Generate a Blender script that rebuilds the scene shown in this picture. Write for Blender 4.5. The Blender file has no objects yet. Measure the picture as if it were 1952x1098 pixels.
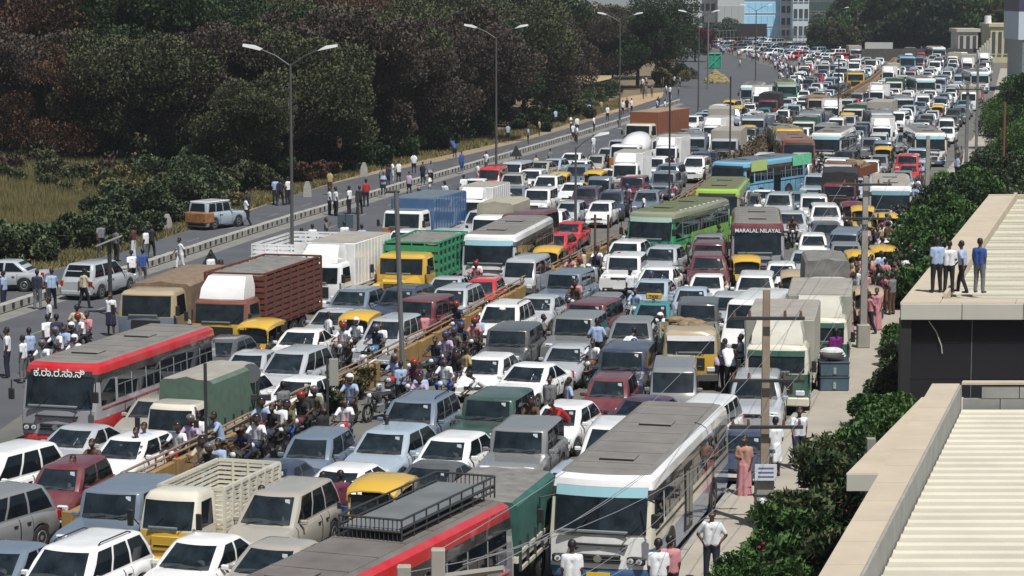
import bpy, math, random
import numpy as np
from mathutils import Vector, Matrix
RN = random.Random(11)
SC = bpy.context.scene
COL = SC.collection
# ------------------------------------------------------------------ camera, sky, sun, exposure
F, HZ, CH = 4800.0, -30.0, 14.0
TH = math.atan((549 - HZ) / F)
cam = bpy.data.cameras.new('camera'); camo = bpy.data.objects.new('camera', cam); COL.objects.link(camo)
cam.sensor_width = 36; cam.lens = F / 1952 * 36; cam.clip_start = 1; cam.clip_end = 9000
camo.location = (0, 0, CH); camo.rotation_euler = (math.pi / 2 - TH, 0, 0)
SC.camera = camo
SUN_EL, SUN_DIR = math.radians(62), (0.50, -0.86)       # horizontal direction towards the sun
wd = bpy.data.worlds.new('World'); SC.world = wd; wd.use_nodes = True
wn = wd.node_tree; bg = wn.nodes['Background']
sk = wn.nodes.new('ShaderNodeTexSky'); sk.sky_type = 'NISHITA'; sk.sun_disc = False
sk.sun_elevation = SUN_EL; sk.sun_rotation = math.atan2(SUN_DIR[0], SUN_DIR[1]); sk.air_density = 1.3; sk.dust_density = 2.0
wn.links.new(sk.outputs[0], bg.inputs[0]); bg.inputs[1].default_value = 0.054
sl = bpy.data.lights.new('sun', 'SUN'); slo = bpy.data.objects.new('sun', sl); COL.objects.link(slo)
sl.energy = 4.6; sl.angle = math.radians(0.53); sl.color = (1.0, 0.965, 0.91)
sv = Vector((SUN_DIR[0] * math.cos(SUN_EL), SUN_DIR[1] * math.cos(SUN_EL), math.sin(SUN_EL)))
slo.rotation_euler = sv.to_track_quat('Z', 'Y').to_euler(); slo.location = (20, -20, 80)
SC.view_settings.view_transform = 'Standard'; SC.view_settings.look = 'None'
SC.view_settings.gamma = 1; SC.view_settings.exposure = 0.13
SC.render.engine = 'CYCLES'; SC.cycles.max_bounces = 5; SC.cycles.diffuse_bounces = 2; SC.cycles.glossy_bounces = 2
SC.cycles.use_denoising = True

def P(x, y, h=0.0):
    """point at height h that the photograph shows at pixel x, y (1952 wide)"""
    dx, dy = (x - 976) / F, -(y - 549) / F
    d = Vector((dx, dy * math.sin(TH) + math.cos(TH), dy * math.cos(TH) - math.sin(TH)))
    t = (h - CH) / d.z
    return Vector((d.x * t, d.y * t, h))
def pix(v):
    d = v - Vector((0, 0, CH))
    f = d.y * math.cos(TH) - d.z * math.sin(TH)
    u = d.y * math.sin(TH) + d.z * math.cos(TH)
    return 976 + F * d.x / f, 549 - F * u / f
def scale_at(v): return F / max(1, v.y)

# ------------------------------------------------------------------ materials
MATS = {}
def mat(name, rgb, rough=0.6, metal=0.0, noise=0.0, nscale=3.0, rgb2=None, coat=0.0, bump=0.0, spec=0.5, detail=6, dirt=0.0):
    if name in MATS: return MATS[name]
    m = bpy.data.materials.new(name); m.use_nodes = True; MATS[name] = m
    nt = m.node_tree; b = nt.nodes['Principled BSDF']
    b.inputs['Base Color'].default_value = (*rgb, 1); b.inputs['Roughness'].default_value = rough
    b.inputs['Metallic'].default_value = metal; b.inputs['Coat Weight'].default_value = coat
    b.inputs['Specular IOR Level'].default_value = spec
    m.diffuse_color = (*rgb, 1)
    if noise > 0 or rgb2 or bump > 0:
        tc = nt.nodes.new('ShaderNodeTexCoord'); oi = nt.nodes.new('ShaderNodeObjectInfo')
        mp = nt.nodes.new('ShaderNodeVectorMath'); mp.operation = 'ADD'
        sc = nt.nodes.new('ShaderNodeVectorMath'); sc.operation = 'SCALE'
        cb = nt.nodes.new('ShaderNodeCombineXYZ')
        for k in range(3): nt.links.new(oi.outputs['Random'], cb.inputs[k])
        nt.links.new(cb.outputs[0], sc.inputs[0]); sc.inputs['Scale'].default_value = 37
        nt.links.new(tc.outputs['Object'], mp.inputs[0]); nt.links.new(sc.outputs[0], mp.inputs[1])
        nz = nt.nodes.new('ShaderNodeTexNoise'); nz.inputs['Scale'].default_value = nscale; nz.inputs['Detail'].default_value = detail
        nz.inputs['Roughness'].default_value = 0.6
        nt.links.new(mp.outputs[0], nz.inputs['Vector'])
        cr = nt.nodes.new('ShaderNodeValToRGB'); cr.color_ramp.elements[0].position = 0.32; cr.color_ramp.elements[1].position = 0.68
        c2 = rgb2 if rgb2 else tuple(max(0, c * (1 - noise)) for c in rgb)
        cr.color_ramp.elements[0].color = (*c2, 1); cr.color_ramp.elements[1].color = (*rgb, 1)
        nt.links.new(nz.outputs['Fac'], cr.inputs[0]); nt.links.new(cr.outputs[0], b.inputs['Base Color'])
        if bump > 0:
            bp = nt.nodes.new('ShaderNodeBump'); bp.inputs['Strength'].default_value = bump; bp.inputs['Distance'].default_value = 0.03
            nt.links.new(nz.outputs['Fac'], bp.inputs['Height']); nt.links.new(bp.outputs[0], b.inputs['Normal'])
    return m
DUST = (0.30, 0.27, 0.23)
def paint(name, rgb, rough=0.24):
    """car paint with a thin uneven film of road dust"""
    key = 'paint_' + name
    if key in MATS: return MATS[key]
    d = 0.22
    return mat(key, rgb, rough, coat=0.6, rgb2=tuple(c * (1 - d) + q * d * 0.9 for c, q in zip(rgb, DUST)), nscale=1.3, detail=8)
PC = dict(white=(.80, .81, .81), cream=(.66, .63, .52), silver=(.40, .43, .46), paleblue=(.34, .42, .50), grey=(.19, .20, .21), beige=(.36, .34, .30),
          darkgrey=(.062, .067, .074), steel=(.13, .175, .235), navy=(.022, .035, .075), black=(.014, .015, .017), maroon=(.13, .016, .026),
          red=(.52, .012, .02), teal=(.025, .21, .23), bottle=(.025, .07, .055), yellow=(.62, .38, .03), green=(.03, .30, .12), lime=(.30, .52, .04),
          blue=(.05, .24, .48), skyblue=(.16, .42, .62), orange=(.55, .17, .02), brown=(.17, .055, .03), darkgreen=(.016, .10, .075), plum=(.06, .03, .06), tan=(.42, .33, .2),
          busgrey=(.30, .31, .34), khaki=(.25, .26, .17), midblue=(.035, .12, .28))
def pm(c): return paint(c, PC[c])
for c in PC: pm(c)
GL = mat('window_glass', (.009, .014, .019), .03, spec=0.35, noise=.5, nscale=1.2)
GLB = mat('windscreen_glass', (.022, .032, .040), .04, spec=0.35, rgb2=(.006, .010, .013), nscale=2.2)
BLK = mat('black_plastic', (.018, .018, .019), .55)
RUB = mat('tyre_rubber', (.022, .021, .020), .85, noise=.4, nscale=8)
RIM = mat('wheel_rim', (.45, .46, .47), .35, metal=.7)
CHR = mat('chrome', (.7, .71, .72), .15, metal=1.0)
LAMP = mat('lamp_lens', (.62, .66, .70), .08, spec=.8)
TAIL = mat('tail_lens', (.4, .01, .01), .15)
PLW = mat('number_plate_white', (.78, .78, .76), .5)
PLY = mat('number_plate_yellow', (.75, .5, .04), .5)
STK = mat('sticker_white', (.75, .8, .82), .5)
ROOFG = mat('bus_roof_grey', (.20, .19, .175), .8, rgb2=(.145, .14, .13), nscale=1.1, detail=9)
ROOFD = mat('roof_dust', (.33, .31, .27), .85, rgb2=(.24, .225, .2), nscale=1.2, detail=9)
TARPG = mat('tarp_green', (.028, .115, .095), .8, noise=.4, nscale=2, bump=.4)
TARPB = mat('tarp_brown', (.24, .17, .115), .85, noise=.4, nscale=2.5, bump=.8)
TARPK = mat('tarp_black', (.03, .032, .034), .7, noise=.4, nscale=2.5, bump=.6)
TARPD = mat('tarp_grey', (.21, .205, .19), .85, noise=.4, nscale=2.5, bump=.8)
WOODB = mat('truck_wood_brown', (.17, .05, .032), .8, rgb2=(.09, .03, .02), nscale=4)
METG = mat('lattice_green', (.035, .29, .14), .55, noise=.3, nscale=3)
STEEL = mat('dark_steel', (.05, .052, .055), .5, metal=.3)
GALV = mat('galvanised_steel', (.22, .225, .23), .55, metal=.3, noise=.3, nscale=2)
SACK = mat('sacking', (.30, .21, .12), .95, noise=.5, nscale=5, bump=.6)

# ------------------------------------------------------------------ mesh builder
class MB:
    def __init__(s): s.v = []; s.f = []; s.fm = []; s.mats = []; s.M = None
    def mi(s, m):
        for i, q in enumerate(s.mats):
            if q is m: return i
        s.mats.append(m); return len(s.mats) - 1
    def add(s, vs, fs, m):
        o = len(s.v); k = s.mi(m)
        if s.M is not None: vs = [tuple(s.M @ Vector(p)) for p in vs]
        s.v += [tuple(p) for p in vs]
        for f in fs: s.f.append(tuple(i + o for i in f)); s.fm.append(k)
    def join(s, t):
        o = len(s.v); s.v += t.v
        ks = [s.mi(m) for m in t.mats]
        for f, k in zip(t.f, t.fm): s.f.append(tuple(i + o for i in f)); s.fm.append(ks[k])
    def box(s, x0, x1, y0, y1, z0, z1, m, c=0.0):
        if c <= 0:
            s.add([(x0, y0, z0), (x1, y0, z0), (x1, y1, z0), (x0, y1, z0), (x0, y0, z1), (x1, y0, z1), (x1, y1, z1), (x0, y1, z1)],
                  [(0, 3, 2, 1), (4, 5, 6, 7), (0, 1, 5, 4), (1, 2, 6, 5), (2, 3, 7, 6), (3, 0, 4, 7)], m)
        else:
            def ring(z, q, r): 
                a, b, e, d = x0 + q, x1 - q, y0 + q, y1 - q
                return [(a + r, e, z), (b - r, e, z), (b, e + r, z), (b, d - r, z), (b - r, d, z), (a + r, d, z), (a, d - r, z), (a, e + r, z)]
            s.loft([ring(z0, c, c * .5), ring(z0 + c, 0, c), ring(z1 - c, 0, c), ring(z1, c, c * .5)], m)
    def loft(s, rings, m, caps=True, ms=None, capm=None):
        n = len(rings[0]); vs = [p for r in rings for p in r]
        for k in range(len(rings) - 1):
            pass
        o = len(s.v)
        if s.M is not None: vs = [tuple(s.M @ Vector(p)) for p in vs]
        s.v += [tuple(p) for p in vs]
        for k in range(len(rings) - 1):
            mk = s.mi(ms[k] if ms else m)
            for i in range(n):
                j = (i + 1) % n
                s.f.append((o + k * n + i, o + k * n + j, o + (k + 1) * n + j, o + (k + 1) * n + i)); s.fm.append(mk)
        if caps:
            a = s.mi(ms[0] if ms else m); b = s.mi(capm or (ms[-1] if ms else m))
            s.f.append(tuple(o + i for i in reversed(range(n)))); s.fm.append(a)
            s.f.append(tuple(o + (len(rings) - 1) * n + i for i in range(n))); s.fm.append(b)
    def tube(s, p0, p1, r0, r1=None, m=None, n=8, caps=True):
        r1 = r0 if r1 is None else r1
        p0, p1 = Vector(p0), Vector(p1); d = (p1 - p0)
        if d.length < 1e-6: return
        q = d.to_track_quat('Z', 'Y'); rs = []
        for p, r in ((p0, r0), (p1, r1)):
            rs.append([tuple(p + q @ Vector((r * math.cos(2 * math.pi * i / n), r * math.sin(2 * math.pi * i / n), 0))) for i in range(n)])
        s.loft(rs, m, caps)
    def path(s, pts, r, m, n=6):
        for a, b in zip(pts[:-1], pts[1:]): s.tube(a, b, r, r, m, n)
    def ball(s, c, r, m, nu=10, nv=6):
        rx, ry, rz = (r, r, r) if not hasattr(r, '__len__') else r
        rings = []
        for k in range(1, nv):
            t = math.pi * k / nv
            rings.append([(c[0] + rx * math.sin(t) * math.cos(2 * math.pi * i / nu), c[1] + ry * math.sin(t) * math.sin(2 * math.pi * i / nu), c[2] - rz * math.cos(t)) for i in range(nu)])
        s.loft(rings, m)
    def slab(s, pts, d, m, rim=None):
        """thin prism: polygon pts pushed along d"""
        n = len(pts); d = Vector(d); vs = [tuple(p) for p in pts] + [tuple(Vector(p) + d) for p in pts]
        s.add(vs, [tuple(range(n, 2 * n))], m)
        s.add(vs, [tuple(reversed(range(n)))] + [(i, (i + 1) % n, n + (i + 1) % n, n + i) for i in range(n)], rim or m)
    def build(s, name, smooth=True, ang=0.6):
        me = bpy.data.meshes.new(name); me.from_pydata(s.v, [], s.f)
        for m in s.mats: me.materials.append(m)
        me.polygons.foreach_set('material_index', s.fm)
        if smooth:
            me.shade_smooth(); me.set_sharp_from_angle(angle=ang)
        me.update(); return me

def setp(o, **k):
    for a, b in k.items():
        if b is not None: o[a] = b
    return o
def link(name, me, parent=None, loc=(0, 0, 0), rz=0.0):
    o = bpy.data.objects.new(name, me); COL.objects.link(o); o.location = loc
    if rz: o.rotation_euler.z = rz
    if parent is not None: o.parent = parent
    return o
def structure(name, mb, smooth=False):
    return setp(link(name, mb.build(name, smooth)), kind='structure')

# thing prototypes: parts with sizes, built at three levels of detail
class Proto:
    def __init__(s, name, cat): s.name = name; s.cat = cat; s.parts = []; s.cache = {}
    def part(s, name, mb, size=1.0, parent=None, keep=True):
        s.parts.append([name, mb, size, parent, keep]); return len(s.parts) - 1
    def level(s, lod):
        if lod in s.cache: return s.cache[lod]
        th = (0.0, 0.55, 99)[lod]
        host = {}; out = []
        for i, (n, mb, size, par, keep) in enumerate(s.parts):
            p = par
            while p is not None and host[p] != p: p = s.parts[p][3] if host[p] != p else p
            if i == 0 or (size >= th and lod < 2 and not (lod == 1 and par is not None)):
                host[i] = i
            else:
                host[i] = host[par] if par is not None else 0
        acc = {}
        for i, (n, mb, size, par, keep) in enumerate(s.parts):
            if (lod == 2 and not keep) or (lod and n == 'sticker'): continue
            h = host[i]
            if h not in acc: acc[h] = MB(); acc[h].name = s.parts[h][0]; acc[h].par = s.parts[h][3]
            acc[h].join(mb)
        idx = {}
        for h in sorted(acc):
            par = acc[h].par; par = host[par] if par is not None else None
            out.append((acc[h].name, acc[h].build(s.name + '_' + acc[h].name), idx.get(par))); idx[h] = len(out) - 1
        s.cache[lod] = out; return out
    def place(s, loc, rz, lod=0, remap=None, label=None, group=None, cat=None, name=None, skip=()):
        L = s.level(lod)
        def rm(o):
            if remap:
                for sl_ in o.material_slots:
                    r = remap.get(sl_.material.name) if sl_.material else None
                    if r is not None: sl_.link = 'OBJECT'; sl_.material = r
        if lod == 2 or len(L) == 1:
            o = link(name or s.name, L[0][1], None, loc, rz); rm(o)
        else:
            o = link(name or s.name, None, None, loc, rz); objs = []
            for (n, me, par) in L:
                if n in skip: objs.append(None); continue
                c = link(n, me, objs[par] if par is not None and objs[par] is not None else o); rm(c); objs.append(c)
        setp(o, label=label, category=cat or s.cat, group=group)
        return o
# ------------------------------------------------------------------ vehicle bodies
BODY = mat('body_paint', PC['white'], .32, coat=.35)
BODY2 = mat('second_paint', PC['white'], .32, coat=.35)
BODY3 = mat('third_paint', PC['white'], .32, coat=.35)
def lerp(t, a, b): return a + (b - a) * t
def interp(x, pts):
    if x <= pts[0][0]: return pts[0][1]
    for (a, b), (c, d) in zip(pts[:-1], pts[1:]):
        if x <= c: return b + (d - b) * (x - a) / (c - a)
    return pts[-1][1]

DASH = mat('dashboard_dark', (.055, .065, .07), .18, rgb2=(.03, .036, .04), nscale=6)
class Shell:
    """vertical stack of rounded rectangles: levels (z, y_front, y_rear, half_width); bow = forward bulge of the front"""
    def __init__(s, levels, cr=0.12, bow=0.05): s.lv = levels; s.cr = cr; s.bow = bow
    def at(s, z):
        L = s.lv
        return tuple(interp(z, [(l[0], l[k]) for l in L]) for k in (1, 2, 3))
    def ring(s, z, inset=0.0, v=None):
        yf, yr, w = v or s.at(z); yf += inset; yr -= inset; w -= inset; c = s.cr
        pts = []
        xs = [-1, -.5, 0, .5, 1]; wi = w - c
        for x in xs: pts.append((x * wi, yf - s.bow * (1 - x * x), z))
        pts.append((w - c * .29, yf + c * .29, z)); pts.append((w, yf + c, z))
        for t in (.25, .5, .75): pts.append((w, lerp(t, yf + c, yr - c), z))
        pts.append((w, yr - c, z)); pts.append((w - c * .29, yr - c * .29, z)); 
        for x in (1, .3, -.3, -1): pts.append((x * wi, yr, z))
        pts.append((-w + c * .29, yr - c * .29, z)); pts.append((-w, yr - c, z))
        for t in (.75, .5, .25): pts.append((-w, lerp(t, yf + c, yr - c), z))
        pts.append((-w, yf + c, z)); pts.append((-w + c * .29, yf + c * .29, z))
        return pts
    def mesh(s, mb, ms, roof=None, crown=0.03):
        rings = [s.ring(l[0], v=l[1:4]) for l in s.lv]
        z, yf, yr, w = s.lv[-1]
        rings.append(s.ring(z + crown, v=(yf + .18, yr - .18, w - .14)))
        mb.loft(rings, None, True, ms=list(ms) + [roof or ms[-1]], capm=roof or ms[-1])
    def front(s, mb, x0, x1, z0, z1, m, off=.008, n=4, rim=None, top=None):
        """panel on the front face between x0..x1 (absolute) following rake and bow"""
        for k in range(n):
            a, b = lerp(k / n, x0, x1), lerp((k + 1) / n, x0, x1); pts = []
            for x, z in ((a, z0), (b, z0), (b, z1), (a, z1)):
                yf, yr, w = s.at(z); wi = max(w - s.cr, .1)
                q = min(1, abs(x) / wi); pts.append((x, yf - s.bow * (1 - q * q) + .01, z))
            mb.slab(pts, (0, -off - .01, .003), m, rim or m)
    def side(s, mb, y0, y1, z0, z1, m, sd=1, off=.008, rim=None, dy0=0.0, dy1=0.0):
        """panel on a side, following its curve; dy0/dy1 shift the top edge's ends (slanted pillars)"""
        zs = [z0] + [l[0] for l in s.lv if z0 + .02 < l[0] < z1 - .02] + [z1]
        for za, zb in zip(zs[:-1], zs[1:]):
            ta, tb = (za - z0) / (z1 - z0), (zb - z0) / (z1 - z0); pts = []
            for y, z in ((y0 + dy0 * ta, za), (y1 + dy1 * ta, za), (y1 + dy1 * tb, zb), (y0 + dy0 * tb, zb)):
                pts.append((sd * (s.at(z)[2] - .012), y, z))
            if sd < 0: pts = pts[::-1]
            mb.slab(pts, (sd * (off + .012), 0, .002), m, rim or m)
    def rear(s, mb, x0, x1, z0, z1, m, off=.008):
        pts = [(x, s.at(z)[1] - .01, z) for x, z in ((x1, z0), (x0, z0), (x0, z1), (x1, z1))]
        mb.slab(pts, (0, off + .012, 0.002), m)

def wheel_parts(pr, pos, r, wd=.2, rimf=.62, double=False):
    for (x, y) in pos:
        sd = 1 if x > 0 else -1
        t = MB(); n = 18
        def circ(xx, rr): return [(xx, y + rr * math.cos(2 * math.pi * i / n), r + rr * math.sin(2 * math.pi * i / n)) for i in range(n)]
        xo, xi = x, x - sd * wd
        rs = [circ(xi, r * .9), circ(xi, r), circ(xo - sd * .02, r), circ(xo, r * .93), circ(xo, r * rimf)]
        if sd < 0: rs = rs[::-1]
        t.loft(rs, RUB)
        w = pr.part('wheel', t, .6)
        q = MB(); rs = [circ(xo - sd * .01, r * rimf), circ(xo + sd * .006, r * rimf * .92), circ(xo - sd * .015, r * .3), circ(xo + sd * .01, r * .12)]
        if sd < 0: rs = rs[::-1]
        q.loft(rs, RIM)
        for k in range(5):
            a = k * math.pi * .4
            c0 = (xo + sd * .008, y + r * .38 * math.cos(a), r + r * .38 * math.sin(a))
            q.tube((c0[0] - sd * .01, c0[1], c0[2]), c0, r * .09, r * .09, BLK, 6)
        pr.part('rim', q, .4, w)

def mirrors(pr, x, y, z, s=1.0, m=None):
    for sd in (-1, 1):
        b = MB(); b.box(sd * (x + .09) - .09 * s, sd * (x + .09) + .09 * s, y - .05 * s, y + .05 * s, z - .06 * s, z + .07 * s, m or BODY, .025 * s)
        b.tube((sd * (x - .06), y, z - .05), (sd * (x + .04), y, z - .02), .02, .02, BLK, 6)
        pr.part('mirror', b, .22)

def car_proto(key, cat, L, hw, H, belt, hood, boot, yb0, yb1, yr0, yr1, wy, wr=.30, rw=None, nose=.66, npil=1, plate=PLW, grille=True, rails=False, squarish=0.0, tail_bow=0.0, hoodflat=False, rwin=True):
    """car: lower body lofted along its length with open wheel arches, cabin on top.
       yb0,yb1 base of windscreen / rear glass; yr0,yr1 roof front / rear; wy wheel positions"""
    pr = Proto(key, cat); rw = rw or hw * .74; B = MB(); h2 = L / 2
    ys = sorted(set([round(v, 3) for v in ([-h2, -h2 + .05, -h2 + .14, -h2 + .3, -h2 + .5, yb0 - .3, yb0, 0, yb1, h2 - .45, h2 - .28, h2 - .12, h2 - .04, h2] +
        [w + k * (wr + .05) for w in wy for k in (-1.001, -.92, -.7, -.35, 0, .35, .7, .92, 1.001)])]))
    ys = [y for y in ys if -h2 <= y <= h2]
    fl = .18 if hoodflat else .1
    top = [(-h2, nose - .1), (-h2 + .08, nose), (-h2 + .35, lerp(.55 if hoodflat else .35, nose, hood)), (yb0 - .25, hood - .01), (yb0, hood + .02), (yb0 + .35, belt), (yb1, belt + .01), (h2 - .3, boot), (h2 - .06, boot - .04), (h2, boot - .16)]
    def zbot(y):
        z = .24 + max(0, (-h2 + .35 - y)) * .15
        for w in wy:
            d = abs(y - w); R = wr + .055
            if d < R: z = max(z, wr + math.sqrt(max(0, R * R - d * d)))
        return z
    def wid(y):
        t = abs(y) / h2; k = .16 if y < 0 else .10
        return hw * (1 - (k * (1 - squarish)) * t ** 6 - .05 * t ** 2 * (1 - squarish))
    rings = []
    for y in ys:
        w = wid(y); zt = interp(y, top); zb = min(zbot(y), zt - .12); zs = max(zt - .10, zb + .05)
        sec = [(w * .90, zb), (w * .985, lerp(.25, zb, zs)), (w, lerp(.6, zb, zs)), (w * .975, zs), (w * .90, zt - .015), (w * .5, zt + .02)]
        full = [(x, y, z) for x, z in sec] + [(0, y, zt + .03)] + [(-x, y, z) for x, z in sec[::-1]]
        rings.append(full)
    n = len(rings[0]); vs = [p for r in rings for p in r]; fs = []
    for k in range(len(rings) - 1):
        for i in range(n - 1):
            fs.append((k * n + i, k * n + i + 1, (k + 1) * n + i + 1, (k + 1) * n + i))
    B.add(vs, [tuple(reversed(f)) for f in fs], BODY)
    B.add(rings[0], [tuple(range(n))], BODY); B.add(rings[-1], [tuple(reversed(range(n)))], BODY)
    B.box(-hw * .88, hw * .88, -h2 + .2, h2 - .2, .2, .5, BLK)
    # cabin
    sh = Shell([(belt - .06, yb0, yb1, hw * .895), (belt + .05, lerp(.12, yb0, yr0), lerp(.12, yb1, yr1), hw * .885), (lerp(.5, belt, H), lerp(.55, yb0, yr0), lerp(.5, yb1, yr1), lerp(.5, hw * .885, rw) + .025),
                (H - .085, lerp(.92, yb0, yr0), lerp(.93, yb1, yr1), rw + .01), (H - .045, yr0 - .0, yr1 - .0, rw - .025), (H - .012, yr0 + .07, yr1 - .07, rw - .10)], cr=.13, bow=.10)
    sh.mesh(B, [BODY] * 5, BODY, .022)
    pr.part('body', B, 4)
    g = MB(); z0, z1 = belt + .03, H - .085
    gw0, gw1 = sh.at(z0)[2], sh.at(z1)[2]
    # windscreen built as a trapezium in 6 strips, following the bow
    nn = 6
    for k in range(nn):
        pts = []
        for u, z in ((k / nn, z0), ((k + 1) / nn, z0), ((k + 1) / nn, z1), (k / nn, z1)):
            yf, yr, w = sh.at(z); hwid = (w - .13) * 1.0; x = lerp(u, -hwid, hwid); q = x / (w - .13)
            pts.append((x, yf - .10 * (1 - q * q) + .006, z))
        g.slab(pts, (0, -.014, .006), GLB)
    pr.part('windscreen', g, 1.2)
    g = MB()
    for k in range(nn):
        pts = []
        for u, z in ((k / nn, z0), ((k + 1) / nn, z0), ((k + 1) / nn, z0 + (z1 - z0) * (.17 + .04 * math.sin(k * 1.3))), (k / nn, z0 + (z1 - z0) * (.17 + .04 * math.sin(k * 1.3 - 1.3)))):
            yf, yr, w = sh.at(z); hwid = (w - .15); x = lerp(u, -hwid, hwid); q = x / (w - .13); pts.append((x, yf - .10 * (1 - q * q) - .010, z + .006))
        g.slab(pts, (0, -.004, .002), DASH)
    g.tube((hw * .42, sh.at(z0 + .12)[0] - .075, z0 + .09), (hw * .42, sh.at(z0 + .12)[0] - .085, z0 + .10), .13, .13, DASH, 14)
    pr.part('dashboard', g, .9)
    wp = MB()
    for x0, x1 in ((-.55, -.02), (.05, .6)):
        yf = sh.at(z0 + .03)[0]; wp.tube((x0 * hw, yf - .105, z0 + .005), (x1 * hw, yf - .12, z0 + .10), .012, .008, BLK, 5)
    pr.part('wiper', wp, .3)
    st = MB(); z = z1 - .12; yf = sh.at(z)[0]
    st.box(rw * .55, rw * .55 + .12, yf - .055, yf - .04, z - .02, z + .09, STK); pr.part('sticker', st, .12)
    if rwin:
        r_ = MB(); w0 = gw0 - .16; 
        pts = [(w0, sh.at(z0 + .05)[1] - .01, z0 + .05), (-w0, sh.at(z0 + .05)[1] - .01, z0 + .05), (-w0 + .1, sh.at(z1)[1] - .01, z1), (w0 - .1, sh.at(z1)[1] - .01, z1)]
        r_.slab(pts, (0, .02, .01), GL); pr.part('rear_window', r_, 1.0)
    # side windows between front and rear slants
    f0, f1 = sh.at(z0 + .02)[0] + .17, sh.at(z1)[0] + .16; b0, b1 = sh.at(z0 + .02)[1] - .20, sh.at(z1)[1] - .2
    cuts = [i / (npil + 1) for i in range(npil + 2)]
    gap = .045
    for sd in (-1, 1):
        for k in range(npil + 1):
            ya0 = lerp(cuts[k], f0, b0) + (gap if k else 0); ya1 = lerp(cuts[k + 1], f0, b0) - (gap if k < npil else 0)
            yc0 = lerp(cuts[k], f1, b1) + (gap if k else 0); yc1 = lerp(cuts[k + 1], f1, b1) - (gap if k < npil else 0)
            w_ = MB(); sh.side(w_, ya0, ya1, z0 + .02, z1, GL, sd, .008, BLK, yc0 - ya0, yc1 - ya1); pr.part('side_window', w_, .7)
    # doors: raised skin with dark seam, handle
    dcut = [yb0 + .12, lerp(.5, yb0, yb1) + .02, min(yb1 - .15, wy[1] - wr - .02)]
    for sd in (-1, 1):
        for k in range(2):
            d = MB(); y0, y1 = dcut[k] + .012, dcut[k + 1] - .012
            for (a, b, e) in ((.33, lerp(.45, .3, belt), 0), (lerp(.45, .3, belt), belt - .10, 1)):
                pass
            zs_ = [.34, .50, lerp(.6, .34, belt - .1), belt - .12, belt - .03]
            def xw(y, z):
                w = wid(y); zt = interp(y, top); zb = .24; zs2 = zt - .10
                return interp(z, [(zb, w * .90), (lerp(.25, zb, zs2), w * .985), (lerp(.6, zb, zs2), w), (zs2, w * .975), (zt - .015, w * .90)])
            vs_ = []; 
            for z in zs_:
                for y in (y0, lerp(.5, y0, y1), y1): vs_.append((sd * (xw(y, z) + .006), y, z))
            fs_ = []
            for r_i in range(len(zs_) - 1):
                for c_i in range(2):
                    q = (r_i * 3 + c_i, r_i * 3 + c_i + 1, (r_i + 1) * 3 + c_i + 1, (r_i + 1) * 3 + c_i); fs_.append(q if sd > 0 else q[::-1])
            d.add(vs_, fs_, BODY)
            for ye in (y0, y1):
                pts = [(sd * (xw(ye, z) + .008), ye, z) for z in zs_]; d.path(pts, .009, BLK, 4)
            dd = pr.part('door', d, .95)
            hnd = MB(); yh = y1 - .18; hnd.box(min(sd * (hw - .02), sd * (hw + .025)), max(sd * (hw - .02), sd * (hw + .025)), yh - .07, yh + .07, belt - .2, belt - .165, BLK); pr.part('handle', hnd, .15, dd)
    # lamps, grille, bumper, plate
    for sd in (-1, 1):
        l = MB(); x = sd * hw * .66; zc = nose - .07
        l.M = Matrix.Translation((x, -h2 + .10 + (.07 if not squarish else .0), zc)) @ Matrix.Rotation(sd * (-.42 if not squarish else -.05), 4, 'Z') @ Matrix.Rotation(-.35 if not squarish else 0, 4, 'X')
        l.box(-.2 if not squarish else -.15, .2 if not squarish else .15, -.07, .05, -.07, .085, LAMP, .03)
        l.box(-.09, .02, -.078, -.06, -.035, .045, CHR, .01)
        pr.part('headlight', l, .35)
        t = MB(); zc = (boot + .5) / 2 + .08; t.box(sd * hw * .78 - .09, sd * hw * .78 + .09, h2 - .14, h2 - .01 + .02, zc - .16, zc + .12, TAIL, .03); pr.part('tail_light', t, .25)
    g = MB(); g.box(-hw * .42, hw * .42, -h2 - .012, -h2 + .1, nose - .17, nose - .05, BLK, .015)
    if grille: g.box(-hw * .40, hw * .40, -h2 - .022, -h2 + .02, nose - .125, nose - .105, CHR)
    g.box(-.05, .05, -h2 - .03, -h2, nose - .15, nose - .08, CHR, .015)
    pr.part('grille', g, .7)
    g = MB(); g.box(-hw * .84, hw * .84, -h2 - .03, -h2 + .2, .25, .45, BODY if not squarish else BLK, .04); g.box(-hw * .5, hw * .5, -h2 - .045, -h2, .27, .36, BLK, .015)
    for sd in (-1, 1): g.ball((sd * hw * .66, -h2 - .02, .33), (.06, .03, .05), LAMP, 8, 5)
    bp = pr.part('bumper', g, 1.0)
    g = MB(); g.box(-hw * .84, hw * .84, h2 - .2, h2 + .03, .28, .5, BODY if not squarish else BLK, .04); pr.part('rear_bumper', g, 1.0)
    g = MB(); g.box(-.25, .25, -h2 - .06, -h2 - .04, .38, .49, plate); pr.part('number_plate', g, .4, bp)
    mirrors(pr, hw * .92, lerp(.35, yb0, yr0) + .12, belt + .05)
    if rails:
        for sd in (-1, 1):
            g = MB(); x = sd * (rw - .12); g.path([(x, yr0 + .35, H + .01), (x, yr0 + .45, H + .06), (x, yr1 - .5, H + .06), (x, yr1 - .35, H + .01)], .018, BLK, 6); pr.part('roof_rail', g, 1.2)
    wheel_parts(pr, [(sd * (hw - .03), w) for w in wy for sd in (-1, 1)], wr)
    zscale(pr, .93); pr.dim = (L + .1, hw * 2 + .06); pr.anchor = (yr0 - .04, (H - .03) * .93); return pr

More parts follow.
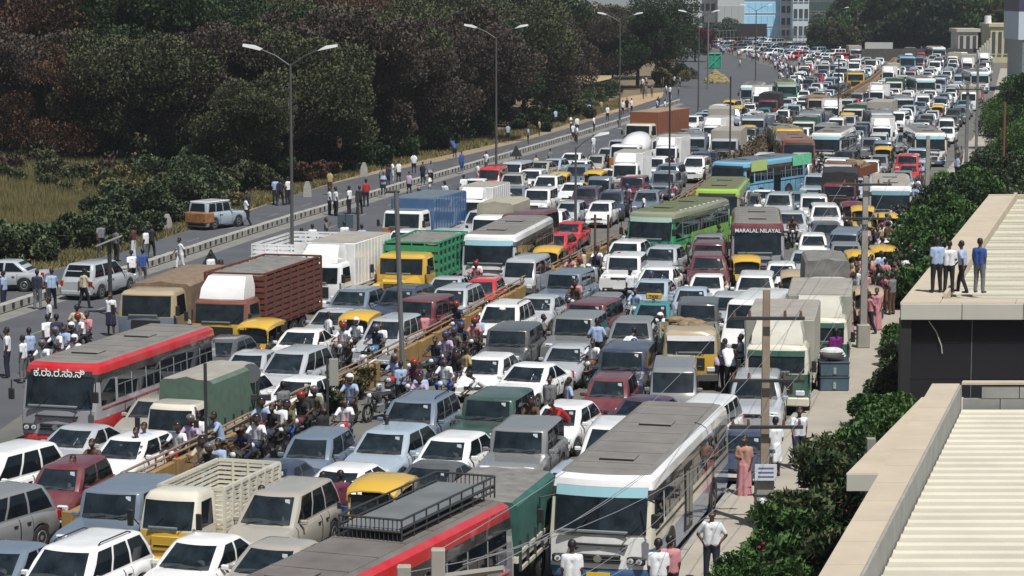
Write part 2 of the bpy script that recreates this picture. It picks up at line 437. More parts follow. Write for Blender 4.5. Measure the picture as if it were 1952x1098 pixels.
def van_proto(key, cat, L, hw, H, belt, y_belt_f, slant, wy, wr=.3, nwin=3, plate=PLW, low=None, ribs=False, roofm=None, carrier=False):
    """one-box van or minibus"""
    pr = Proto(key, cat); h2 = L / 2; B = MB(); low = low or BODY
    lv = [(.28, -h2 + .04, h2 - .04, hw * .95), (.42, -h2, h2, hw * .98), (.75, -h2 + .01, h2, hw), (belt, -h2 + y_belt_f, h2 - .01, hw * .985), (H - .14, -h2 + y_belt_f + slant, h2 - .06, hw * .90), (H - .04, -h2 + y_belt_f + slant + .1, h2 - .12, hw * .84)]
    sh = Shell(lv, .10, .05); sh.mesh(B, [low, low, BODY, BODY, BODY], roofm or BODY, .04)
    B.box(-hw * .9, hw * .9, -h2 + .3, h2 - .3, .18, .3, BLK)
    for w in wy:
        for sd in (-1, 1):
            n = 12; c = [(sd * (hw * .985 + .006), w + (wr + .05) * math.cos(math.pi * i / n), wr + (wr + .05) * math.sin(math.pi * i / n)) for i in range(n + 1)]
            B.slab(c if sd < 0 else c[::-1], (sd * .008, 0, 0), BLK)
    pr.part('body', B, 4)
    z0, z1 = belt + .04, H - .16
    g = MB(); sh.front(g, -(hw * .84), hw * .84, z0, z1, GLB, .012, 6, BLK); pr.part('windscreen', g, 1.3)
    g = MB(); sh.rear(g, -hw * .7, hw * .7, z0 + .05, z1, GL); pr.part('rear_window', g, 1)
    yf = -h2 + y_belt_f + .2; yl = h2 - .22
    for sd in (-1, 1):
        for k in range(nwin):
            a = lerp(k / nwin, yf, yl) + .04; b = lerp((k + 1) / nwin, yf, yl) - .04
            g = MB(); sh.side(g, a, b, z0 + .02, z1 - .02, GL, sd, .01, BLK, (slant * .7 if k == 0 else 0), 0); pr.part('side_window', g, .8)
        g = MB(); sh.side(g, yf + .05, yf + .85, .45, belt - .02, BODY, sd, .012, BLK); pr.part('door', g, 1)
        g = MB(); sh.side(g, yf + .93, yf + 1.9, .45, belt - .02, BODY, sd, .012, BLK); pr.part('door', g, 1)
        g = MB(); x = sd * hw * .72; g.box(x - .13, x + .13, -h2 - .03, -h2 + .03, .62, .80, LAMP, .03); pr.part('headlight', g, .3)
    g = MB(); g.box(-hw * .5, hw * .5, -h2 - .065, -h2, .62, .79, BLK, .015); g.box(-hw * .48, hw * .48, -h2 - .075, -h2 - .05, .70, .72, CHR); pr.part('grille', g, .7)
    g = MB(); g.box(-hw * .95, hw * .95, -h2 - .09, -h2 + .1, .32, .50, BLK, .03); bp = pr.part('bumper', g, 1)
    g = MB(); g.box(-.25, .25, -h2 - .11, -h2 - .09, .36, .47, plate); pr.part('number_plate', g, .4, bp)
    if carrier:
        g = MB(); yc0, yc1 = -h2 + y_belt_f + slant + .5, h2 - .4
        for x in (-hw * .7, hw * .7): g.path([(x, yc0, H + .02), (x, yc0, H + .14), (x, yc1, H + .14), (x, yc1, H + .02)], .02, BLK, 6)
        for k in range(6): y = lerp(k / 5, yc0, yc1); g.tube((-hw * .7, y, H + .12), (hw * .7, y, H + .12), .015, .015, BLK, 5)
        pr.part('roof_rack', g, 1.6)
    mirrors(pr, hw * .97, -h2 + y_belt_f + .22, belt + .1)
    wheel_parts(pr, [(sd * (hw - .0), w) for w in wy for sd in (-1, 1)], wr)
    pr.dim = (L + .1, hw * 2 + .06); pr.anchor = (-h2 + y_belt_f + slant, H - .13); return pr

def bus_proto(key, L=10.5, hw=1.25, H=3.1, style='city', low='red', mid='busgrey', upper='black', edge='red', front='busgrey', roof=ROOFG, door=True, nwin=8, visor=None, hatches=True, rack=False, board=None):
    pr = Proto(key, 'bus'); h2 = L / 2; B = MB()
    M_ = lambda c: pm(c)
    lv = [(.32, -h2 + .10, h2, hw * .97), (.55, -h2 + .01, h2, hw), (1.12, -h2, h2, hw), (1.47, -h2 + .05, h2, hw), (2.42, -h2 + .22, h2 - .04, hw * .985), (H - .40, -h2 + .28, h2 - .08, hw * .98), (H - .16, -h2 + .36, h2 - .12, hw * .955), (H - .04, -h2 + .52, h2 - .25, hw * .86)]
    sh = Shell(lv, .16, .14)
    sh.mesh(B, [M_(low), M_(low), M_(mid), M_(mid), M_(upper), M_(edge), M_(edge)], roof, .05)
    pr.part('body', B, 9)
    # roof sheet, slightly inset, with ribs and hatches
    g = MB(); g.box(-hw * .74, hw * .74, -h2 + .95, h2 - .5, H - .01, H + .03, roof, .012)
    for k in range(7): y = lerp((k + .5) / 7, -h2 + .9, h2 - .5); g.box(-hw * .74, hw * .74, y - .02, y + .02, H + .025, H + .042, roof)
    rp = pr.part('roof', g, 6)
    if hatches:
        for y in (-h2 + 2.2, h2 * .28):
            g = MB(); g.box(-.42, .42, y - .35, y + .35, H + .03, H + .10, roof, .025); g.box(-.42, .42, y - .37, y - .345, H + .035, H + .085, BLK); pr.part('roof_hatch', g, .8, rp)
    # front: lower panel, windscreen, board, grille, lamps, bumper
    fm = M_(front)
    g = MB(); sh.front(g, -hw * .93, hw * .93, .56, 1.42, fm, .03, 6); g.box(-hw * .55, hw * .55, -h2 - .19, -h2 - .05, 1.20, 1.25, BLK, .01); fp = pr.part('front_panel', g, 2)
    g = MB(); sh.front(g, -hw * .87, hw * .87, 1.50, H - .5 if not visor else H - .62, GLB, .03, 6, BLK); pr.part('windscreen', g, 2)
    for x in (-.5, .5):
        w = MB(); w.tube((x * hw, -h2 - .17, 1.49), (x * hw + .35, -h2 - .06, 1.95), .016, .012, BLK, 5); pr.part('wiper', w, .5)
    if visor:
        g = MB(); sh.front(g, -hw * .87, hw * .87, H - .60, H - .33, visor, .035, 6, BLK); pr.part('sun_band', g, 1.5)
    else:
        g = MB(); sh.front(g, -hw * .8, hw * .8, H - .48, H - .30, BLK, .03, 6); pr.part('destination_board', g, 1.5)
    # dashboard seen through the lower windscreen
    g = MB(); g.box(-hw * .75, hw * .55, -h2 - .15, -h2 - .08, 1.53, 1.62, mat('dashboard', (.16, .19, .2), .5), .02); pr.part('dashboard', g, 1.3)
    g = MB(); g.box(-hw * .42, hw * .42, -h2 - .225, -h2 - .05, .72, .80, BLK, .02); g.box(-hw * .42, hw * .42, -h2 - .225, -h2 - .05, .86, .95, BLK, .02)
    g.box(-hw * .44, hw * .44, -h2 - .235, -h2 - .05, .815, .845, CHR, .01); g.tube((0, -h2 - .26, .85), (0, -h2 - .2, .85), .10, .10, CHR, 14)
    pr.part('grille', g, .9, fp)
    for sd in (-1, 1):
        g = MB(); x = sd * hw * .70; g.M = Matrix.Translation((x, -h2 - .085, .80)) @ Matrix.Rotation(sd * -.22, 4, 'Z')
        g.box(-.24, .24, -.06, .06, -.11, .12, BLK, .04)
        for dx in (-.11, .11): g.tube((dx, -.085, 0), (dx, -.05, 0), .075, .075, LAMP, 12); g.tube((dx, -.095, 0), (dx, -.08, 0), .035, .045, CHR, 10)
        pr.part('headlight', g, .5)
    g = MB()
    g.M = Matrix.Translation((0, -h2 - .02, 0)); 
    rg = lambda z, i: [(-hw * .96 + i, .2, z), (-hw * .9 + i, -.02, z), (-hw * .4, -.13 + i, z), (hw * .4, -.13 + i, z), (hw * .9 - i, -.02, z), (hw * .96 - i, .2, z)]
    g.loft([rg(.26, .04), rg(.32, 0), rg(.50, 0), rg(.56, .03)], M_(low)); bp = pr.part('bumper', g, 2)
    g = MB(); g.box(-.28, .28, -h2 - .18, -h2 - .14, .33, .45, PLY if style != 'city' else PLW); pr.part('number_plate', g, .5, bp)
    for sd in (-1, 1):
        g = MB(); x = sd * (hw + .12); g.path([(sd * hw * .85, -h2 - .02, 2.55), (x, -h2 - .28, 2.5), (x, -h2 - .3, 2.2)], .022, BLK, 6); g.box(x - .1, x + .1, -h2 - .34, -h2 - .27, 1.8, 2.2, BLK, .03); pr.part('mirror', g, .4)
    # side windows with frames, sills, trim line
    ya, yb = -h2 + (1.5 if door else .6), h2 - .45
    for sd in (-1, 1):
        for k in range(nwin):
            a = lerp(k / nwin, ya, yb) + .045; b = lerp((k + 1) / nwin, ya, yb) - .045
            g = MB(); sh.side(g, a, b, 1.66, H - .66, GL, sd, .01, BLK); f_ = pr.part('window', g, 1.0)
            g = MB(); zc = lerp(.58, 1.66, H - .66); sh.side(g, a, b, zc, zc + .04, mat('window_bar', (.12, .12, .12), .5), sd, .025); sh.side(g, (a + b) / 2 - .02, (a + b) / 2 + .02, 1.66, zc, mat('window_bar', (.12, .12, .12), .5), sd, .025); pr.part('window_bar', g, .6, f_)
        g = MB(); sh.side(g, -h2 + .35, -h2 + 1.35, 1.58, H - .62, GL, sd, .012, BLK); pr.part('window', g, 1)
        g = MB(); sh.side(g, -h2 + .4, h2 - .3, 1.44, 1.48, M_(edge) if style == 'city' else BLK, sd, .02); pr.part('trim_strip', g, 4)
        if style == 'city' or style == 'panel':
            g = MB()
            for k in range(9): y = lerp((k + .5) / 9, -h2 + 1.6, h2 - .4); sh.side(g, y - .012, y + .012, .6, 1.42, BLK, sd, .012)
            pr.part('panel_seam', g, 3)
        for w in (-h2 + 2.35, h2 - 2.6):
            g = MB(); n = 14; R_ = .60; c = [(sd * (hw + .004), w + R_ * math.cos(math.pi * i / n), .46 + R_ * math.sin(math.pi * i / n)) for i in range(n + 1)]
            c += [(sd * (hw + .004), w - R_, .33), (sd * (hw + .004), w + R_, .33)]
            g.slab(c if sd < 0 else c[::-1], (sd * .012, 0, 0), BLK); pr.part('wheel_arch', g, 1.2)
    if door:
        g = MB(); dy = -h2 + 4.2 if style != 'city' else -h2 + .45; sd = 1 if style != 'city' else -1
        sh.side(g, dy, dy + 1.0, .5, H - .62, BLK, sd, .022); sh.side(g, dy + .08, dy + .46, .7, H - .75, GL, sd, .03); sh.side(g, dy + .54, dy + .92, .7, H - .75, GL, sd, .03); pr.part('door', g, 2)
    wheel_parts(pr, [(sd * (hw + .02), w) for w in (-h2 + 2.35, h2 - 2.6) for sd in (-1, 1)], .48, .28, .55)
    g = MB(); sh.rear(g, -hw * .8, hw * .8, 1.6, H - .6, GL); pr.part('rear_window', g, 2)
    if rack:
        g = MB(); y0, y1 = .3, h2 - .15; zz = H + .28
        g.box(-hw * .58, hw * .58, y0, y1, zz - .05, zz, mat('rack_sheet', (.16, .175, .18), .6, noise=.3, nscale=1), .01)
        rk = pr.part('rack_deck', g, 5)
        g = MB()
        for x in (-hw * .62, hw * .62):
            for z in (zz - .12, zz + .02, zz + .22): g.tube((x, y0, z), (x, y1, z), .025, .025, STEEL, 6)
            for k in range(9): y = lerp(k / 8, y0, y1); g.tube((x, y, H), (x, y, zz + .22), .02, .02, STEEL, 5)
        for y in (y0, y1):
            for z in (zz - .05, zz + .22): g.tube((-hw * .62, y, z), (hw * .62, y, z), .025, .025, STEEL, 6)
            for k in range(15): x = lerp(k / 14, -hw * .62, hw * .62); g.tube((x, y, H), (x, y, zz + .22), .012, .012, STEEL, 4)
        pr.part('rack_rail', g, 5)
    zscale(pr, .885 if not rack else .97); pr.dim = (L + .2, hw * 2 + .1); pr.anchor = (-h2 + .36, (H - .16) * (.885 if not rack else .97)); return pr
def zscale(pr, k):
    for q in pr.parts:
        if q[0] not in ('wheel', 'rim', 'wheel_arch'): q[1].v = [(x, y, z * k) for x, y, z in q[1].v]

def truck_proto(key, kind='box', L=7.0, hw=1.15, cabH=2.45, boxH=3.0, cab='white', cab2=None, box='cream', roofm=None, nose=0.0, deflector=False, cablen=1.7, small=False, visor=None, goods=None, bumper='yellow', boxm=None):
    """cab, chassis and one of several bodies; nose > 0 gives a bonneted cab"""
    pr = Proto(key, 'truck'); h2 = L / 2; B = MB(); C1 = pm(cab); C2 = pm(cab2 or cab)
    wr = .32 if small else .48; zb = .32 if small else .5; chw = hw * (.9 if small else .95)
    wl = lerp(.50 if not small else .47, zb, cabH)          # windscreen bottom
    y0 = -h2 + nose
    lv = [(zb, y0 + .06, y0 + cablen, chw * .97), (zb + .2, y0, y0 + cablen, chw), (wl, y0 + .03, y0 + cablen, chw), (cabH - .12, y0 + (.26 if small else .14), y0 + cablen, chw * .93), (cabH, y0 + (.38 if small else .24), y0 + cablen - .08, chw * .85)]
    sh = Shell(lv, .12, .07); sh.mesh(B, [C2, C2, C1, C1], roofm or C1, .04)
    cb = pr.part('cab', B, 2)
    g = MB(); sh.front(g, -chw * .84, chw * .84, wl + .05, cabH - .16, GLB, .014, 6, BLK); pr.part('windscreen', g, 1.4, cb if False else None)
    for x in (-.45, .4):
        w = MB(); w.tube((x * hw, y0 - .06, wl + .04), (x * hw + .3, y0 + .01, wl + .35), .012, .01, BLK, 5); pr.part('wiper', w, .35)
    g = MB(); g.box(-chw * .6, chw * .4, y0 - .075, y0 - .02, wl + .06, wl + .12, mat('dashboard', (.16, .19, .2), .5), .01); pr.part('dashboard', g, .9)
    for sd in (-1, 1):
        g = MB(); sh.side(g, y0 + .35, y0 + cablen - .3, wl + .05, cabH - .2, GL, sd, .01, BLK, .12, 0); pr.part('side_window', g, .8)
        g = MB(); sh.side(g, y0 + .25, y0 + cablen - .2, zb + .15, wl, C1, sd, .012, BLK); pr.part('door', g, 1)
        x = sd * (chw + .14); g = MB(); g.path([(sd * chw, y0 + .1, wl + .1), (x, y0 - .08, wl + .35)], .018, BLK, 5); g.box(x - .08, x + .08, y0 - .12, y0 - .06, wl + .1, wl + .5, BLK, .02); pr.part('mirror', g, .35)
    if nose:
        g = MB()
        def rr(y, w, z0, z1): return [(-w, y, z0), (w, y, z0), (w * 1.0, y, lerp(.7, z0, z1)), (w * .8, y, z1), (-w * .8, y, z1), (-w * 1.0, y, lerp(.7, z0, z1))]
        g.loft([rr(-h2, .52, .6, 1.28), rr(-h2 + .12, .62, .55, 1.38), rr(y0 - .3, .78, .55, wl - .02), rr(y0 + .1, .95, .6, wl + .04)][::-1], C1)
        pr.part('bonnet', g, 1.3)
        for sd in (-1, 1):
            g = MB(); g.box(sd * .82 - .28, sd * .82 + .28, -h2 + .25, -h2 + 1.25, .75, 1.12, C1, .12); g.tube((sd * .86, -h2 + .18, .95), (sd * .86, -h2 + .3, .95), .12, .12, LAMP, 12); pr.part('mudguard', g, 1)
        g = MB(); g.box(-.42, .42, -h2 - .03, -h2 + .05, .68, 1.22, mat('grille_mustard', (.2, .15, .03), .6), .02)
        for k in range(7): z = .74 + k * .07; g.box(-.38, .38, -h2 - .04, -h2 - .02, z, z + .02, BLK)
        pr.part('grille', g, .8)
    else:
        g = MB(); g.box(-chw * .5, chw * .5, y0 - .085, y0 - .03, zb + .30, wl - .10, BLK if not small else C2, .02)
        g.box(-chw * .4, chw * .4, y0 - .10, y0 - .05, zb + .42, zb + .45, CHR); pr.part('grille', g, .7)
        for sd in (-1, 1):
            g = MB(); x = sd * chw * .72; g.box(x - .15, x + .15, y0 - .07, y0 + .03, zb + .22, zb + .40, LAMP, .03); pr.part('headlight', g, .3)
    g = MB(); g.box(-chw, chw, -h2 - .14, -h2 + .08, zb - .14, zb + .16, pm(bumper), .04); bp = pr.part('bumper', g, 1.4)
    g = MB(); g.box(-.26, .26, -h2 - .165, -h2 - .14, zb - .06, zb + .06, PLY); pr.part('number_plate', g, .4, bp)
    if visor:
        g = MB(); sh.front(g, -chw * .85, chw * .85, cabH - .34, cabH - .15, visor, .05, 4); pr.part('sun_visor', g, 1.2)
    if deflector:
        g = MB(); zt = boxH + .02
        g.loft([[(-chw * .78, y0 + .30, cabH + .03), (chw * .78, y0 + .30, cabH + .03), (chw * .78, y0 + cablen - .15, cabH + .03), (-chw * .78, y0 + cablen - .15, cabH + .03)],
                [(-chw * .76, y0 + .45, lerp(.5, cabH, zt)), (chw * .76, y0 + .45, lerp(.5, cabH, zt)), (chw * .78, y0 + cablen - .15, lerp(.5, cabH, zt)), (-chw * .78, y0 + cablen - .15, lerp(.5, cabH, zt))],
                [(-chw * .66, y0 + .95, zt), (chw * .66, y0 + .95, zt), (chw * .70, y0 + cablen - .15, zt), (-chw * .70, y0 + cablen - .15, zt)]], deflector if not isinstance(deflector, str) else pm(deflector))
        pr.part('wind_deflector', g, 1.5)
    # chassis
    g = MB(); g.box(-.45, .45, y0 + .5, h2 - .1, zb - .08, zb + .15, STEEL); 
    for y in (h2 - L * .28, ): g.box(-hw * .9, hw * .9, y + .6, y + .62, .25, zb + .3, BLK)
    pr.part('chassis', g, 3)
    fz = .78 if small else 1.12; by0, by1 = y0 + cablen + .08, h2
    BX = boxm or pm(box)
    if kind == 'box':
        g = MB(); g.box(-hw, hw, by0, by1, fz, boxH, BX, .03); bb = pr.part('cargo_box', g, 5)
        n = int((by1 - by0) / .45)
        for sd in (-1, 1):
            g = MB(); g.box(min(sd * (hw - .01), sd * (hw + .012)), max(sd * (hw - .01), sd * (hw + .012)), by0 + .04, by1 - .04, fz + .06, fz + .10, BX)
            for k in range(n + 1):
                y = lerp(k / n, by0 + .05, by1 - .05); g.box(min(sd * hw, sd * (hw + .022)), max(sd * hw, sd * (hw + .022)), y - .02, y + .02, fz + .05, boxH - .04, BX)
            pr.part('cargo_rib', g, 3, bb)
        g = MB(); g.box(-hw + .03, hw - .03, by0 + .03, by1 - .03, boxH, boxH + .02, roofm or ROOFD); pr.part('cargo_roof', g, 4, bb)
        for sd in (-1, 1):
            g = MB(); g.box(sd * (hw - .05) - .02, sd * (hw - .05) + .02, by0 + .6, by0 + .66, fz - .28, fz, pm('cream'))
            for z in (fz - .28, fz - .12): g.box(min(sd * (hw - .02), sd * (hw + .03)), max(sd * (hw - .02), sd * (hw + .03)), by0 + .3, by1, z, z + .08, pm('cream'))
            pr.part('side_guard', g, 3)
    if kind in ('slat', 'lattice'):
        HM = BX
        g = MB(); g.box(-hw, hw, by0, by1, fz - .1, fz, HM); bed = pr.part('truck_bed', g, 4)
        nrow = 9 if kind == 'slat' else 4; hh = (boxH - fz) / nrow
        for sd in (-1, 1):
            for k in range(nrow):
                z = fz + k * hh; g = MB(); g.box(sd * hw - .025, sd * hw + .025, by0, by1, z + .01, z + hh * (.66 if kind == 'slat' else .35), HM); pr.part('slat', g, .9)
            n = 7
            g = MB()
            for k in range(n + 1):
                y = lerp(k / n, by0 + .03, by1 - .03); g.box(sd * (hw + .035) - .035, sd * (hw + .035) + .035, y - .035, y + .035, fz - .1, boxH + .03, HM)
            g.box(sd * hw - .05, sd * hw + .05, by0, by1, boxH - .02, boxH + .06, HM)
            pr.part('side_frame', g, 3)
        for yb_, nm_ in ((by0, 'headboard'), (by1, 'tailboard')):
            g = MB()
            for k in range(nrow): z = fz + k * hh; g.box(-hw, hw, yb_ - .03, yb_ + .02, z + .01, z + hh * .7, HM)
            g.box(-hw, hw, yb_ - .04, yb_ + .04, boxH - .02, boxH + .06, HM)
            for x in (-hw * .5, 0, hw * .5): g.box(x - .03, x + .03, yb_ - .045, yb_ + .03, fz, boxH, HM)
            pr.part(nm_, g, 2)
        if goods is not None:
            g = MB(); rn = random.Random(5)
            nx, ny = 7, 12; vs = []
            for j in range(ny + 1):
                for i in range(nx + 1):
                    u, v = i / nx, j / ny; e = min(u, 1 - u, v, 1 - v)
                    vs.append((lerp(u, -hw + .04, hw - .04), lerp(v, by0 + .05, by1 - .05), boxH - .06 + (.10 if e > 0 else 0) + rn.uniform(-.03, .04)))
            g.add(vs, [(j * (nx + 1) + i, j * (nx + 1) + i + 1, (j + 1) * (nx + 1) + i + 1, (j + 1) * (nx + 1) + i) for j in range(ny) for i in range(nx)], goods)
            g.box(-hw + .05, hw - .05, by0 + .06, by1 - .06, fz, boxH - .1, goods)
            pr.part('tarpaulin', g, 4)
    if kind == 'tarp':
        HM = BX; rn = random.Random(3)
        g = MB(); n = 9; rings = []
        for k in range(n + 1):
            y = lerp(k / n, by0, by1); sag = .05 * math.sin(k * math.pi) + rn.uniform(-.03, .03) + (.05 if k % 2 else 0)
            prof = [(-hw, fz + .12), (-hw * (1.01 + rn.uniform(0, .02)), lerp(.5, fz, boxH)), (-hw * .98, boxH - .12), (-hw * .86, boxH - .02), (-hw * .4, boxH + sag * .7), (0, boxH + .06 - sag), (hw * .4, boxH + sag * .7), (hw * .86, boxH - .02), (hw * .98, boxH - .12), (hw * (1.01 + rn.uniform(0, .02)), lerp(.5, fz, boxH)), (hw, fz + .12)]
            rings.append([(x, y, z) for x, z in prof])
        g.loft(rings[::-1], HM, True); tp = pr.part('tarpaulin', g, 4)
        if roofm is not None:
            g = MB(); rings = [[(x, y, z + .012) for (x, y, z) in r[3:8]] + [(x, y, z - .01) for (x, y, z) in reversed(r[3:8])] for r in rings]; g.loft(rings[::-1], roofm); pr.part('tarpaulin_top', g, 3, tp)
        g = MB(); g.box(-hw, hw, by0, by1, fz - .1, fz + .1, pm('cream'), .02)
        for sd in (-1, 1):
            for z in (fz - .3, fz + .14): g.box(min(sd * hw, sd * (hw + .05)), max(sd * hw, sd * (hw + .05)), by0 + .1, by1, z, z + .09, pm('cream'))
        for k in range(6): y = lerp(k / 5, by0 + .1, by1 - .1); g.box(hw, hw + .06, y - .03, y + .03, fz - .3, fz + .5, STEEL)
        pr.part('bed_rail', g, 3)
    if kind == 'load':
        HM = BX; rn = random.Random(9)
        g = MB(); g.box(-hw, hw, by0, by1, fz, fz + .06, HM)
        for sd in (-1, 1): g.box(sd * hw - .04, sd * hw + .04, by0, by1, fz, boxH - .5, HM, .015)
        g.box(-hw, hw, by0 - .04, by0 + .04, fz, boxH - .3, HM); g.box(-hw, hw, by1 - .04, by1 + .04, fz, boxH - .5, HM)
        for k in range(6):
            y = lerp(k / 5, by0 + .1, by1 - .1)
            for sd in (-1, 1): g.box(sd * (hw + .05) - .03, sd * (hw + .05) + .03, y - .04, y + .04, fz, boxH - .5, HM)
        pr.part('dump_bed', g, 4)
        g = MB()
        for k in range(26): g.ball((rn.uniform(-hw + .35, hw - .35), rn.uniform(by0 + .4, by1 - .4), boxH - .62 + rn.uniform(0, .3)), (rn.uniform(.3, .5), rn.uniform(.4, .6), rn.uniform(.12, .25)), goods or SACK, 8, 5)
        g.box(-hw + .05, hw - .05, by0 + .06, by1 - .06, fz + .05, boxH - .62, goods or SACK)
        pr.part('cargo', g, 3)
    if kind == 'mixer':
        g = MB(); c = MB(); n = 20; ax0, ax1 = Vector((0, by0 + .3, 1.85)), Vector((0, by1 - .4, 2.75)); q = (ax1 - ax0).to_track_quat('Z', 'Y'); rings = []
        for t, r in ((0, .45), (.06, .8), (.25, 1.1), (.5, 1.12), (.72, .9), (1, .42)):
            p = ax0.lerp(ax1, t); rings.append([tuple(p + q @ Vector((r * math.cos(2 * math.pi * i / n), r * math.sin(2 * math.pi * i / n), 0))) for i in range(n)])
        g.loft(rings, pm('white')); pr.part('mixer_drum', g, 2.5)
        g = MB(); g.box(-.8, .8, by0, by1, .9, 1.05, STEEL); g.box(-.5, .5, by1 - .8, by1 - .1, 1.05, 2.3, GALV, .05); g.box(-.5, .5, by0, by0 + .2, 1.05, 1.9, GALV, .05); pr.part('mixer_frame', g, 2)
    wheels = [(sd * (hw - .06), y0 + (.75 if nose == 0 else -.35)) for sd in (-1, 1)] + [(sd * (hw - .04), h2 - L * .24) for sd in (-1, 1)]
    if L > 7.8: wheels += [(sd * (hw - .04), h2 - L * .24 - 1.15) for sd in (-1, 1)]
    wheel_parts(pr, wheels, wr, .26, .55)
    zk = 1.0 if small else .92; zscale(pr, zk); pr.dim = (L + .2, hw * 2 + .08); pr.anchor = (y0 + (.26 if small else .14), (cabH - .12) * zk); return pr

def rick_proto(key, top='yellow', body='black'):
    pr = Proto(key, 'auto rickshaw'); B = MB(); T = pm(top); D = pm(body)
    lv = [(.32, -.55, 1.25, .55), (.5, -.75, 1.28, .64), (.9, -.72, 1.28, .65), (.95, -.70, 1.27, .64)]
    sh = Shell(lv, .12, .12); sh.mesh(B, [D, D, D], BLK, .01)
    B.box(-.6, .6, .35, 1.24, .9, 1.2, BLK, .03)
    pr.part('body', B, 2)
    g = MB(); rings = []
    for y, z, w in ((-.78, 1.50, .60), (-.62, 1.62, .63), (0, 1.70, .66), (.7, 1.69, .66), (1.15, 1.60, .64), (1.3, 1.45, .6)):
        prof = [(-w, z - .2), (-w, z - .06), (-w * .88, z), (-w * .4, z + .05), (w * .4, z + .05), (w * .88, z), (w, z - .06), (w, z - .2)]
        inner = [(x * .96, zz - .03) for x, zz in reversed(prof)]
        rings.append([(x, y, zz) for x, zz in prof + inner])
    g.loft(rings[::-1], T); cn = pr.part('canopy', g, 1.6)
    g = MB(); g.box(-.62, .62, .62, 1.28, 1.0, 1.5, D, .05)
    for sd in (-1, 1): g.box(sd * .64 - .012, sd * .64 + .012, .55, 1.2, 1.0, 1.55, D)
    pr.part('rear_cover', g, 1)
    g = MB(); 
    for sd in (-1, 1): g.tube((sd * .58, -.70, .9), (sd * .57, -.62, 1.55), .025, .025, T, 6); g.tube((sd * .63, .1, .9), (sd * .63, .1, 1.6), .022, .022, BLK, 6)
    pr.part('frame', g, .8)
    g = MB(); g.slab([(-.54, -.70, .98), (.54, -.70, .98), (.54, -.64, 1.42), (-.54, -.64, 1.42)], (0, -.015, 0), GLB, BLK); pr.part('windscreen', g, 1)
    g = MB(); g.slab([(-.5, -.83, .62), (.5, -.83, .62), (.55, -.76, .93), (-.55, -.76, .93)], (0, -.02, 0), T); g.tube((0, -.92, .72), (0, -.83, .72), .1, .11, LAMP, 12); fp = pr.part('front_panel', g, 1)
    for sd in (-1, 1):
        g = MB(); g.tube((sd * .36, -.88, .72), (sd * .36, -.82, .72), .06, .06, LAMP, 10); pr.part('headlight', g, .15, fp)
    g = MB(); g.box(-.13, .13, -1.15, -.55, .42, .52, T, .04); pr.part('mudguard', g, .5)
    for sd in (-1, 1):
        g = MB(); g.path([(sd * .55, -.72, 1.1), (sd * .75, -.8, 1.15)], .012, BLK, 5); g.box(sd * .78 - .05, sd * .78 + .05, -.83, -.8, 1.08, 1.24, BLK, .01); pr.part('mirror', g, .2)
    wheel_parts(pr, [(.06, -.95), (.64, .85), (-.62, .85)], .22, .12)
    pr.dim = (2.75, 1.35); pr.anchor = (-.78, 1.52); return pr

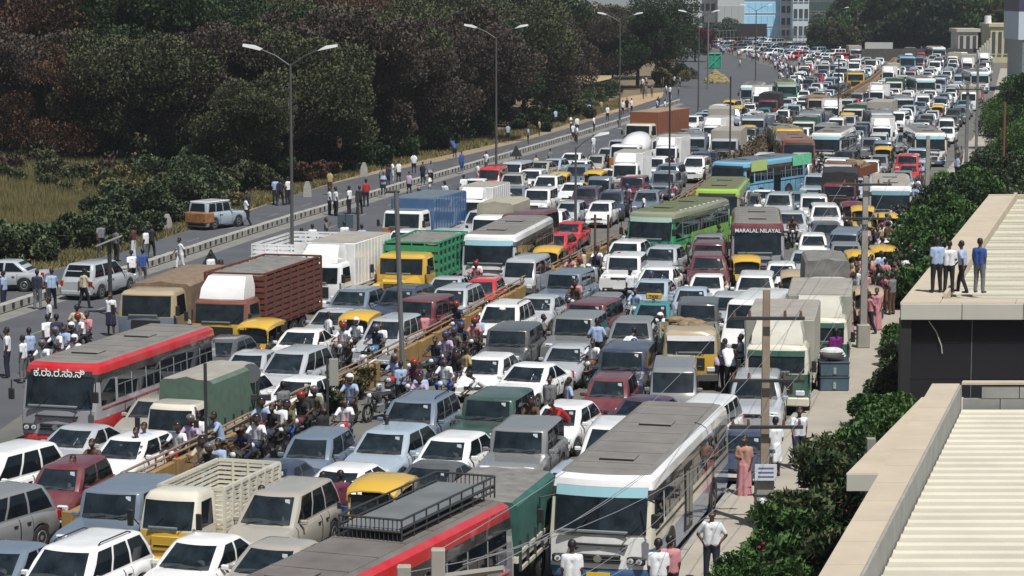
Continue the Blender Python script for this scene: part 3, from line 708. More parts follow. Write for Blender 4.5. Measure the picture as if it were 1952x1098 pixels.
def bike_proto(key, kind='bike'):
    pr = Proto(key, 'motorcycle' if kind == 'bike' else 'scooter'); r = .30 if kind == 'bike' else .22; yf, yr_ = (-.64, .62) if kind == 'bike' else (-.58, .52)
    g = MB()
    if kind == 'bike':
        g.path([(0, -.45, .85), (0, -.1, .72), (0, .35, .68), (0, .62, .32)], .035, BLK, 6); g.path([(0, -.42, .8), (0, -.25, .35), (0, .3, .3), (0, .62, .3)], .03, BLK, 6)
        g.box(-.13, .13, -.2, .22, .25, .55, GALV, .05); g.tube((.13, -.15, .28), (.14, .75, .34), .035, .05, CHR, 8)
        pr.part('frame', g, 1.2)
        t = MB(); rings = []
        for y, w, z0, z1 in ((-.38, .05, .72, .84), (-.28, .12, .68, .92), (-.05, .14, .68, .93), (.12, .07, .7, .82)): rings.append([(-w, y, z0), (w, y, z0), (w * 1.1, y, lerp(.5, z0, z1)), (w * .6, y, z1), (-w * .6, y, z1), (-w * 1.1, y, lerp(.5, z0, z1))])
        t.loft(rings[::-1], BODY); pr.part('fuel_tank', t, .5)
        t = MB(); t.box(-.13, .13, .08, .75, .74, .84, BLK, .04); pr.part('seat', t, .7)
        t = MB(); t.box(-.06, .06, .6, .9, .6, .72, BODY, .03); pr.part('tail_panel', t, .4); t = MB(); t.box(-.09, .09, yf - .28, yf + .2, r * 2 + .0, r * 2 + .035, BODY, .015); pr.part('mudguard', t, .5)
    else:
        g.box(-.17, .17, .05, .78, .32, .72, BODY, .1); g.box(-.15, .15, -.35, .1, .2, .27, BODY, .02)
        g.loft([[(-.17, -.42, .25), (.17, -.42, .25), (.15, -.34, .25), (-.15, -.34, .25)], [(-.19, -.48, .6), (.19, -.48, .6), (.15, -.36, .6), (-.15, -.36, .6)], [(-.13, -.44, .92), (.13, -.44, .92), (.1, -.34, .92), (-.1, -.34, .92)]], BODY)
        pr.part('frame', g, 1.2)
        t = MB(); t.box(-.14, .14, .05, .72, .72, .80, BLK, .035); pr.part('seat', t, .7)
        t = MB(); t.box(-.08, .08, yf - .22, yf + .2, r * 2, r * 2 + .05, BODY, .02); pr.part('mudguard', t, .4)
    t = MB()
    for sd in (-1, 1): t.tube((sd * .07, yf, r), (sd * .05, -.46, .9), .02, .02, CHR, 6)
    pr.part('fork', t, .7)
    t = MB(); t.path([(-.35, -.30, .98), (-.18, -.42, 1.0), (.18, -.42, 1.0), (.35, -.30, .98)], .018, BLK, 6); hb = pr.part('handlebar', t, .7)
    for sd in (-1, 1):
        m_ = MB(); m_.path([(sd * .25, -.36, 1.0), (sd * .30, -.38, 1.16)], .008, BLK, 4); m_.ball((sd * .31, -.38, 1.19), (.05, .015, .035), CHR, 8, 5); pr.part('mirror', m_, .1, hb)
    t = MB(); t.ball((0, -.56, .86), (.09, .07, .09), LAMP, 10, 6); t.ball((0, -.52, .86), (.10, .08, .10), BODY, 10, 6); pr.part('headlight', t, .2)
    for y in (yf, yr_):
        t = MB(); n = 16
        def circ(x, rr): return [(x, y + rr * math.cos(2 * math.pi * i / n), r + rr * math.sin(2 * math.pi * i / n)) for i in range(n)]
        t.loft([circ(-.045, r * .8), circ(-.045, r * .95), circ(0, r), circ(.045, r * .95), circ(.045, r * .8), circ(0, r * .78)], RUB, False); w = pr.part('tyre' if False else 'wheel', t, .6)
        q = MB(); q.tube((-.05, y, r), (.05, y, r), .05, .05, GALV, 8)
        for k in range(6): a = k * math.pi / 3; q.tube((0, y, r), (0, y + r * .8 * math.cos(a), r + r * .8 * math.sin(a)), .012, .012, CHR, 4)
        pr.part('rim', q, .3, w)
    pr.dim = (1.9, .7); return pr

PROT = {}
def build_protos():
    p = PROT
    p['hatch'] = car_proto('hatchback', 'hatchback', 3.7, .82, 1.50, .94, .98, .92, -1.02, 1.70, -.42, 1.25, (-1.15, 1.22), .29, nose=.72, boot=.98) if False else \
        car_proto('hatchback', 'hatchback', 3.7, .82, 1.50, .95, .93, .96, -.98, 1.72, -.32, 1.22, (-1.17, 1.20), .29, nose=.70, npil=1)
    p['hatch2'] = car_proto('hatchback', 'hatchback', 3.5, .78, 1.56, .97, .97, .98, -.98, 1.66, -.38, 1.40, (-1.10, 1.15), .28, nose=.74, npil=1, squarish=.3)
    p['sedan'] = car_proto('sedan', 'sedan', 4.4, .86, 1.47, .92, .90, .98, -.88, 1.60, -.08, .92, (-1.32, 1.28), .31, nose=.68, npil=1)
    p['sedan2'] = car_proto('sedan', 'sedan', 4.25, .84, 1.45, .91, .91, .96, -.95, 1.45, -.25, .82, (-1.28, 1.22), .30, nose=.72, npil=1, squarish=.35)
    p['suv'] = car_proto('sport_utility_car', 'suv', 4.5, .92, 1.82, 1.14, 1.12, 1.08, -.98, 2.12, -.35, 1.80, (-1.38, 1.35), .37, nose=.90, npil=2, rails=True, squarish=.2)
    p['suv2'] = car_proto('sport_utility_car', 'suv', 4.35, .92, 1.70, 1.08, 1.06, 1.04, -.98, 2.08, -.30, 1.45, (-1.34, 1.32), .36, nose=.86, npil=1, squarish=.1)
    p['mpv'] = car_proto('people_carrier', 'people carrier', 4.55, .88, 1.76, 1.06, 1.02, 1.04, -1.12, 2.16, -.38, 1.82, (-1.42, 1.40), .32, nose=.80, npil=2)
    p['jeep'] = car_proto('jeep', 'jeep', 4.3, .90, 1.86, 1.16, 1.14, 1.12, -.72, 2.08, -.48, 1.95, (-1.35, 1.28), .37, rw=.76, nose=1.02, npil=2, squarish=1.0, hoodflat=True)
    p['hatch3'] = car_proto('hatchback', 'hatchback', 3.85, .85, 1.48, .97, .90, 1.02, -.78, 1.80, -.02, 1.10, (-1.22, 1.27), .31, nose=.66, npil=1)
    p['sedan3'] = car_proto('sedan', 'sedan', 4.6, .88, 1.46, .94, .88, 1.02, -.72, 1.75, .10, .95, (-1.40, 1.35), .32, nose=.64, npil=1, plate=PLY)
    p['suv3'] = car_proto('sport_utility_car', 'suv', 4.7, .95, 1.84, 1.18, 1.18, 1.16, -.88, 2.25, -.50, 2.02, (-1.42, 1.42), .39, nose=1.0, npil=2, squarish=.7, hoodflat=True)
    p['mpv2'] = car_proto('people_carrier', 'people carrier', 4.2, .84, 1.72, 1.02, .96, 1.02, -1.25, 2.02, -.35, 1.62, (-1.35, 1.30), .31, nose=.76, npil=2, plate=PLY)
    p['van'] = van_proto('van', 'van', 3.7, .76, 1.86, 1.05, .22, .38, (-1.15, 1.1), .27, 3, low=BODY2)
    p['bigvan'] = van_proto('minibus', 'minibus', 5.4, .98, 2.25, 1.25, .45, .5, (-1.7, 1.6), .33, 4, carrier=False)
    p['rick'] = rick_proto('auto_rickshaw', 'yellow', 'black')
    p['rickgreen'] = rick_proto('auto_rickshaw', 'yellow', 'darkgreen')
    p['ricktan'] = rick_proto('auto_rickshaw', 'tan', 'navy')
    p['rickred'] = rick_proto('auto_rickshaw', 'maroon', 'black')
    p['bike'] = bike_proto('motorcycle', 'bike'); p['scooter'] = bike_proto('scooter', 'scooter')
    sky = mat('sun_band_blue', (.30, .52, .58), .25); skyd = mat('sun_band_teal', (.16, .30, .36), .25)
    p['bus_red'] = bus_proto('city_bus', 9.4, low='red', mid='busgrey', upper='black', edge='red', front='busgrey', nwin=7)
    p['bus_maroon'] = bus_proto('city_bus', 9.5, low='maroon', mid='busgrey', upper='black', edge='maroon', front='busgrey')
    p['bus_blue'] = bus_proto('coach_bus', 11.0, style='coach', low='midblue', mid='cream', upper='black', edge='white', front='white', visor=sky, nwin=7)
    p['bus_white'] = bus_proto('coach_bus', 10.5, style='coach', low='white', mid='silver', upper='darkgrey', edge='white', front='white', visor=sky)
    p['bus_white2'] = bus_proto('coach_bus', 10, style='coach', low='silver', mid='silver', upper='darkgrey', edge='white', front='white', visor=skyd, roof=ROOFD)
    p['bus_green'] = bus_proto('coach_bus', 9.5, style='coach', low='lime', mid='green', upper='bottle', edge='khaki', front='teal', visor=mat('sun_band_pale', (.35, .5, .42), .3), roof=mat('roof_olive', (.13, .15, .08), .8, noise=.3))
    p['bus_lime'] = bus_proto('coach_bus', 9.5, style='coach', low='lime', mid='khaki', upper='khaki', edge='lime', front='lime', roof=mat('roof_olive2', (.15, .16, .09), .8, noise=.3))
    p['bus_sky'] = bus_proto('city_bus', 9.0, style='panel', low='skyblue', mid='skyblue', upper='black', edge='skyblue', front='blue', roof=mat('roof_bluegrey', (.12, .16, .19), .8, noise=.3))
    p['bus_brown'] = bus_proto('coach_bus', 10, style='coach', low='maroon', mid='brown', upper='brown', edge='brown', front='maroon', roof=mat('roof_brown', (.2, .13, .1), .8, noise=.3))
    p['bus_rack'] = bus_proto('city_bus', 10.5, hw=1.1, low='busgrey', mid='busgrey', upper='black', edge='red', front='busgrey', rack=True, roof=mat('roof_maroon_grey', (.155, .145, .135), .8, rgb2=(.10, .085, .08), nscale=.9))
    p['pick_slat'] = truck_proto('pickup_truck', 'slat', 5.0, .86, 1.95, 1.85, 'cream', 'yellow', 'cream', small=True, cablen=1.35, bumper='yellow')
    p['pick_tarp'] = truck_proto('pickup_truck', 'tarp', 5.0, .86, 1.95, 2.55, 'cream', 'yellow', boxm=mat('tarp_sage', (.10, .165, .125), .8, noise=.25, bump=.3), roofm=ROOFD, small=True, cablen=1.3, bumper='yellow')
    p['pick_tarpgrey'] = truck_proto('pickup_truck', 'tarp', 5.2, .9, 2.0, 2.65, 'white', 'yellow', boxm=TARPD, small=True, cablen=1.3, bumper='yellow')
    p['pick_open'] = truck_proto('pickup_truck', 'load', 5.0, .85, 1.9, 1.75, 'steel', 'steel', 'steel', small=True, cablen=1.5, bumper='steel', goods=SACK)
    p['truck_brown'] = truck_proto('lattice_truck', 'slat', 8.6, 1.2, 2.45, 3.35, 'brown', 'yellow', boxm=WOODB, goods=TARPD, deflector=pm('white'), roofm=pm('brown'))
    p['truck_whiteslat'] = truck_proto('lattice_truck', 'slat', 7.5, 1.15, 2.4, 3.0, 'white', 'white', 'white', bumper='white')
    p['truck_white'] = truck_proto('box_truck', 'box', 7.0, 1.1, 2.35, 3.15, 'white', 'white', 'white', deflector=pm('white'), bumper='white')
    p['truck_yellow'] = truck_proto('bonneted_truck', 'lattice', 8.2, 1.2, 2.35, 2.75, 'yellow', 'yellow', boxm=METG, nose=1.3, goods=TARPD, bumper='yellow')
    p['truck_tarpbrown'] = truck_proto('tarpaulin_truck', 'tarp', 8.0, 1.2, 2.55, 2.7, 'tan', 'steel', boxm=TARPB, bumper='yellow', roofm=None)
    p['truck_blue'] = truck_proto('box_truck', 'box', 7.5, 1.15, 2.5, 3.1, 'white', 'orange', 'midblue', roofm=mat('roof_bluegrey', (.12, .16, .19), .8), bumper='orange', deflector=None)
    p['truck_cream'] = truck_proto('box_truck', 'box', 7.2, 1.12, 2.4, 3.1, 'cream', 'darkgreen', boxm=mat('box_cream_grey', (.36, .36, .31), .6, noise=.15, nscale=1), deflector=mat('cream_dull', (.50, .49, .42), .6, noise=.12), bumper='cream', visor=pm('darkgreen'))
    p['truck_mustard'] = truck_proto('flat_nosed_truck', 'load', 6.2, 1.05, 2.2, 2.2, 'tan', 'yellow', 'khaki', bumper='darkgrey', visor=pm('white'), goods=SACK)
    p['truck_green'] = truck_proto('tarpaulin_truck', 'tarp', 5.6, 1.12, 2.2, 2.6, 'cream', 'cream', boxm=TARPG, roofm=TARPD, bumper='cream')
    p['truck_black'] = truck_proto('tarpaulin_truck', 'tarp', 6.5, 1.1, 2.2, 2.9, 'maroon', 'maroon', boxm=TARPK, bumper='black')
    p['truck_rust'] = truck_proto('dump_truck', 'load', 7.5, 1.15, 2.35, 2.35, 'brown', 'brown', boxm=mat('rust_red', (.22, .07, .035), .7, noise=.4), bumper='brown', goods=SACK, visor=pm('white'))
    p['truck_dumpblue'] = truck_proto('dump_truck', 'load', 7.5, 1.2, 2.6, 2.9, 'steel', 'steel', 'steel', bumper='steel', goods=TARPD, visor=pm('white'))
    p['truck_mustbox'] = truck_proto('dump_truck', 'load', 7.5, 1.2, 2.6, 3.0, 'yellow', 'yellow', 'khaki', bumper='yellow', goods=TARPD)
    p['truck_grey'] = truck_proto('box_truck', 'box', 7.5, 1.15, 2.4, 3.1, 'silver', 'silver', 'beige', bumper='silver')
    p['truck_container'] = truck_proto('container_truck', 'box', 10.0, 1.25, 2.6, 3.6, 'cream', 'orange', boxm=mat('container_rust', (.24, .085, .045), .7, noise=.2), bumper='orange', roofm=mat('roof_tan', (.3, .22, .14), .8, noise=.2))
    p['mixer'] = truck_proto('concrete_mixer_truck', 'mixer', 8.4, 1.2, 2.6, 3.6, 'white', 'orange', bumper='white')
    p['box_small'] = truck_proto('box_truck', 'box', 5.4, .95, 2.1, 2.7, 'white', 'white', 'white', small=True, cablen=1.4, deflector=pm('white'), bumper='white')
    p['box_beige'] = truck_proto('tarpaulin_truck', 'tarp', 5.6, .98, 2.1, 2.75, 'white', 'white', boxm=mat('tarp_beige', (.36, .34, .27), .8, noise=.2, bump=.3), small=True, bumper='white')
    p['box_sky'] = truck_proto('tarpaulin_truck', 'tarp', 5.6, .98, 2.1, 2.8, 'white', 'white', boxm=mat('tarp_beige', (.36, .34, .27), .8, noise=.2, bump=.3), small=True, bumper='white', deflector=mat('printed_board', (.7, .76, .8), .5, rgb2=(.22, .45, .62), nscale=5))
# ------------------------------------------------------------------ people
SKIN = mat('skin_brown', (.085, .042, .026), .55); HAIR = mat('hair_black', (.012, .010, .010), .5)
SHIRT = mat('shirt', (.7, .72, .76), .85); TROU = mat('trousers', (.02, .022, .03), .85); SHOE = mat('shoes', (.02, .017, .015), .5)
CLOTH = dict(white=(.74, .76, .80), paleblue=(.33, .43, .62), blue=(.03, .08, .30), pink=(.55, .24, .27), lilac=(.46, .36, .52), red=(.38, .02, .02), maroon=(.12, .02, .05), green=(.012, .10, .045),
             black=(.015, .015, .018), grey=(.16, .17, .18), cream=(.52, .47, .33), yellow=(.6, .42, .04), purple=(.16, .01, .16), navy=(.014, .019, .045), brown=(.11, .055, .03), stripe=(.12, .11, .06), teal=(.02, .25, .30), sand=(.42, .33, .15), peach=(.45, .25, .19))
def cm(c): return mat('cloth_' + c, CLOTH[c], .85, noise=.22, nscale=9)
for c in CLOTH: cm(c)
def cap(p, q, r0, r1): return ('c', Vector(p), Vector(q), r0, r1)
def pose_prims(kind):
    """list of (primitive, zone); zones: skin shirt trou hair shoe. The figure faces -Y"""
    S = []; A = lambda z, *a: S.append((cap(*a), z))
    seat = kind in ('rider', 'pillion', 'rider_helmet'); skirt = kind in ('dress', 'dhoti')
    dz = -.12 if seat else 0; lean = {'rider': -.10, 'rider_helmet': -.10, 'bent': -.38, 'walk': -.03}.get(kind, 0)
    hip = Vector((0, 0, .95 + dz)); 
    chest = hip + Vector((0, lean, .36)); neck = hip + Vector((0, lean * 1.35, .52)); head = neck + Vector((0, lean * .5 - .02, .17))
    fat = 1.06 if kind in ('stand', 'hips') else 1.0
    # torso: flattened by using two parallel capsules
    for sx in (-1, 1):
        A('shirt', hip + Vector((sx * .065, 0, .02)), hip + Vector((sx * .07, lean * .4, .2)), .115 * fat, .112 * fat)
        A('shirt', hip + Vector((sx * .07, lean * .4, .2)), chest + Vector((sx * .085, 0, .03)), .112 * fat, .108)
        A('shirt', chest + Vector((sx * .06, 0, .06)), neck + Vector((sx * .14, .01, -.07)), .10, .062)
    A('shirt', chest + Vector((0, 0, .05)), neck + Vector((0, 0, -.05)), .11, .07)
    A('skin', neck + Vector((0, 0, -.04)), head + Vector((0, 0, -.06)), .052, .052)
    # head: skull, jaw, nose, ears, hair
    A('skin', head + Vector((0, .01, .03)), head + Vector((0, -.015, -.02)), .088, .078)
    A('skin', head + Vector((0, -.03, -.05)), head + Vector((0, -.04, -.075)), .055, .042)
    A('skin', head + Vector((0, -.095, .0)), head + Vector((0, -.108, -.03)), .014, .018)
    for sx in (-1, 1): A('skin', head + Vector((sx * .083, .01, .01)), head + Vector((sx * .083, .012, -.03)), .018, .014)
    if kind == 'rider_helmet':
        A('hair', head + Vector((0, .01, .05)), head + Vector((0, .015, -.01)), .128, .125)
    else:
        A('hair', head + Vector((0, .022, .052)), head + Vector((0, .04, .0)), .090, .082)
        if kind == 'dress': A('hair', head + Vector((0, .07, -.02)), head + Vector((0, .09, -.28)), .04, .022)
    # arms
    arms = {
        'stand': [((.03, .02, -.28), (-.0, -.04, -.52)), ((.03, .02, -.28), (.0, -.04, -.52))],
        'hips': [((.14, .04, -.26), (.02, -.05, -.42)), ((.14, .04, -.26), (.02, -.05, -.42))],
        'fold': [((.05, -.02, -.27), (-.14, -.2, -.22)), ((.05, -.02, -.27), (-.14, -.2, -.25))],
        'walk': [((.03, -.12, -.26), (.0, -.28, -.44)), ((.03, .14, -.25), (.02, .16, -.50))],
        'phone': [((.06, -.08, -.26), (-.04, -.2, -.02)), ((.03, .02, -.28), (.0, -.05, -.52))],
        'bent': [((.03, -.18, -.22), (.0, -.36, -.38)), ((.03, -.18, -.22), (.0, -.36, -.38))],
        'dress': [((.04, -.05, -.27), (-.08, -.22, -.26)), ((.03, .02, -.28), (.0, -.05, -.5))],
        'dhoti': [((.03, .02, -.28), (-.0, -.06, -.52)), ((.03, .02, -.28), (.0, -.04, -.52))],
        'rider': [((.10, -.18, -.20), (.12, -.44, -.24)), ((.10, -.18, -.20), (.12, -.44, -.24))],
        'pillion': [((.05, -.1, -.26), (-.02, -.32, -.36)), ((.05, -.1, -.26), (-.02, -.32, -.36))]}
    arms['rider_helmet'] = arms['rider']
    hands = []
    for sx, (e, w) in zip((-1, 1), arms[kind]):
        sh = neck + Vector((sx * .165, .01, -.075)); el = sh + Vector((sx * e[0], e[1], e[2])); wr = sh + Vector((sx * w[0], w[1], w[2]))
        mid = sh.lerp(el, .75)
        A('shirt', sh, mid, .062, .055); A('skin', sh.lerp(el, .6), el, .042, .040); A('skin', el, wr, .040, .028)
        dr = (wr - el).normalized(); A('skin', wr, wr + dr * .07, .030, .036); hands.append((wr + dr * .07, dr, sx))
    # legs
    if seat:
        for sx in (-1, 1):
            kn = hip + Vector((sx * .20, -.40, -.08)); an = Vector((sx * .17, -.22, .38)); 
            A('trou', hip + Vector((sx * .08, 0, -.02)), kn, .105, .078); A('trou', kn, an, .075, .05); A('shoe', an + Vector((0, .0, -.03)), an + Vector((0, -.16, -.06)), .045, .04)
    elif skirt:
        top_, bot = .92, (.06 if kind == 'dress' else .48)
        for k in range(6):
            a = k * math.pi / 3; d0 = Vector((math.cos(a) * .08, math.sin(a) * .06, 0)); d1 = Vector((math.cos(a) * .15, math.sin(a) * .14, 0))
            A('trou', Vector((0, 0, top_)) + d0, Vector((0, 0, bot)) + d1, .10, .075)
        if kind == 'dhoti':
            for sx in (-1, 1): A('skin', (sx * .1, 0, .55), (sx * .11, .0, .1), .06, .04); A('shoe', (sx * .11, .02, .05), (sx * .12, -.14, .04), .045, .035)
        else: A('trou', (0, 0, 1.0), (0, 0, .8), .13, .13)
    else:
        st = {'walk': ((-.20, .16), (.22, -.10))}.get(kind, ((0, 0), (0, 0)))
        for sx, (fy, ky) in zip((-1, 1), st):
            hp = hip + Vector((sx * .09, 0, -.03)); an = Vector((sx * (.12 if kind != 'walk' else .09), fy, .09)); kn = hp.lerp(an, .5) + Vector((0, -.03 - abs(fy) * .15, 0))
            A('trou', hp, kn, .105, .072); A('trou', kn, an, .072, .055); A('shoe', an + Vector((0, .02, -.04)), an + Vector((sx * .02, -.15, -.05)), .045, .038)
        A('trou', hip + Vector((-.07, 0, -.02)), hip + Vector((.07, 0, -.02)), .11, .11)
    return S, hands, head
ZN = ['skin', 'shirt', 'trou', 'hair', 'shoe']; ZM = [SKIN, SHIRT, TROU, HAIR, SHOE]
def person_proto(kind, vox=.021):
    S, hands, head = pose_prims(kind); mb = MB()
    for (c, p, q, r0, r1), z in S:
        d = q - p
        if d.length < .001: d = Vector((0, 0, .001))
        u = d.normalized(); rot = u.to_track_quat('Z', 'Y'); n = 12; rings = []
        for a in (-.95, -.6, -.2): rings.append((p + u * (r0 * a), r0 * math.sqrt(1 - a * a)))
        for a in (.2, .6, .95): rings.append((q + u * (r1 * a), r1 * math.sqrt(1 - a * a)))
        mb.loft([[tuple(cn + rot @ Vector((r * math.cos(2 * math.pi * i / n), r * math.sin(2 * math.pi * i / n), 0))) for i in range(n)] for cn, r in rings], SKIN)
    me = mb.build('tmp', False); o = link('tmp', me)
    m = o.modifiers.new('r', 'REMESH'); m.mode = 'VOXEL'; m.voxel_size = vox
    m = o.modifiers.new('s', 'SMOOTH'); m.iterations = 3 if vox < .03 else 1; m.factor = .5
    dg = bpy.context.evaluated_depsgraph_get(); ev = bpy.data.meshes.new_from_object(o.evaluated_get(dg))
    bpy.data.objects.remove(o); bpy.data.meshes.remove(me)
    nv = len(ev.vertices); co = np.empty(nv * 3, np.float32); ev.vertices.foreach_get('co', co); co = co.reshape(-1, 3)
    best = np.full(nv, 1e9); zi = np.zeros(nv, int)
    for (c, p, q, r0, r1), z in S:
        d = np.array(q - p); L2 = max(1e-6, float(d @ d)); t = np.clip(((co - np.array(p)) @ d) / L2, 0, 1)
        dist = np.linalg.norm(co - (np.array(p) + t[:, None] * d), axis=1) - (r0 + (r1 - r0) * t)
        if z == 'hair': dist = dist - .004 + np.where((co[:, 1] < head[1] - .045) & (co[:, 2] < head[2] + .06), .05, 0)
        msk = dist < best; best[msk] = dist[msk]; zi[msk] = ZN.index(z)
    B = MB(); B.v = [tuple(map(float, v)) for v in co]; fs = [tuple(p.vertices) for p in ev.polygons]
    for i, mm in enumerate(ZM): B.mi(mm)
    B.f = fs; B.fm = [int(np.bincount(zi[list(f)]).argmax()) for f in fs]
    bpy.data.meshes.remove(ev)
    if vox > .03: return B
    for wp, dr, sx in hands:      # four fingers and a thumb rooted in the palm
        side = Vector((sx, 0, 0)) if abs(dr.x) < .8 else Vector((0, 1, 0)); fw = dr.cross(side).normalized()
        for k, ln in enumerate((.07, .08, .075, .06)):
            b = wp + fw * ((k - 1.5) * .018) + dr * .015; mid = b + dr * ln * .55; B.tube(b, mid, .010, .009, SKIN, 5); B.tube(mid, mid + dr * ln * .4 - side * .018, .009, .006, SKIN, 5)
        b = wp - fw * .03 - dr * .03; B.tube(b, b + dr * .04 - fw * .03, .012, .008, SKIN, 5)
    for sx in (-1, 1):            # eyes
        B.ball(head + Vector((sx * .032, -.083, .005)), (.012, .006, .007), mat('eye_white', (.6, .58, .55), .3), 6, 4)
    B.ball(head + Vector((0, -.098, -.058)), (.022, .006, .006), mat('lips', (.12, .04, .035), .5), 6, 4)
    return B.build('person_' + kind, True, 1.2)
PPL = {}; PEOPLE = []
def person(kind, loc, rz, shirt='white', trou='navy', label=None, group=None, hair=None, hs=1.0, cat='person'):
    if kind not in PPL: PPL[kind] = person_proto(kind)
    o = link('person', PPL[kind], None, loc, rz); o.scale = (hs * 1.08, hs * 1.08, hs); PEOPLE.append((o, kind, loc, rz, shirt, trou, hair))
    for sl_ in o.material_slots:
        n = sl_.material.name
        r = cm(shirt) if n == 'shirt' else cm(trou) if n == 'trousers' else (mat('helmet_' + hair, dict(white=(.7, .72, .75), black=(.015, .015, .02), red=(.3, .02, .02), blue=(.03, .06, .2), grey=(.12, .12, .14))[hair], .25) if n == 'hair_black' and hair else None)
        if r is not None: sl_.link = 'OBJECT'; sl_.material = r
    return setp(o, label=label, category=cat, group=group)
# ------------------------------------------------------------------ road lines as curves X(Y), read off the photograph's perspective
def curve(pts):
    w = sorted([(P(x, y).y, P(x, y).x) for x, y in pts]); return w
def X(c, Y):
    if Y <= c[0][0]: a, b = c[0], c[1]
    elif Y >= c[-1][0]: a, b = c[-2], c[-1]
    else:
        for a, b in zip(c[:-1], c[1:]):
            if Y <= b[0]: break
    return a[1] + (b[1] - a[1]) * (Y - a[0]) / (b[0] - a[0])
VER = curve([(-80, 560), (71, 525), (245, 472), (370, 435), (480, 400), (560, 372), (640, 348), (780, 318), (860, 303), (1000, 268), (1080, 245), (1180, 213), (1262, 186), (1300, 160), (1330, 120), (1350, 95)])
KER = curve([(-80, 624), (0, 598), (130, 556), (290, 508), (420, 465), (560, 420), (680, 385), (760, 360), (880, 325), (1010, 287), (1100, 260), (1200, 228), (1340, 180), (1400, 155)])
JAM = curve([(-60, 800), (60, 720), (240, 640), (400, 570), (560, 505), (700, 455), (860, 375), (1000, 335), (1140, 290), (1200, 268), (1330, 215), (1460, 172), (1500, 130), (1525, 95)])
WAL = curve([(100, 1055), (230, 985), (390, 903), (470, 862), (600, 795), (790, 695), (900, 635), (1000, 575), (1100, 525), (1180, 485), (1290, 410), (1400, 335), (1500, 262), (1600, 205), (1660, 168), (1700, 130), (1725, 95)])
RKB = curve([(1265, 1130), (1310, 1060), (1400, 940), (1500, 820), (1565, 745), (1605, 680), (1645, 600), (1690, 510), (1745, 420), (1790, 350), (1840, 290), (1875, 230), (1895, 180), (1910, 120), (1925, 90)])
SID = curve([(1400, 1130), (1440, 1060), (1475, 1000), (1545, 900), (1600, 800), (1655, 700), (1700, 620), (1725, 560), (1765, 450), (1800, 380), (1855, 300), (1890, 235), (1915, 180), (1935, 120)])

ASPH = mat('worn_asphalt', (.088, .093, .102), .85, rgb2=(.062, .066, .074), nscale=.35, detail=12)
ASPH2 = mat('asphalt_dusty', (.15, .145, .13), .9, rgb2=(.09, .09, .085), nscale=.5, detail=12)
PAVE = mat('dusty_concrete', (.37, .34, .285), .9, rgb2=(.29, .265, .225), nscale=.6, detail=12, bump=.2)
SOIL = mat('dry_soil', (.20, .145, .085), .95, rgb2=(.12, .095, .06), nscale=.25, detail=12, bump=.4)
KERBM = mat('kerb_concrete', (.34, .335, .31), .9, rgb2=(.25, .245, .225), nscale=2.5)
KERBB = mat('kerb_black', (.03, .03, .032), .85, noise=.4, nscale=4)
OCHRE = mat('wall_ochre', (.33, .20, .06), .85, rgb2=(.22, .14, .055), nscale=1.4, detail=10, bump=.3)
RAILM = mat('rail_pipe', (.32, .22, .14), .6, noise=.4, nscale=4)
LINE = mat('road_line_worn', (.26, .26, .26), .85, rgb2=(.12, .125, .13), nscale=4)
def strip(name, ca, cb, y0, y1, z, m, step=4, offa=0, offb=0):
    g = MB(); n = max(2, int((y1 - y0) / step)); vs = []
    for k in range(n + 1):
        Y = y0 + (y1 - y0) * k / n; a = (X(ca, Y) if isinstance(ca, list) else ca) + offa; b = (X(cb, Y) if isinstance(cb, list) else cb) + offb
        vs += [(a, Y, z), (b, Y, z)]
    g.add(vs, [(2 * k, 2 * k + 1, 2 * k + 3, 2 * k + 2) for k in range(n)], m); return structure(name, g)
# ground: one sheet, rising a little behind the verge on the wooded side
g = MB(); xs = [-3500, -900, -300, -140, -100, -80] + [-70 + 3 * k for k in range(42)] + [60, 80, 200, 600, 3500]; ys_ = [-60, 0, 40, 80, 95] + [100 + 5 * k for k in range(52)] + [380, 440, 500, 700, 1200, 2500, 7000]
def terrain(x, y):
    v = X(VER, max(100, min(y, 330))); d = v - 7 - x
    return max(0, min(2.2, d * .05)) * (1 if y < 420 else 0) - .03
g.add([(x, y, terrain(x, y)) for y in ys_ for x in xs], [(j * len(xs) + i, j * len(xs) + i + 1, (j + 1) * len(xs) + i + 1, (j + 1) * len(xs) + i) for j in range(len(ys_) - 1) for i in range(len(xs) - 1)], SOIL)
structure('ground', g, True)
strip('road_far_lane', VER, KER, 60, 430, .0, ASPH)
strip('road_empty_lane', KER, JAM, 60, 430, .004, ASPH, offb=3)
strip('road_near_lane', JAM, WAL, 40, 700, .008, ASPH2, offa=1.5)
strip('road_right_lane', WAL, RKB, 36, 900, .008, ASPH2, offb=.1)
strip('pavement', RKB, SID, 30, 420, .12, PAVE, offb=1.5)
g = MB(); n = 90
for k in range(n):     # kerb stones along the pavement
    Y0 = 45 + k * 2.0; a = Vector((X(RKB, Y0), Y0, 0)); b = Vector((X(RKB, Y0 + 1.95), Y0 + 1.95, 0)); d = (b - a).normalized(); s = Vector((-d.y, d.x, 0)) * .16
    g.slab([a, b, b + s, a + s][::-1], (0, 0, .135), KERBM)
o = structure('pavement_kerb', g)
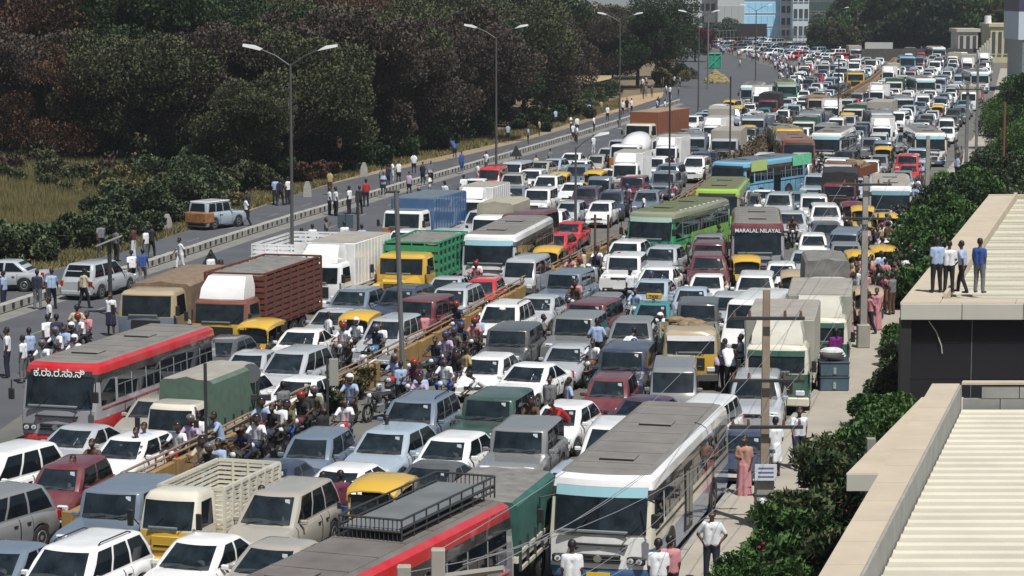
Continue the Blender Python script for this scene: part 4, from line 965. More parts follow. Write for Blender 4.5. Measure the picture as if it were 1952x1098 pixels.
# asphalt of the junction far left and the ramp
def poly(name, px, z, m, h=0):
    g = MB(); g.add([tuple(P(x, y, 0) + Vector((0, 0, z))) for x, y in px], [tuple(range(len(px)))], m); return structure(name, g)
poly('junction_road', [(1255, 190), (1285, 130), (1296, 96), (1345, 92), (1400, 108), (1490, 133), (1530, 150), (1500, 190), (1420, 205), (1345, 205)], .016, ASPH)
poly('cross_road', [(1300, 96), (1345, 76), (1600, 70), (1750, 78), (1700, 105), (1560, 128), (1480, 131), (1400, 107), (1345, 91)], .020, ASPH2)
poly('dirt_track', [(1180, 213), (1262, 186), (1265, 176), (1210, 182), (1165, 192), (1120, 205), (1130, 222)], .03, mat('pale_dirt', (.42, .30, .17), .95, noise=.3, nscale=.6))
# worn lane lines
for kk, fr in (('lane_marking', .5),):
    for c0, c1, fr in ((KER, JAM, .5), (VER, KER, .5)):
        for k in range(34):
            Y = 92 + k * 7.5
            g = MB(); q = []
            for yy in (Y, Y + 2.2):
                x = X(c0, yy) * (1 - fr) + X(c1, yy) * fr; q.append((x, yy))
            g.add([(q[0][0] - .06, q[0][1], .012), (q[0][0] + .06, q[0][1], .012), (q[1][0] + .06, q[1][1], .012), (q[1][0] - .06, q[1][1], .012)], [(0, 1, 2, 3)], LINE); structure('lane_marking', g)
# sandy shoulder by the verge
strip('sandy_shoulder', VER, VER, 118, 320, -.006, mat('sandy_verge', (.30, .23, .145), .95, rgb2=(.2, .165, .11), nscale=.4, detail=12), step=3, offa=-3.0, offb=.25)

# black and white kerb divider: each block a part
root = link('divider_kerb', None, None, (0, 0, 0)); setp(root, label='long low concrete divider with black painted recesses between the empty carriageways', category='road divider')
blk_w = MB(); blk_w.box(-.16, .16, -.45, .45, 0, .42, KERBM, .05); mw = blk_w.build('kerb_block', True)
blk_b = MB(); blk_b.box(-.162, .162, -.17, .17, .10, .36, KERBB, .02); mbk = blk_b.build('black_patch', True)
Y = 100.0
while Y < 300:
    x = X(KER, Y); a = math.atan2(X(KER, Y + 1) - X(KER, Y - 1), 2)
    jog = RN.uniform(-.03, .03)
    b = link('kerb_block', mw, root, (x + jog, Y, 0), -a + RN.uniform(-.01, .01)); link('black_patch', mbk, b, (0.0, .45, 0.002 if True else 0)).scale = (1.04, 1, 1)
    Y += .93
strip('divider_apron', KER, KER, 98, 420, .010, mat('apron_grey', (.21, .205, .19), .9, noise=.25, nscale=1), step=3, offa=.15, offb=1.15)

# ochre median wall with pipe rails: panels are parts
root = link('median_wall', None); setp(root, label='long ochre median wall topped with rusty pipe rails', category='wall')
Y = 62.0; k = 0
pts_t = []
while Y < 172:
    ln = 2.35; x0, x1 = X(WAL, Y), X(WAL, Y + ln); a = Vector((x0, Y, 0)); b = Vector((x1, Y + ln, 0)); d = (b - a).normalized()
    gap = k in (5, 11)
    pts_t.append((a + b) / 2)
    if not gap:
        p = MB(); hgt = .82 + RN.uniform(-.03, .03); w = .11
        p.box(-w, w, -ln / 2 + .02, ln / 2 - .02, 0, hgt, OCHRE, .03); p.box(-w - .04, w + .04, -ln / 2, -ln / 2 + .16, 0, hgt + .05, OCHRE, .02)
        c = link('wall_panel', p.build('wall_panel'), root, (a + b) / 2, -math.atan2(d.x, d.y)); 
    Y += ln; k += 1
for dz in (.98, 1.14):
    p = MB()
    for u, v in zip(pts_t[:-1], pts_t[1:]): p.tube(u + Vector((0, 0, dz + RN.uniform(-.03, .03))), v + Vector((0, 0, dz + RN.uniform(-.03, .03))), .035, .035, RAILM, 6)
    link('rail', p.build('rail'), root)
pm_ = MB(); pm_.tube((0, 0, .8), (0, 0, 1.16), .03, .03, RAILM, 6); pmm = pm_.build('rail_post')
for u in pts_t: link('rail_post', pmm, root, u)
# far median: brown barrier on a soil bank
root = link('median_barrier', None); setp(root, label='brown earth bank and barrier running up the middle of the distant jam', category='barrier')
BRB = mat('barrier_brown', (.25, .16, .09), .9, rgb2=(.16, .11, .07), nscale=.6, detail=9)
g = MB(); ys2 = [172 + 6 * k for k in range(48)]
rings = []
for Y in ys2:
    x = X(WAL, Y); w = .9; h = .9
    rings.append([(x - w, Y, 0), (x - w * .6, Y, h), (x + w * .5, Y, h + .1), (x + w, Y, 0)])
g.loft(rings[::-1], BRB); link('bank', g.build('bank', False), root)
pb = MB(); pb.box(-.1, .1, -1.4, 1.4, .8, 1.45, BRB, .03); pbm = pb.build('barrier_panel')
for k in range(70):
    Y = 236 + k * 2.9; a = math.atan2(X(WAL, Y + 1) - X(WAL, Y - 1), 2); link('barrier_panel', pbm, root, (X(WAL, Y), Y, 0), -a)

# ------------------------------------------------------------------ foliage
def leaf_mat(name, c0, c1, c2):
    if name in MATS: return MATS[name]
    m = bpy.data.materials.new(name); m.use_nodes = True; MATS[name] = m; nt = m.node_tree; b = nt.nodes['Principled BSDF']
    b.inputs['Roughness'].default_value = .75; b.inputs['Specular IOR Level'].default_value = .25
    tc = nt.nodes.new('ShaderNodeTexCoord'); nz = nt.nodes.new('ShaderNodeTexNoise'); nz.inputs['Scale'].default_value = .55; nz.inputs['Detail'].default_value = 5
    n2 = nt.nodes.new('ShaderNodeTexNoise'); n2.inputs['Scale'].default_value = 6; n2.inputs['Detail'].default_value = 2
    mx = nt.nodes.new('ShaderNodeMath'); mx.operation = 'MULTIPLY_ADD'; mx.inputs[1].default_value = .6
    m3 = nt.nodes.new('ShaderNodeMath'); m3.operation = 'MULTIPLY'; m3.inputs[1].default_value = .4
    nt.links.new(tc.outputs['Object'], nz.inputs['Vector']); nt.links.new(tc.outputs['Object'], n2.inputs['Vector'])
    nt.links.new(n2.outputs['Fac'], m3.inputs[0]); nt.links.new(nz.outputs['Fac'], mx.inputs[0]); nt.links.new(m3.outputs[0], mx.inputs[2])
    cr = nt.nodes.new('ShaderNodeValToRGB'); e = cr.color_ramp.elements; e[0].position = .38; e[1].position = .64; e[0].color = (*c0, 1); e[1].color = (*c2, 1)
    k = e.new(.5); k.color = (*c1, 1)
    nt.links.new(mx.outputs[0], cr.inputs[0]); nt.links.new(cr.outputs[0], b.inputs['Base Color'])
    tr = nt.nodes.new('ShaderNodeBsdfTranslucent'); ms = nt.nodes.new('ShaderNodeMixShader'); ms.inputs[0].default_value = .35; nt.links.new(cr.outputs[0], tr.inputs[0])
    nt.links.new(b.outputs[0], ms.inputs[1]); nt.links.new(tr.outputs[0], ms.inputs[2]); nt.links.new(ms.outputs[0], nt.nodes['Material Output'].inputs[0]); return m
LF = dict(
    brown=leaf_mat('leaves_drybrown', (0.079, 0.061, 0.049), (0.113, 0.091, 0.074), (0.155, 0.130, 0.109)),
    rust=leaf_mat('leaves_rust', (0.093, 0.049, 0.033), (0.152, 0.085, 0.053), (0.132, 0.097, 0.066)),
    olive=leaf_mat('leaves_olive', (0.073, 0.082, 0.043), (0.109, 0.126, 0.062), (0.155, 0.167, 0.095)),
    dark=leaf_mat('leaves_dark', (0.021, 0.044, 0.021), (0.042, 0.080, 0.035), (0.091, 0.138, 0.057)),
    green=leaf_mat('leaves_green', (0.046, 0.103, 0.033), (0.090, 0.187, 0.053), (0.155, 0.265, 0.085)),
    shrub=leaf_mat('leaves_shrub', (0.054, 0.084, 0.046), (0.108, 0.151, 0.078), (0.196, 0.243, 0.135)),
    magenta=leaf_mat('leaves_magenta', (0.108, 0.022, 0.036), (0.186, 0.039, 0.062), (0.095, 0.041, 0.041)),
    straw=leaf_mat('straw', (0.126, 0.117, 0.050), (0.209, 0.186, 0.081), (0.270, 0.230, 0.108)),
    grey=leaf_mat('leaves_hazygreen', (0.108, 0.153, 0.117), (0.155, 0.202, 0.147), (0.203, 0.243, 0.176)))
BARK = mat('bark', (.085, .065, .050), .95, noise=.5, nscale=5, bump=.5)
def leaf_mesh(name, centers, size, m, aspect=1.6, seed=1, up=.25):
    nrm = None
    if isinstance(centers, tuple): centers, nrm = centers
    """leaf sprays: small folded quads at the given points"""
    rs = np.random.RandomState(seed); n = len(centers); c = np.asarray(centers, np.float32)
    a = rs.normal(size=(n, 3)); a[:, 2] += up * 0; a /= np.linalg.norm(a, axis=1)[:, None]
    b = rs.normal(size=(n, 3)); b -= (b * a).sum(1)[:, None] * a; b /= np.linalg.norm(b, axis=1)[:, None]
    s = size * rs.uniform(.6, 1.35, (n, 1)); L = a * s * aspect * .5; Wd = b * s * .5
    if nrm is not None:
        gn = np.cross(L + Wd * .9, 2 * L); flip = (gn * nrm).sum(1) > 0; Wd[flip] *= -1      # faces look outward from their clump
    v = np.stack([c - L, c + Wd * .9, c + L, c - Wd * .9], 1).reshape(-1, 3).astype(np.float32)
    me = bpy.data.meshes.new(name); me.vertices.add(n * 4); me.vertices.foreach_set('co', v.ravel())
    me.loops.add(n * 4); me.loops.foreach_set('vertex_index', np.arange(n * 4, dtype=np.int32))
    me.polygons.add(n); me.polygons.foreach_set('loop_start', np.arange(0, n * 4, 4, dtype=np.int32))
    me.materials.append(m); me.update(calc_edges=True)
    if nrm is not None:
        q = nrm * .75 + rs.normal(0, .28, (n, 3)) + np.array([0, 0, .18]); q /= np.linalg.norm(q, axis=1)[:, None]
        fnv = np.zeros(n * 3, np.float32); me.polygons.foreach_get('normal', fnv); fnv = fnv.reshape(-1, 3)
        q = np.where(((fnv * q).sum(1) < .05)[:, None], q + fnv * .6, q); q /= np.linalg.norm(q, axis=1)[:, None]
        me.normals_split_custom_set_from_vertices(np.repeat(q, 4, 0).tolist())
    return me
def blob_points(blobs, n, rs, shell=.28):
    w = np.array([b[3] ** 2 for b in blobs]); idx = rs.choice(len(blobs), n, p=w / w.sum()); B = np.array(blobs)[idx]
    d = rs.normal(size=(n, 3)); d /= np.linalg.norm(d, axis=1)[:, None]; r = 1 - np.abs(rs.normal(0, shell, n)); r = np.clip(r, .1, 1.12)
    return B[:, :3] + d * (B[:, 3] * r)[:, None] * np.array([1, 1, .72]), d
def tree_proto(seed, R, Ht, kind, n=15000, leaf=.30, trunk=.28, spread=1.0, nb=28):
    rs = np.random.RandomState(seed); rn = random.Random(seed); blobs = []; limbs = MB(); zt = Ht * .24
    limbs.tube((0, 0, -.3), (rn.uniform(-.2, .2), rn.uniform(-.2, .2), zt), trunk, trunk * .75, BARK, 8)
    base = Vector((0, 0, zt))
    for k in range(nb):
        a = rn.uniform(0, 2 * math.pi); rr = R * math.sqrt(rn.uniform(0, 1)) * .82; t = rn.uniform(0, 1)
        z = lerp(t, Ht * .26, Ht * .9) * (1 - .18 * (rr / R) ** 2); br = R * rn.uniform(.22, .40)
        c = Vector((rr * math.cos(a) * spread, rr * math.sin(a), z)); blobs.append((c.x, c.y, c.z, br))
        if k < 9:
            mid = base.lerp(c, .45) + Vector((rn.uniform(-.4, .4), rn.uniform(-.4, .4), .3))
            limbs.tube(base, mid, trunk * .5, trunk * .3, BARK, 6, False); limbs.tube(mid, c, trunk * .3, trunk * .08, BARK, 5, False)
    pts = blob_points(blobs, n, rs)
    return limbs.build('trunk'), leaf_mesh('crown', pts, leaf, LF[kind], seed=seed)
TREES = {}
def tree(key, loc, rz=0, s=1.0, label=None, group=None, m=None):
    tr, cr = TREES[key]; o = link('tree', None, None, loc, rz); o.scale = (s, s, s * RN.uniform(.92, 1.1))
    link('trunk', tr, o); c = link('crown', cr, o)
    if m: c.material_slots[0].link = 'OBJECT'; c.material_slots[0].material = LF[m]
    setp(o, label=label, category='tree', group=group); return o
for key, a in dict(round1=(1, 6.2, 12.0, 'brown', 36000, .175), round2=(2, 7.0, 12.6, 'olive', 38000, .18), round3=(3, 5.8, 11.2, 'dark', 33000, .18), wide=(4, 7.8, 11.6, 'brown', 42000, .165, .3, 1.2, 32),
                   sparse=(5, 6.2, 12.2, 'brown', 24000, .16, .26, 1.0, 28), far=(6, 8.0, 14, 'dark', 9000, .6)).items(): TREES[key] = tree_proto(*a)
# ------------------------------------------------------------------ traffic
build_protos()
ALL = []      # footprints (x, y, yaw, L, W)
ITEMS = []    # things that still need a label
LMK = []      # landmarks for labels
# type|x|y of the windscreen's upper edge in the photograph|yaw|colour|label|short phrase when others are described from it
TAB = """
suv|132|1044|20|white|white sport utility car with black roof rails and dark glass, empty roof|the white car with black roof rails
sedan|356|1029|20|white|white sedan with pale sticker and a blue sun strip, beside the slatted cream pickup|the white sedan beside the slatted pickup
sedan|508|1044|20|beige|beige grey sedan with round roofline directly beside the roof rack bus|the beige sedan
sedan|20|1054|18|steel|steel blue sedan behind the white car with black roof rails|
mpv|-48|946|27|grey|dark grey people carrier cut off by the picture edge, its rear wheel showing|
mpv|-30|868|27|white|white people carrier with three dark side windows cut off by the picture edge|
hatch2|117|894|12|maroon|dull maroon hatchback with a rider in a pale shirt leaning beside it|the dull maroon hatchback
jeep|213|941|14|steel|steel blue boxy jeep with pale windscreen frame and long flat roof|the steel blue boxy jeep
pick_slat|330|950|17||cream and yellow pickup truck with high slatted cargo bed|the slatted cream pickup
hatch|260|827|18|white|white hatchback with oval rear side window in front of the green tarpaulin pickup|
sedan|139|815|22|silver|silver sedan in front of the red and grey city bus|
bus_red|@-12.4|79.7|16||red and grey city bus with white script on its destination board|the red and grey city bus
sedan2|290|762|13|beige|pale beige sedan squeezed between red city bus and green tarpaulin pickup|
pick_tarp|330|782|16||cream and yellow pickup truck under a sage green tarpaulin box|the sage tarpaulin pickup
hatch|474|730|19|white|white hatchback with black lower grille standing in a clear patch of road|the white hatchback in the clear patch
sedan2|479|674|12|silver|grey silver sedan with red strip across the top of its windscreen|
mpv|553|670|17|silver|silver people carrier with long roof and three side windows|the silver people carrier
hatch|425|651|14|darkgrey|dark grey hatchback beside the rear of the red city bus|
rick|487|626|15||yellow topped auto rickshaw under the brown lattice truck's bumper|
sedan|569|630|13|white|white sedan between yellow auto rickshaw and silver people carrier|
truck_brown|447|578|14||long brown lattice truck with white board above cab and grey tarpaulin|the brown lattice truck
truck_tarpbrown|281|564|10||old truck with two pane windscreen hauling a brown tarpaulin load|the brown tarpaulin truck
truck_whiteslat|590|506|13||white slatted truck close behind the brown lattice truck|
truck_white|629|510|15||white box truck with white wind deflector beside the yellow bonneted truck|the white box truck with deflector
truck_yellow|720|492|13||yellow bonneted truck with green lattice body|the yellow bonneted truck
suv2|643|557|16|steel|blue grey sport utility car in front of the yellow bonneted truck|
suv|742|550|18|navy|dark navy sport utility car with flat roof beside the yellow bonneted truck|the dark navy sport utility car
sedan|624|589|16|silver|silver grey sedan behind a yellow auto rickshaw with orange visor|
rickgreen|667|609|13||yellow and green auto rickshaw with orange visor among motorcycles|the yellow and green rickshaw
mpv|758|608|17|silver|silver people carrier beside the lamp post on the median wall|
jeep|824|583|17|maroon|maroon jeep with open front door in front of silver cars|
sedan2|607|716|17|white|white sedan with pale blue sun strip nosing against the median wall|the white sedan against the median wall
suv|874|553|15|silver|silver sport utility car with rails in front of the big white coach|
sedan|860|531|12|silver|pale silver sedan half hidden in front of the big white coach|
bus_white|@-1.6|119.5|11||big white coach with pale blue sun band and grey roof|the big white coach
hatch2|938|534|10|red|bright red hatchback with raised headlights near the median wall|the bright red hatchback
van|1001|498|14|silver|small silver van with dark lower half by the median wall|the small silver van
rick|1051|481|10||yellow topped auto rickshaw behind the small silver van|
bigvan|820|455|14|white|white minibus tucked in beside the big white coach|
truck_blue|778|405|17||blue and grey box truck with orange bumper and painted side|the blue box truck
box_small|897|384|14||small white box truck standing behind the beige canvas truck|
box_beige|909|414|14||small truck with beige canvas cover and square hole in front|the beige canvas truck
suv|866|404|14|silver|silver sport utility car between blue box truck and beige canvas truck|
hatch|1071|426|14|red|red hatchback farther back of the two red cars parked in line|
hatch|1043|446|14|red|red hatchback nearer of the two red cars in line, tinted windows|the two red cars
bigvan|997|416|18|maroon|dark maroon minibus beside the big white coach's rear|
suv2|1057|405|12|white|white sport utility car behind the two red cars|
jeep|1024|362|12|white|white jeep with upright windscreen among white cars by the empty road|
suv|1043|337|12|white|white sport utility car at the outer corner of the jam|the white car at the jam's outer corner
hatch|1090|349|12|white|white hatchback with rounded glass behind the white jeep|
suv|1117|357|10|plum|plum coloured sport utility car among white cars|the plum coloured car
pick_open|1143|341|8|white||
hatch|1144|322|12|white||
suv|1103|318|10|steel||
suv|1169|367|8|navy||
suv2|1214|364|8|steel||
hatch|1147|386|12|white||
hatch|1226|340|10|white||
box_small|1195|316|12||white box truck with plain wind deflector in front of the mixer|the white truck in front of the mixer
jeep|1195|338|10|maroon||
jeep|1234|330|12|steel||
suv|1252|314|14|steel||
mixer|1190|277|14||white concrete mixer truck with big white drum|the concrete mixer
truck_container|1216|240|22||brown container truck with flat tan roof at edge of the jam|the brown container truck
truck_grey|1377|266|10||cream roofed box truck with grey side panels|the cream roofed truck
truck_dumpblue|1320|262|4||dark truck with high black front and people on top|the dark high truck
jeep|931|761|15|bottle|dark bottle green jeep with shiny windscreen behind the kneeling man|the bottle green jeep
sedan|1001|697|22|white|white sedan with sweeping rear pillar standing on bare earth|the white sedan on bare earth
hatch|953|683|15|white|white hatchback half hidden by the white sedan on bare earth|
sedan2|1076|657|12|silver|silver sedan with its front bumper facing a blue scooter|
jeep|1016|626|12|darkgrey|dark grey jeep with vent in its flat bonnet|the dark grey jeep
jeep|1122|612|13|grey|grey jeep with tall grey roof beside rider in turquoise|
jeep|1188|675|10|navy|navy jeep with raised grey rear roof section|the navy jeep
hatch2|1163|719|10|maroon|maroon hatchback standing on the earth patch ahead of the navy jeep|the maroon hatchback on the earth patch
sedan|1222|762|26|plum|dark plum sedan whose rounded roof shows above the bus|
hatch|1069|773|18|white|white hatchback with man in red crouching at its bumper|the white hatchback with the man in red
mpv|1163|808|10|white|white minibus half hidden behind the blue and cream coach|
hatch|846|836|18|white|white hatchback with blank bonnet between black sedan and green jeep|
jeep|971|829|12|grey|grey jeep with white mark on glass, motorbikes crowded beside it|
sedan|822|893|19|darkgrey|dark charcoal sedan with an arched roof behind the yellow topped tempo|the dark charcoal sedan
sedan|960|898|15|white|white sedan showing only its roof behind the green tarpaulin truck|
hatch|1076|899|13|paleblue|pale greenish car squeezed between the tarpaulin truck and coach|
hatch|641|898|19|white|white hatchback with dark chrome edged rear window near a man in purple|the white hatchback near the man in purple
sedan2|507|894|16|navy|navy sedan behind the slatted cream pickup|
hatch2|628|834|13|steel|blue grey hatchback beside the crowd of riders at the wall|the blue grey hatchback
suv2|739|818|18|paleblue|pale blue crossover with big headlights and man standing in front|the pale blue crossover
suv|776|768|15|steel|steel blue sport utility car by the motorbikes at the wall's end|
mpv|523|958|17|beige|beige grey people carrier with steering wheel visible, behind man in green|the beige people carrier
rick|712|938|15|||
bus_rack|@-2.95|49.2|22||red edged bus with black luggage rack along its roof|the roof rack bus
truck_green|@-0.75|57.0|14||truck with dark green tarpaulin sides and grey sheet on top|the dark green tarpaulin truck
bus_blue|@3.4|63.1|14||blue and cream coach with grey roof and pale blue sun band|the blue and cream coach
mpv|1376|771|17|white|white estate car close behind the blue and cream coach|the white estate car
hatch|1390|822|14|navy|dark blue hatchback between coach and pavement|
suv|1440|719|8|silver|silver sport utility car with dark bumper beside the tall wooden pole|
truck_cream|1480|672|9||cream and green box truck beside tall wooden pole|the cream and green box truck
truck_cream|1518|618|8||cream box truck second in line behind the cream and green one|
truck_mustard|1366|640|3||old flat nosed truck with mustard panel and white sun visor|the old mustard truck
sedan|1275|582|10|teal|teal taxi with yellow roof sign|the teal taxi
suv2|1266|617|8|grey|brownish grey sport utility car ahead of the teal taxi|
van|1284|704|5|grey|grey van with a man in lilac sitting before its windscreen|the grey van
sedan2|1317|549|8|paleblue|pale blue sedan behind the teal taxi|
sedan|1346|528|9|white||
jeep|1374|583|6|darkgrey||
suv2|1390|562|10|silver||
bigvan|1442|592|16|white|white minibus with broad roof and pale blue front behind the wooden pole|the broad white minibus
ricktan|1505|528|8||navy three wheeler with tan canopy behind the broad white minibus|
pick_tarpgrey|1592|541|4||white and yellow pickup under a grey canvas hood|the grey canvas pickup
ricktan|1612|558|4||tan topped auto rickshaw in front of the grey canvas pickup|
rickgreen|1685|478|2||yellow and green auto rickshaw beside the pavement crowd|the rickshaw beside the pavement crowd
rick|1642|489|2||yellow auto rickshaw behind the concrete pole|
hatch|1698|461|4|white|white hatchback behind the rickshaw and beside the pavement crowd|
bus_white2|1698|358|8||white coach with brown roof by the ivy covered wall|the white coach by the ivy wall
rick|1694|415|0||yellow auto rickshaw in front of the white coach by the ivy wall|
bus_maroon|1443|434|5||maroon and grey city bus with white lettering along its visor|the maroon and grey city bus
bus_lime|1367|366|9||lime green bus with olive roof|the lime green bus
bus_green|1251|408|22||green bus with folded roof covers and leafy painted side|the leafy green bus
bus_sky|1390|314|32||sky blue city bus turned across the lanes with yellow side poster|the sky blue city bus
bus_brown|1527|268|2||brown bus with dark windscreen and red bumper|the brown bus
bus_white|1565|256|14||white coach behind the sky blue city bus|the white coach behind the sky blue bus
truck_rust|1597|312|20||rust red dump truck heaped with sacks|the rust red dump truck
pick_open|1683|274|10|steel|steel blue pickup heaped with sacks|the steel blue pickup
bus_blue|1774|254|4||pale blue and white coach with brown roof near the far poles|the pale blue coach
truck_dumpblue|1681|216|4||steel blue dump truck beside the brown barrier|the steel blue dump truck
truck_dumpblue|1723|186|4||steel blue dump truck second back beside the barrier|
truck_mustbox|1631|142|6||mustard yellow dump truck by the earth bank|the mustard dump truck
truck_black|1600|352|8||truck under black canvas in front of the rust red dump truck|the black canvas truck
rickred|1604|392|4||auto rickshaw with maroon canopy in front of the black canvas truck|
jeep|1210|487|10|white|white jeep with round headlights at the median wall's end|the white jeep at the wall's end
suv2|1265|473|14|silver||
sedan|1255|514|14|white||
sedan|1250|537|14|paleblue||
jeep|1357|468|6|maroon||
suv|1345|494|4|maroon|maroon sport utility car in front of maroon jeep|
rick|1386|498|2|||
hatch|1462|505|6|white||
suv|1441|524|8|white||
suv2|1370|450|8|grey||
hatch|1550|449|6|white||
suv2|1524|406|6|silver||
suv|1489|372|10|silver||
jeep|1550|374|6|white||
suv|1539|393|4|white||
sedan|1532|482|8|silver||
sedan2|1541|500|8|steel||
suv2|1576|427|4|darkgrey||
suv2|1610|469|6|grey||
bus_white|1432|166|8||white bus with white canopy in the distant crowd of vehicles|the distant white bus
truck_white|1452|184|6||white truck at the far bend of the empty road|the far white truck
truck_grey|1373|224|6|||
truck_mustbox|1505|250|2|||
bus_green|1500|160|4||green tinted bus beside the far crowd|the green tinted bus
bus_white2|1790|92|2||white bus near the pale houses|the white bus near the pale houses
bus_white|1765|150|2||white bus in the middle of the distant traffic|the white bus deep in traffic
bus_blue|1868|140|4||blue fronted bus by the dark trees at the road's far side|the blue fronted bus
truck_tarpbrown|1560|190|6|||
truck_grey|1632|95|2|||
bus_sky|1730|110|6|||
"""
SIZE = {}
CN = dict(paleblue='pale blue', darkgrey='charcoal', steel='blue grey', bottle='bottle green', skyblue='sky blue', busgrey='grey', plum='plum', beige='beige', lime='lime')
TN = dict(hatch3='hatchback', sedan3='sedan', suv3='sport utility car', mpv2='people carrier', hatch='hatchback', hatch2='small hatchback', sedan='sedan', sedan2='notchback sedan', suv='sport utility car', suv2='crossover', mpv='people carrier', jeep='jeep', van='van', bigvan='minibus', rick='black and yellow auto rickshaw', rickgreen='green and yellow auto rickshaw',
          ricktan='tan topped rickshaw', rickred='maroon topped rickshaw', pick_slat='slatted pickup truck', pick_tarp='tarpaulin pickup truck', pick_tarpgrey='grey canvas pickup truck', pick_open='loaded open pickup', truck_white='white box truck', truck_grey='grey box truck', truck_mustbox='mustard dump truck',
          truck_tarpbrown='truck with brown tarpaulin', truck_green='truck with green tarpaulin', truck_black='black canvas truck', truck_blue='blue box truck', truck_cream='cream box truck', bus_white='white bus', bus_white2='white and grey bus', bus_sky='sky blue bus', bus_blue='blue and cream bus', bus_red='red and grey bus', bus_green='green bus', box_small='small white box truck', box_beige='beige canvas truck', truck_dumpblue='blue grey dump truck', bus_maroon='maroon bus', truck_rust='rust coloured dump truck')
VEH = []
for row in TAB.strip().split('\n'):
    t, x, y, yaw, c, lab, lm = row.split('|'); pr = PROT[t]; ya, za = pr.anchor; a = math.radians(float(yaw))
    if x[0] == '@': VEH.append([t, float(x[1:]), float(y), a, c, lab, lm, True]); continue
    p = P(float(x), float(y), za); rx, ry = -math.sin(a), -math.cos(a)      # nose direction
    loc = Vector((p.x + rx * ya, p.y + ry * ya, 0)); VEH.append([t, loc.x, loc.y, a, c, lab, lm, True])
def obb_push(a, b):
    """minimum translation that frees footprint a from b, or None"""
    best = None
    for (q, o) in ((a, b), (b, a)):
        for ax in ((-math.sin(q[3]), -math.cos(q[3])), (math.cos(q[3]), -math.sin(q[3]))):
            def ext(r):
                L, W = PROT[r[0]].dim; f = (-math.sin(r[3]), -math.cos(r[3])); s = (math.cos(r[3]), -math.sin(r[3]))
                return abs(f[0] * ax[0] + f[1] * ax[1]) * L / 2 + abs(s[0] * ax[0] + s[1] * ax[1]) * W / 2
            d = (a[1] - b[1]) * ax[0] + (a[2] - b[2]) * ax[1]; ov = ext(a) + ext(b) - abs(d)
            if ov <= 0: return None
            if best is None or ov < best[0]: best = (ov, ax[0] * (1 if d > 0 else -1), ax[1] * (1 if d > 0 else -1))
    return best
def relax(V, it=60, fixed=0):
    for _ in range(it):
        moved = False; V2 = sorted(range(len(V)), key=lambda i: V[i][2])
        for ii, i in enumerate(V2):
            for j in V2[ii + 1:]:
                if V[j][2] - V[i][2] > 12: break
                if abs(V[i][1] - V[j][1]) > 12: continue
                r = obb_push(V[i], V[j])
                if r:
                    wi = 1 / (PROT[V[i][0]].dim[0] ** 3.5); wj = 1 / (PROT[V[j][0]].dim[0] ** 3.5)
                    if not V[i][7]: wi *= 30
                    if not V[j][7]: wj *= 30
                    # the nearer vehicle hides the farther one, so move the farther more
                    wi /= 3
                    k = (r[0] + .02) / (wi + wj); V[i][1] += r[1] * k * wi; V[i][2] += r[2] * k * wi; V[j][1] -= r[1] * k * wj; V[j][2] -= r[2] * k * wj; moved = True
        if not moved: break
V0 = [(v[1], v[2]) for v in VEH]
ALT = dict(hatch=['hatch', 'hatch3'], sedan=['sedan', 'sedan3'], suv=['suv', 'suv3'], mpv=['mpv', 'mpv2'])
for k_, v in enumerate(VEH):
    if v[0] in ALT and k_ > 4: v[0] = ALT[v[0]][(k_ * 7) % 3 == 1]
def off_wall():
    for v in VEH:
        if v[2] > 175: continue
        w = X(WAL, v[2]); L, W = PROT[v[0]].dim; ta = math.atan((X(WAL, v[2] + 3) - X(WAL, v[2] - 3)) / 6); need = W / 2 + .2 + abs(math.sin(v[3] - ta)) * L * .45; d = v[1] - w
        if 'nosing against' in v[5]: d = -1e-3 if d > -need else d
        if abs(d) < need: v[1] = w + (need if d > 0 else -need)
off_wall(); relax(VEH, 40); off_wall(); relax(VEH, 8)
for v, (a_, b_) in zip(VEH, V0):
    d_ = math.hypot(v[1] - a_, v[2] - b_)
    if d_ > 1.2: print('MOVED %.1f' % d_, 'dx %.1f dy %.1f' % (v[1] - a_, v[2] - b_), v[0], v[5][:50], 'Y %.0f' % v[2])
# further vehicles fill the lanes behind, type and colour as thick as the photograph shows them
TY = ['hatch'] * 4 + ['hatch3'] * 4 + ['hatch2'] * 3 + ['sedan', 'sedan3'] * 2 + ['sedan3'] + ['sedan2'] * 3 + ['suv', 'suv3'] * 2 + ['suv'] + ['suv2'] * 3 + ['jeep'] * 4 + ['mpv', 'mpv2', 'mpv2'] + ['van'] * 2 + ['bigvan'] * 2 + ['bus_white', 'bus_white2', 'bus_sky', 'truck_white', 'truck_grey', 'truck_green', 'box_small', 'box_beige', 'truck_black', 'bus_red', 'truck_dumpblue']
CY = ['white'] * 12 + ['silver'] * 5 + ['paleblue'] * 4 + ['grey', 'grey', 'steel', 'darkgrey', 'steel', 'steel', 'navy', 'maroon', 'black', 'red', 'beige', 'teal']
def free(c, pad=.12):
    for v in VEH:
        if abs(v[2] - c[2]) < 12 and abs(v[1] - c[1]) < 12 and obb_push(c, v): return False
    return True
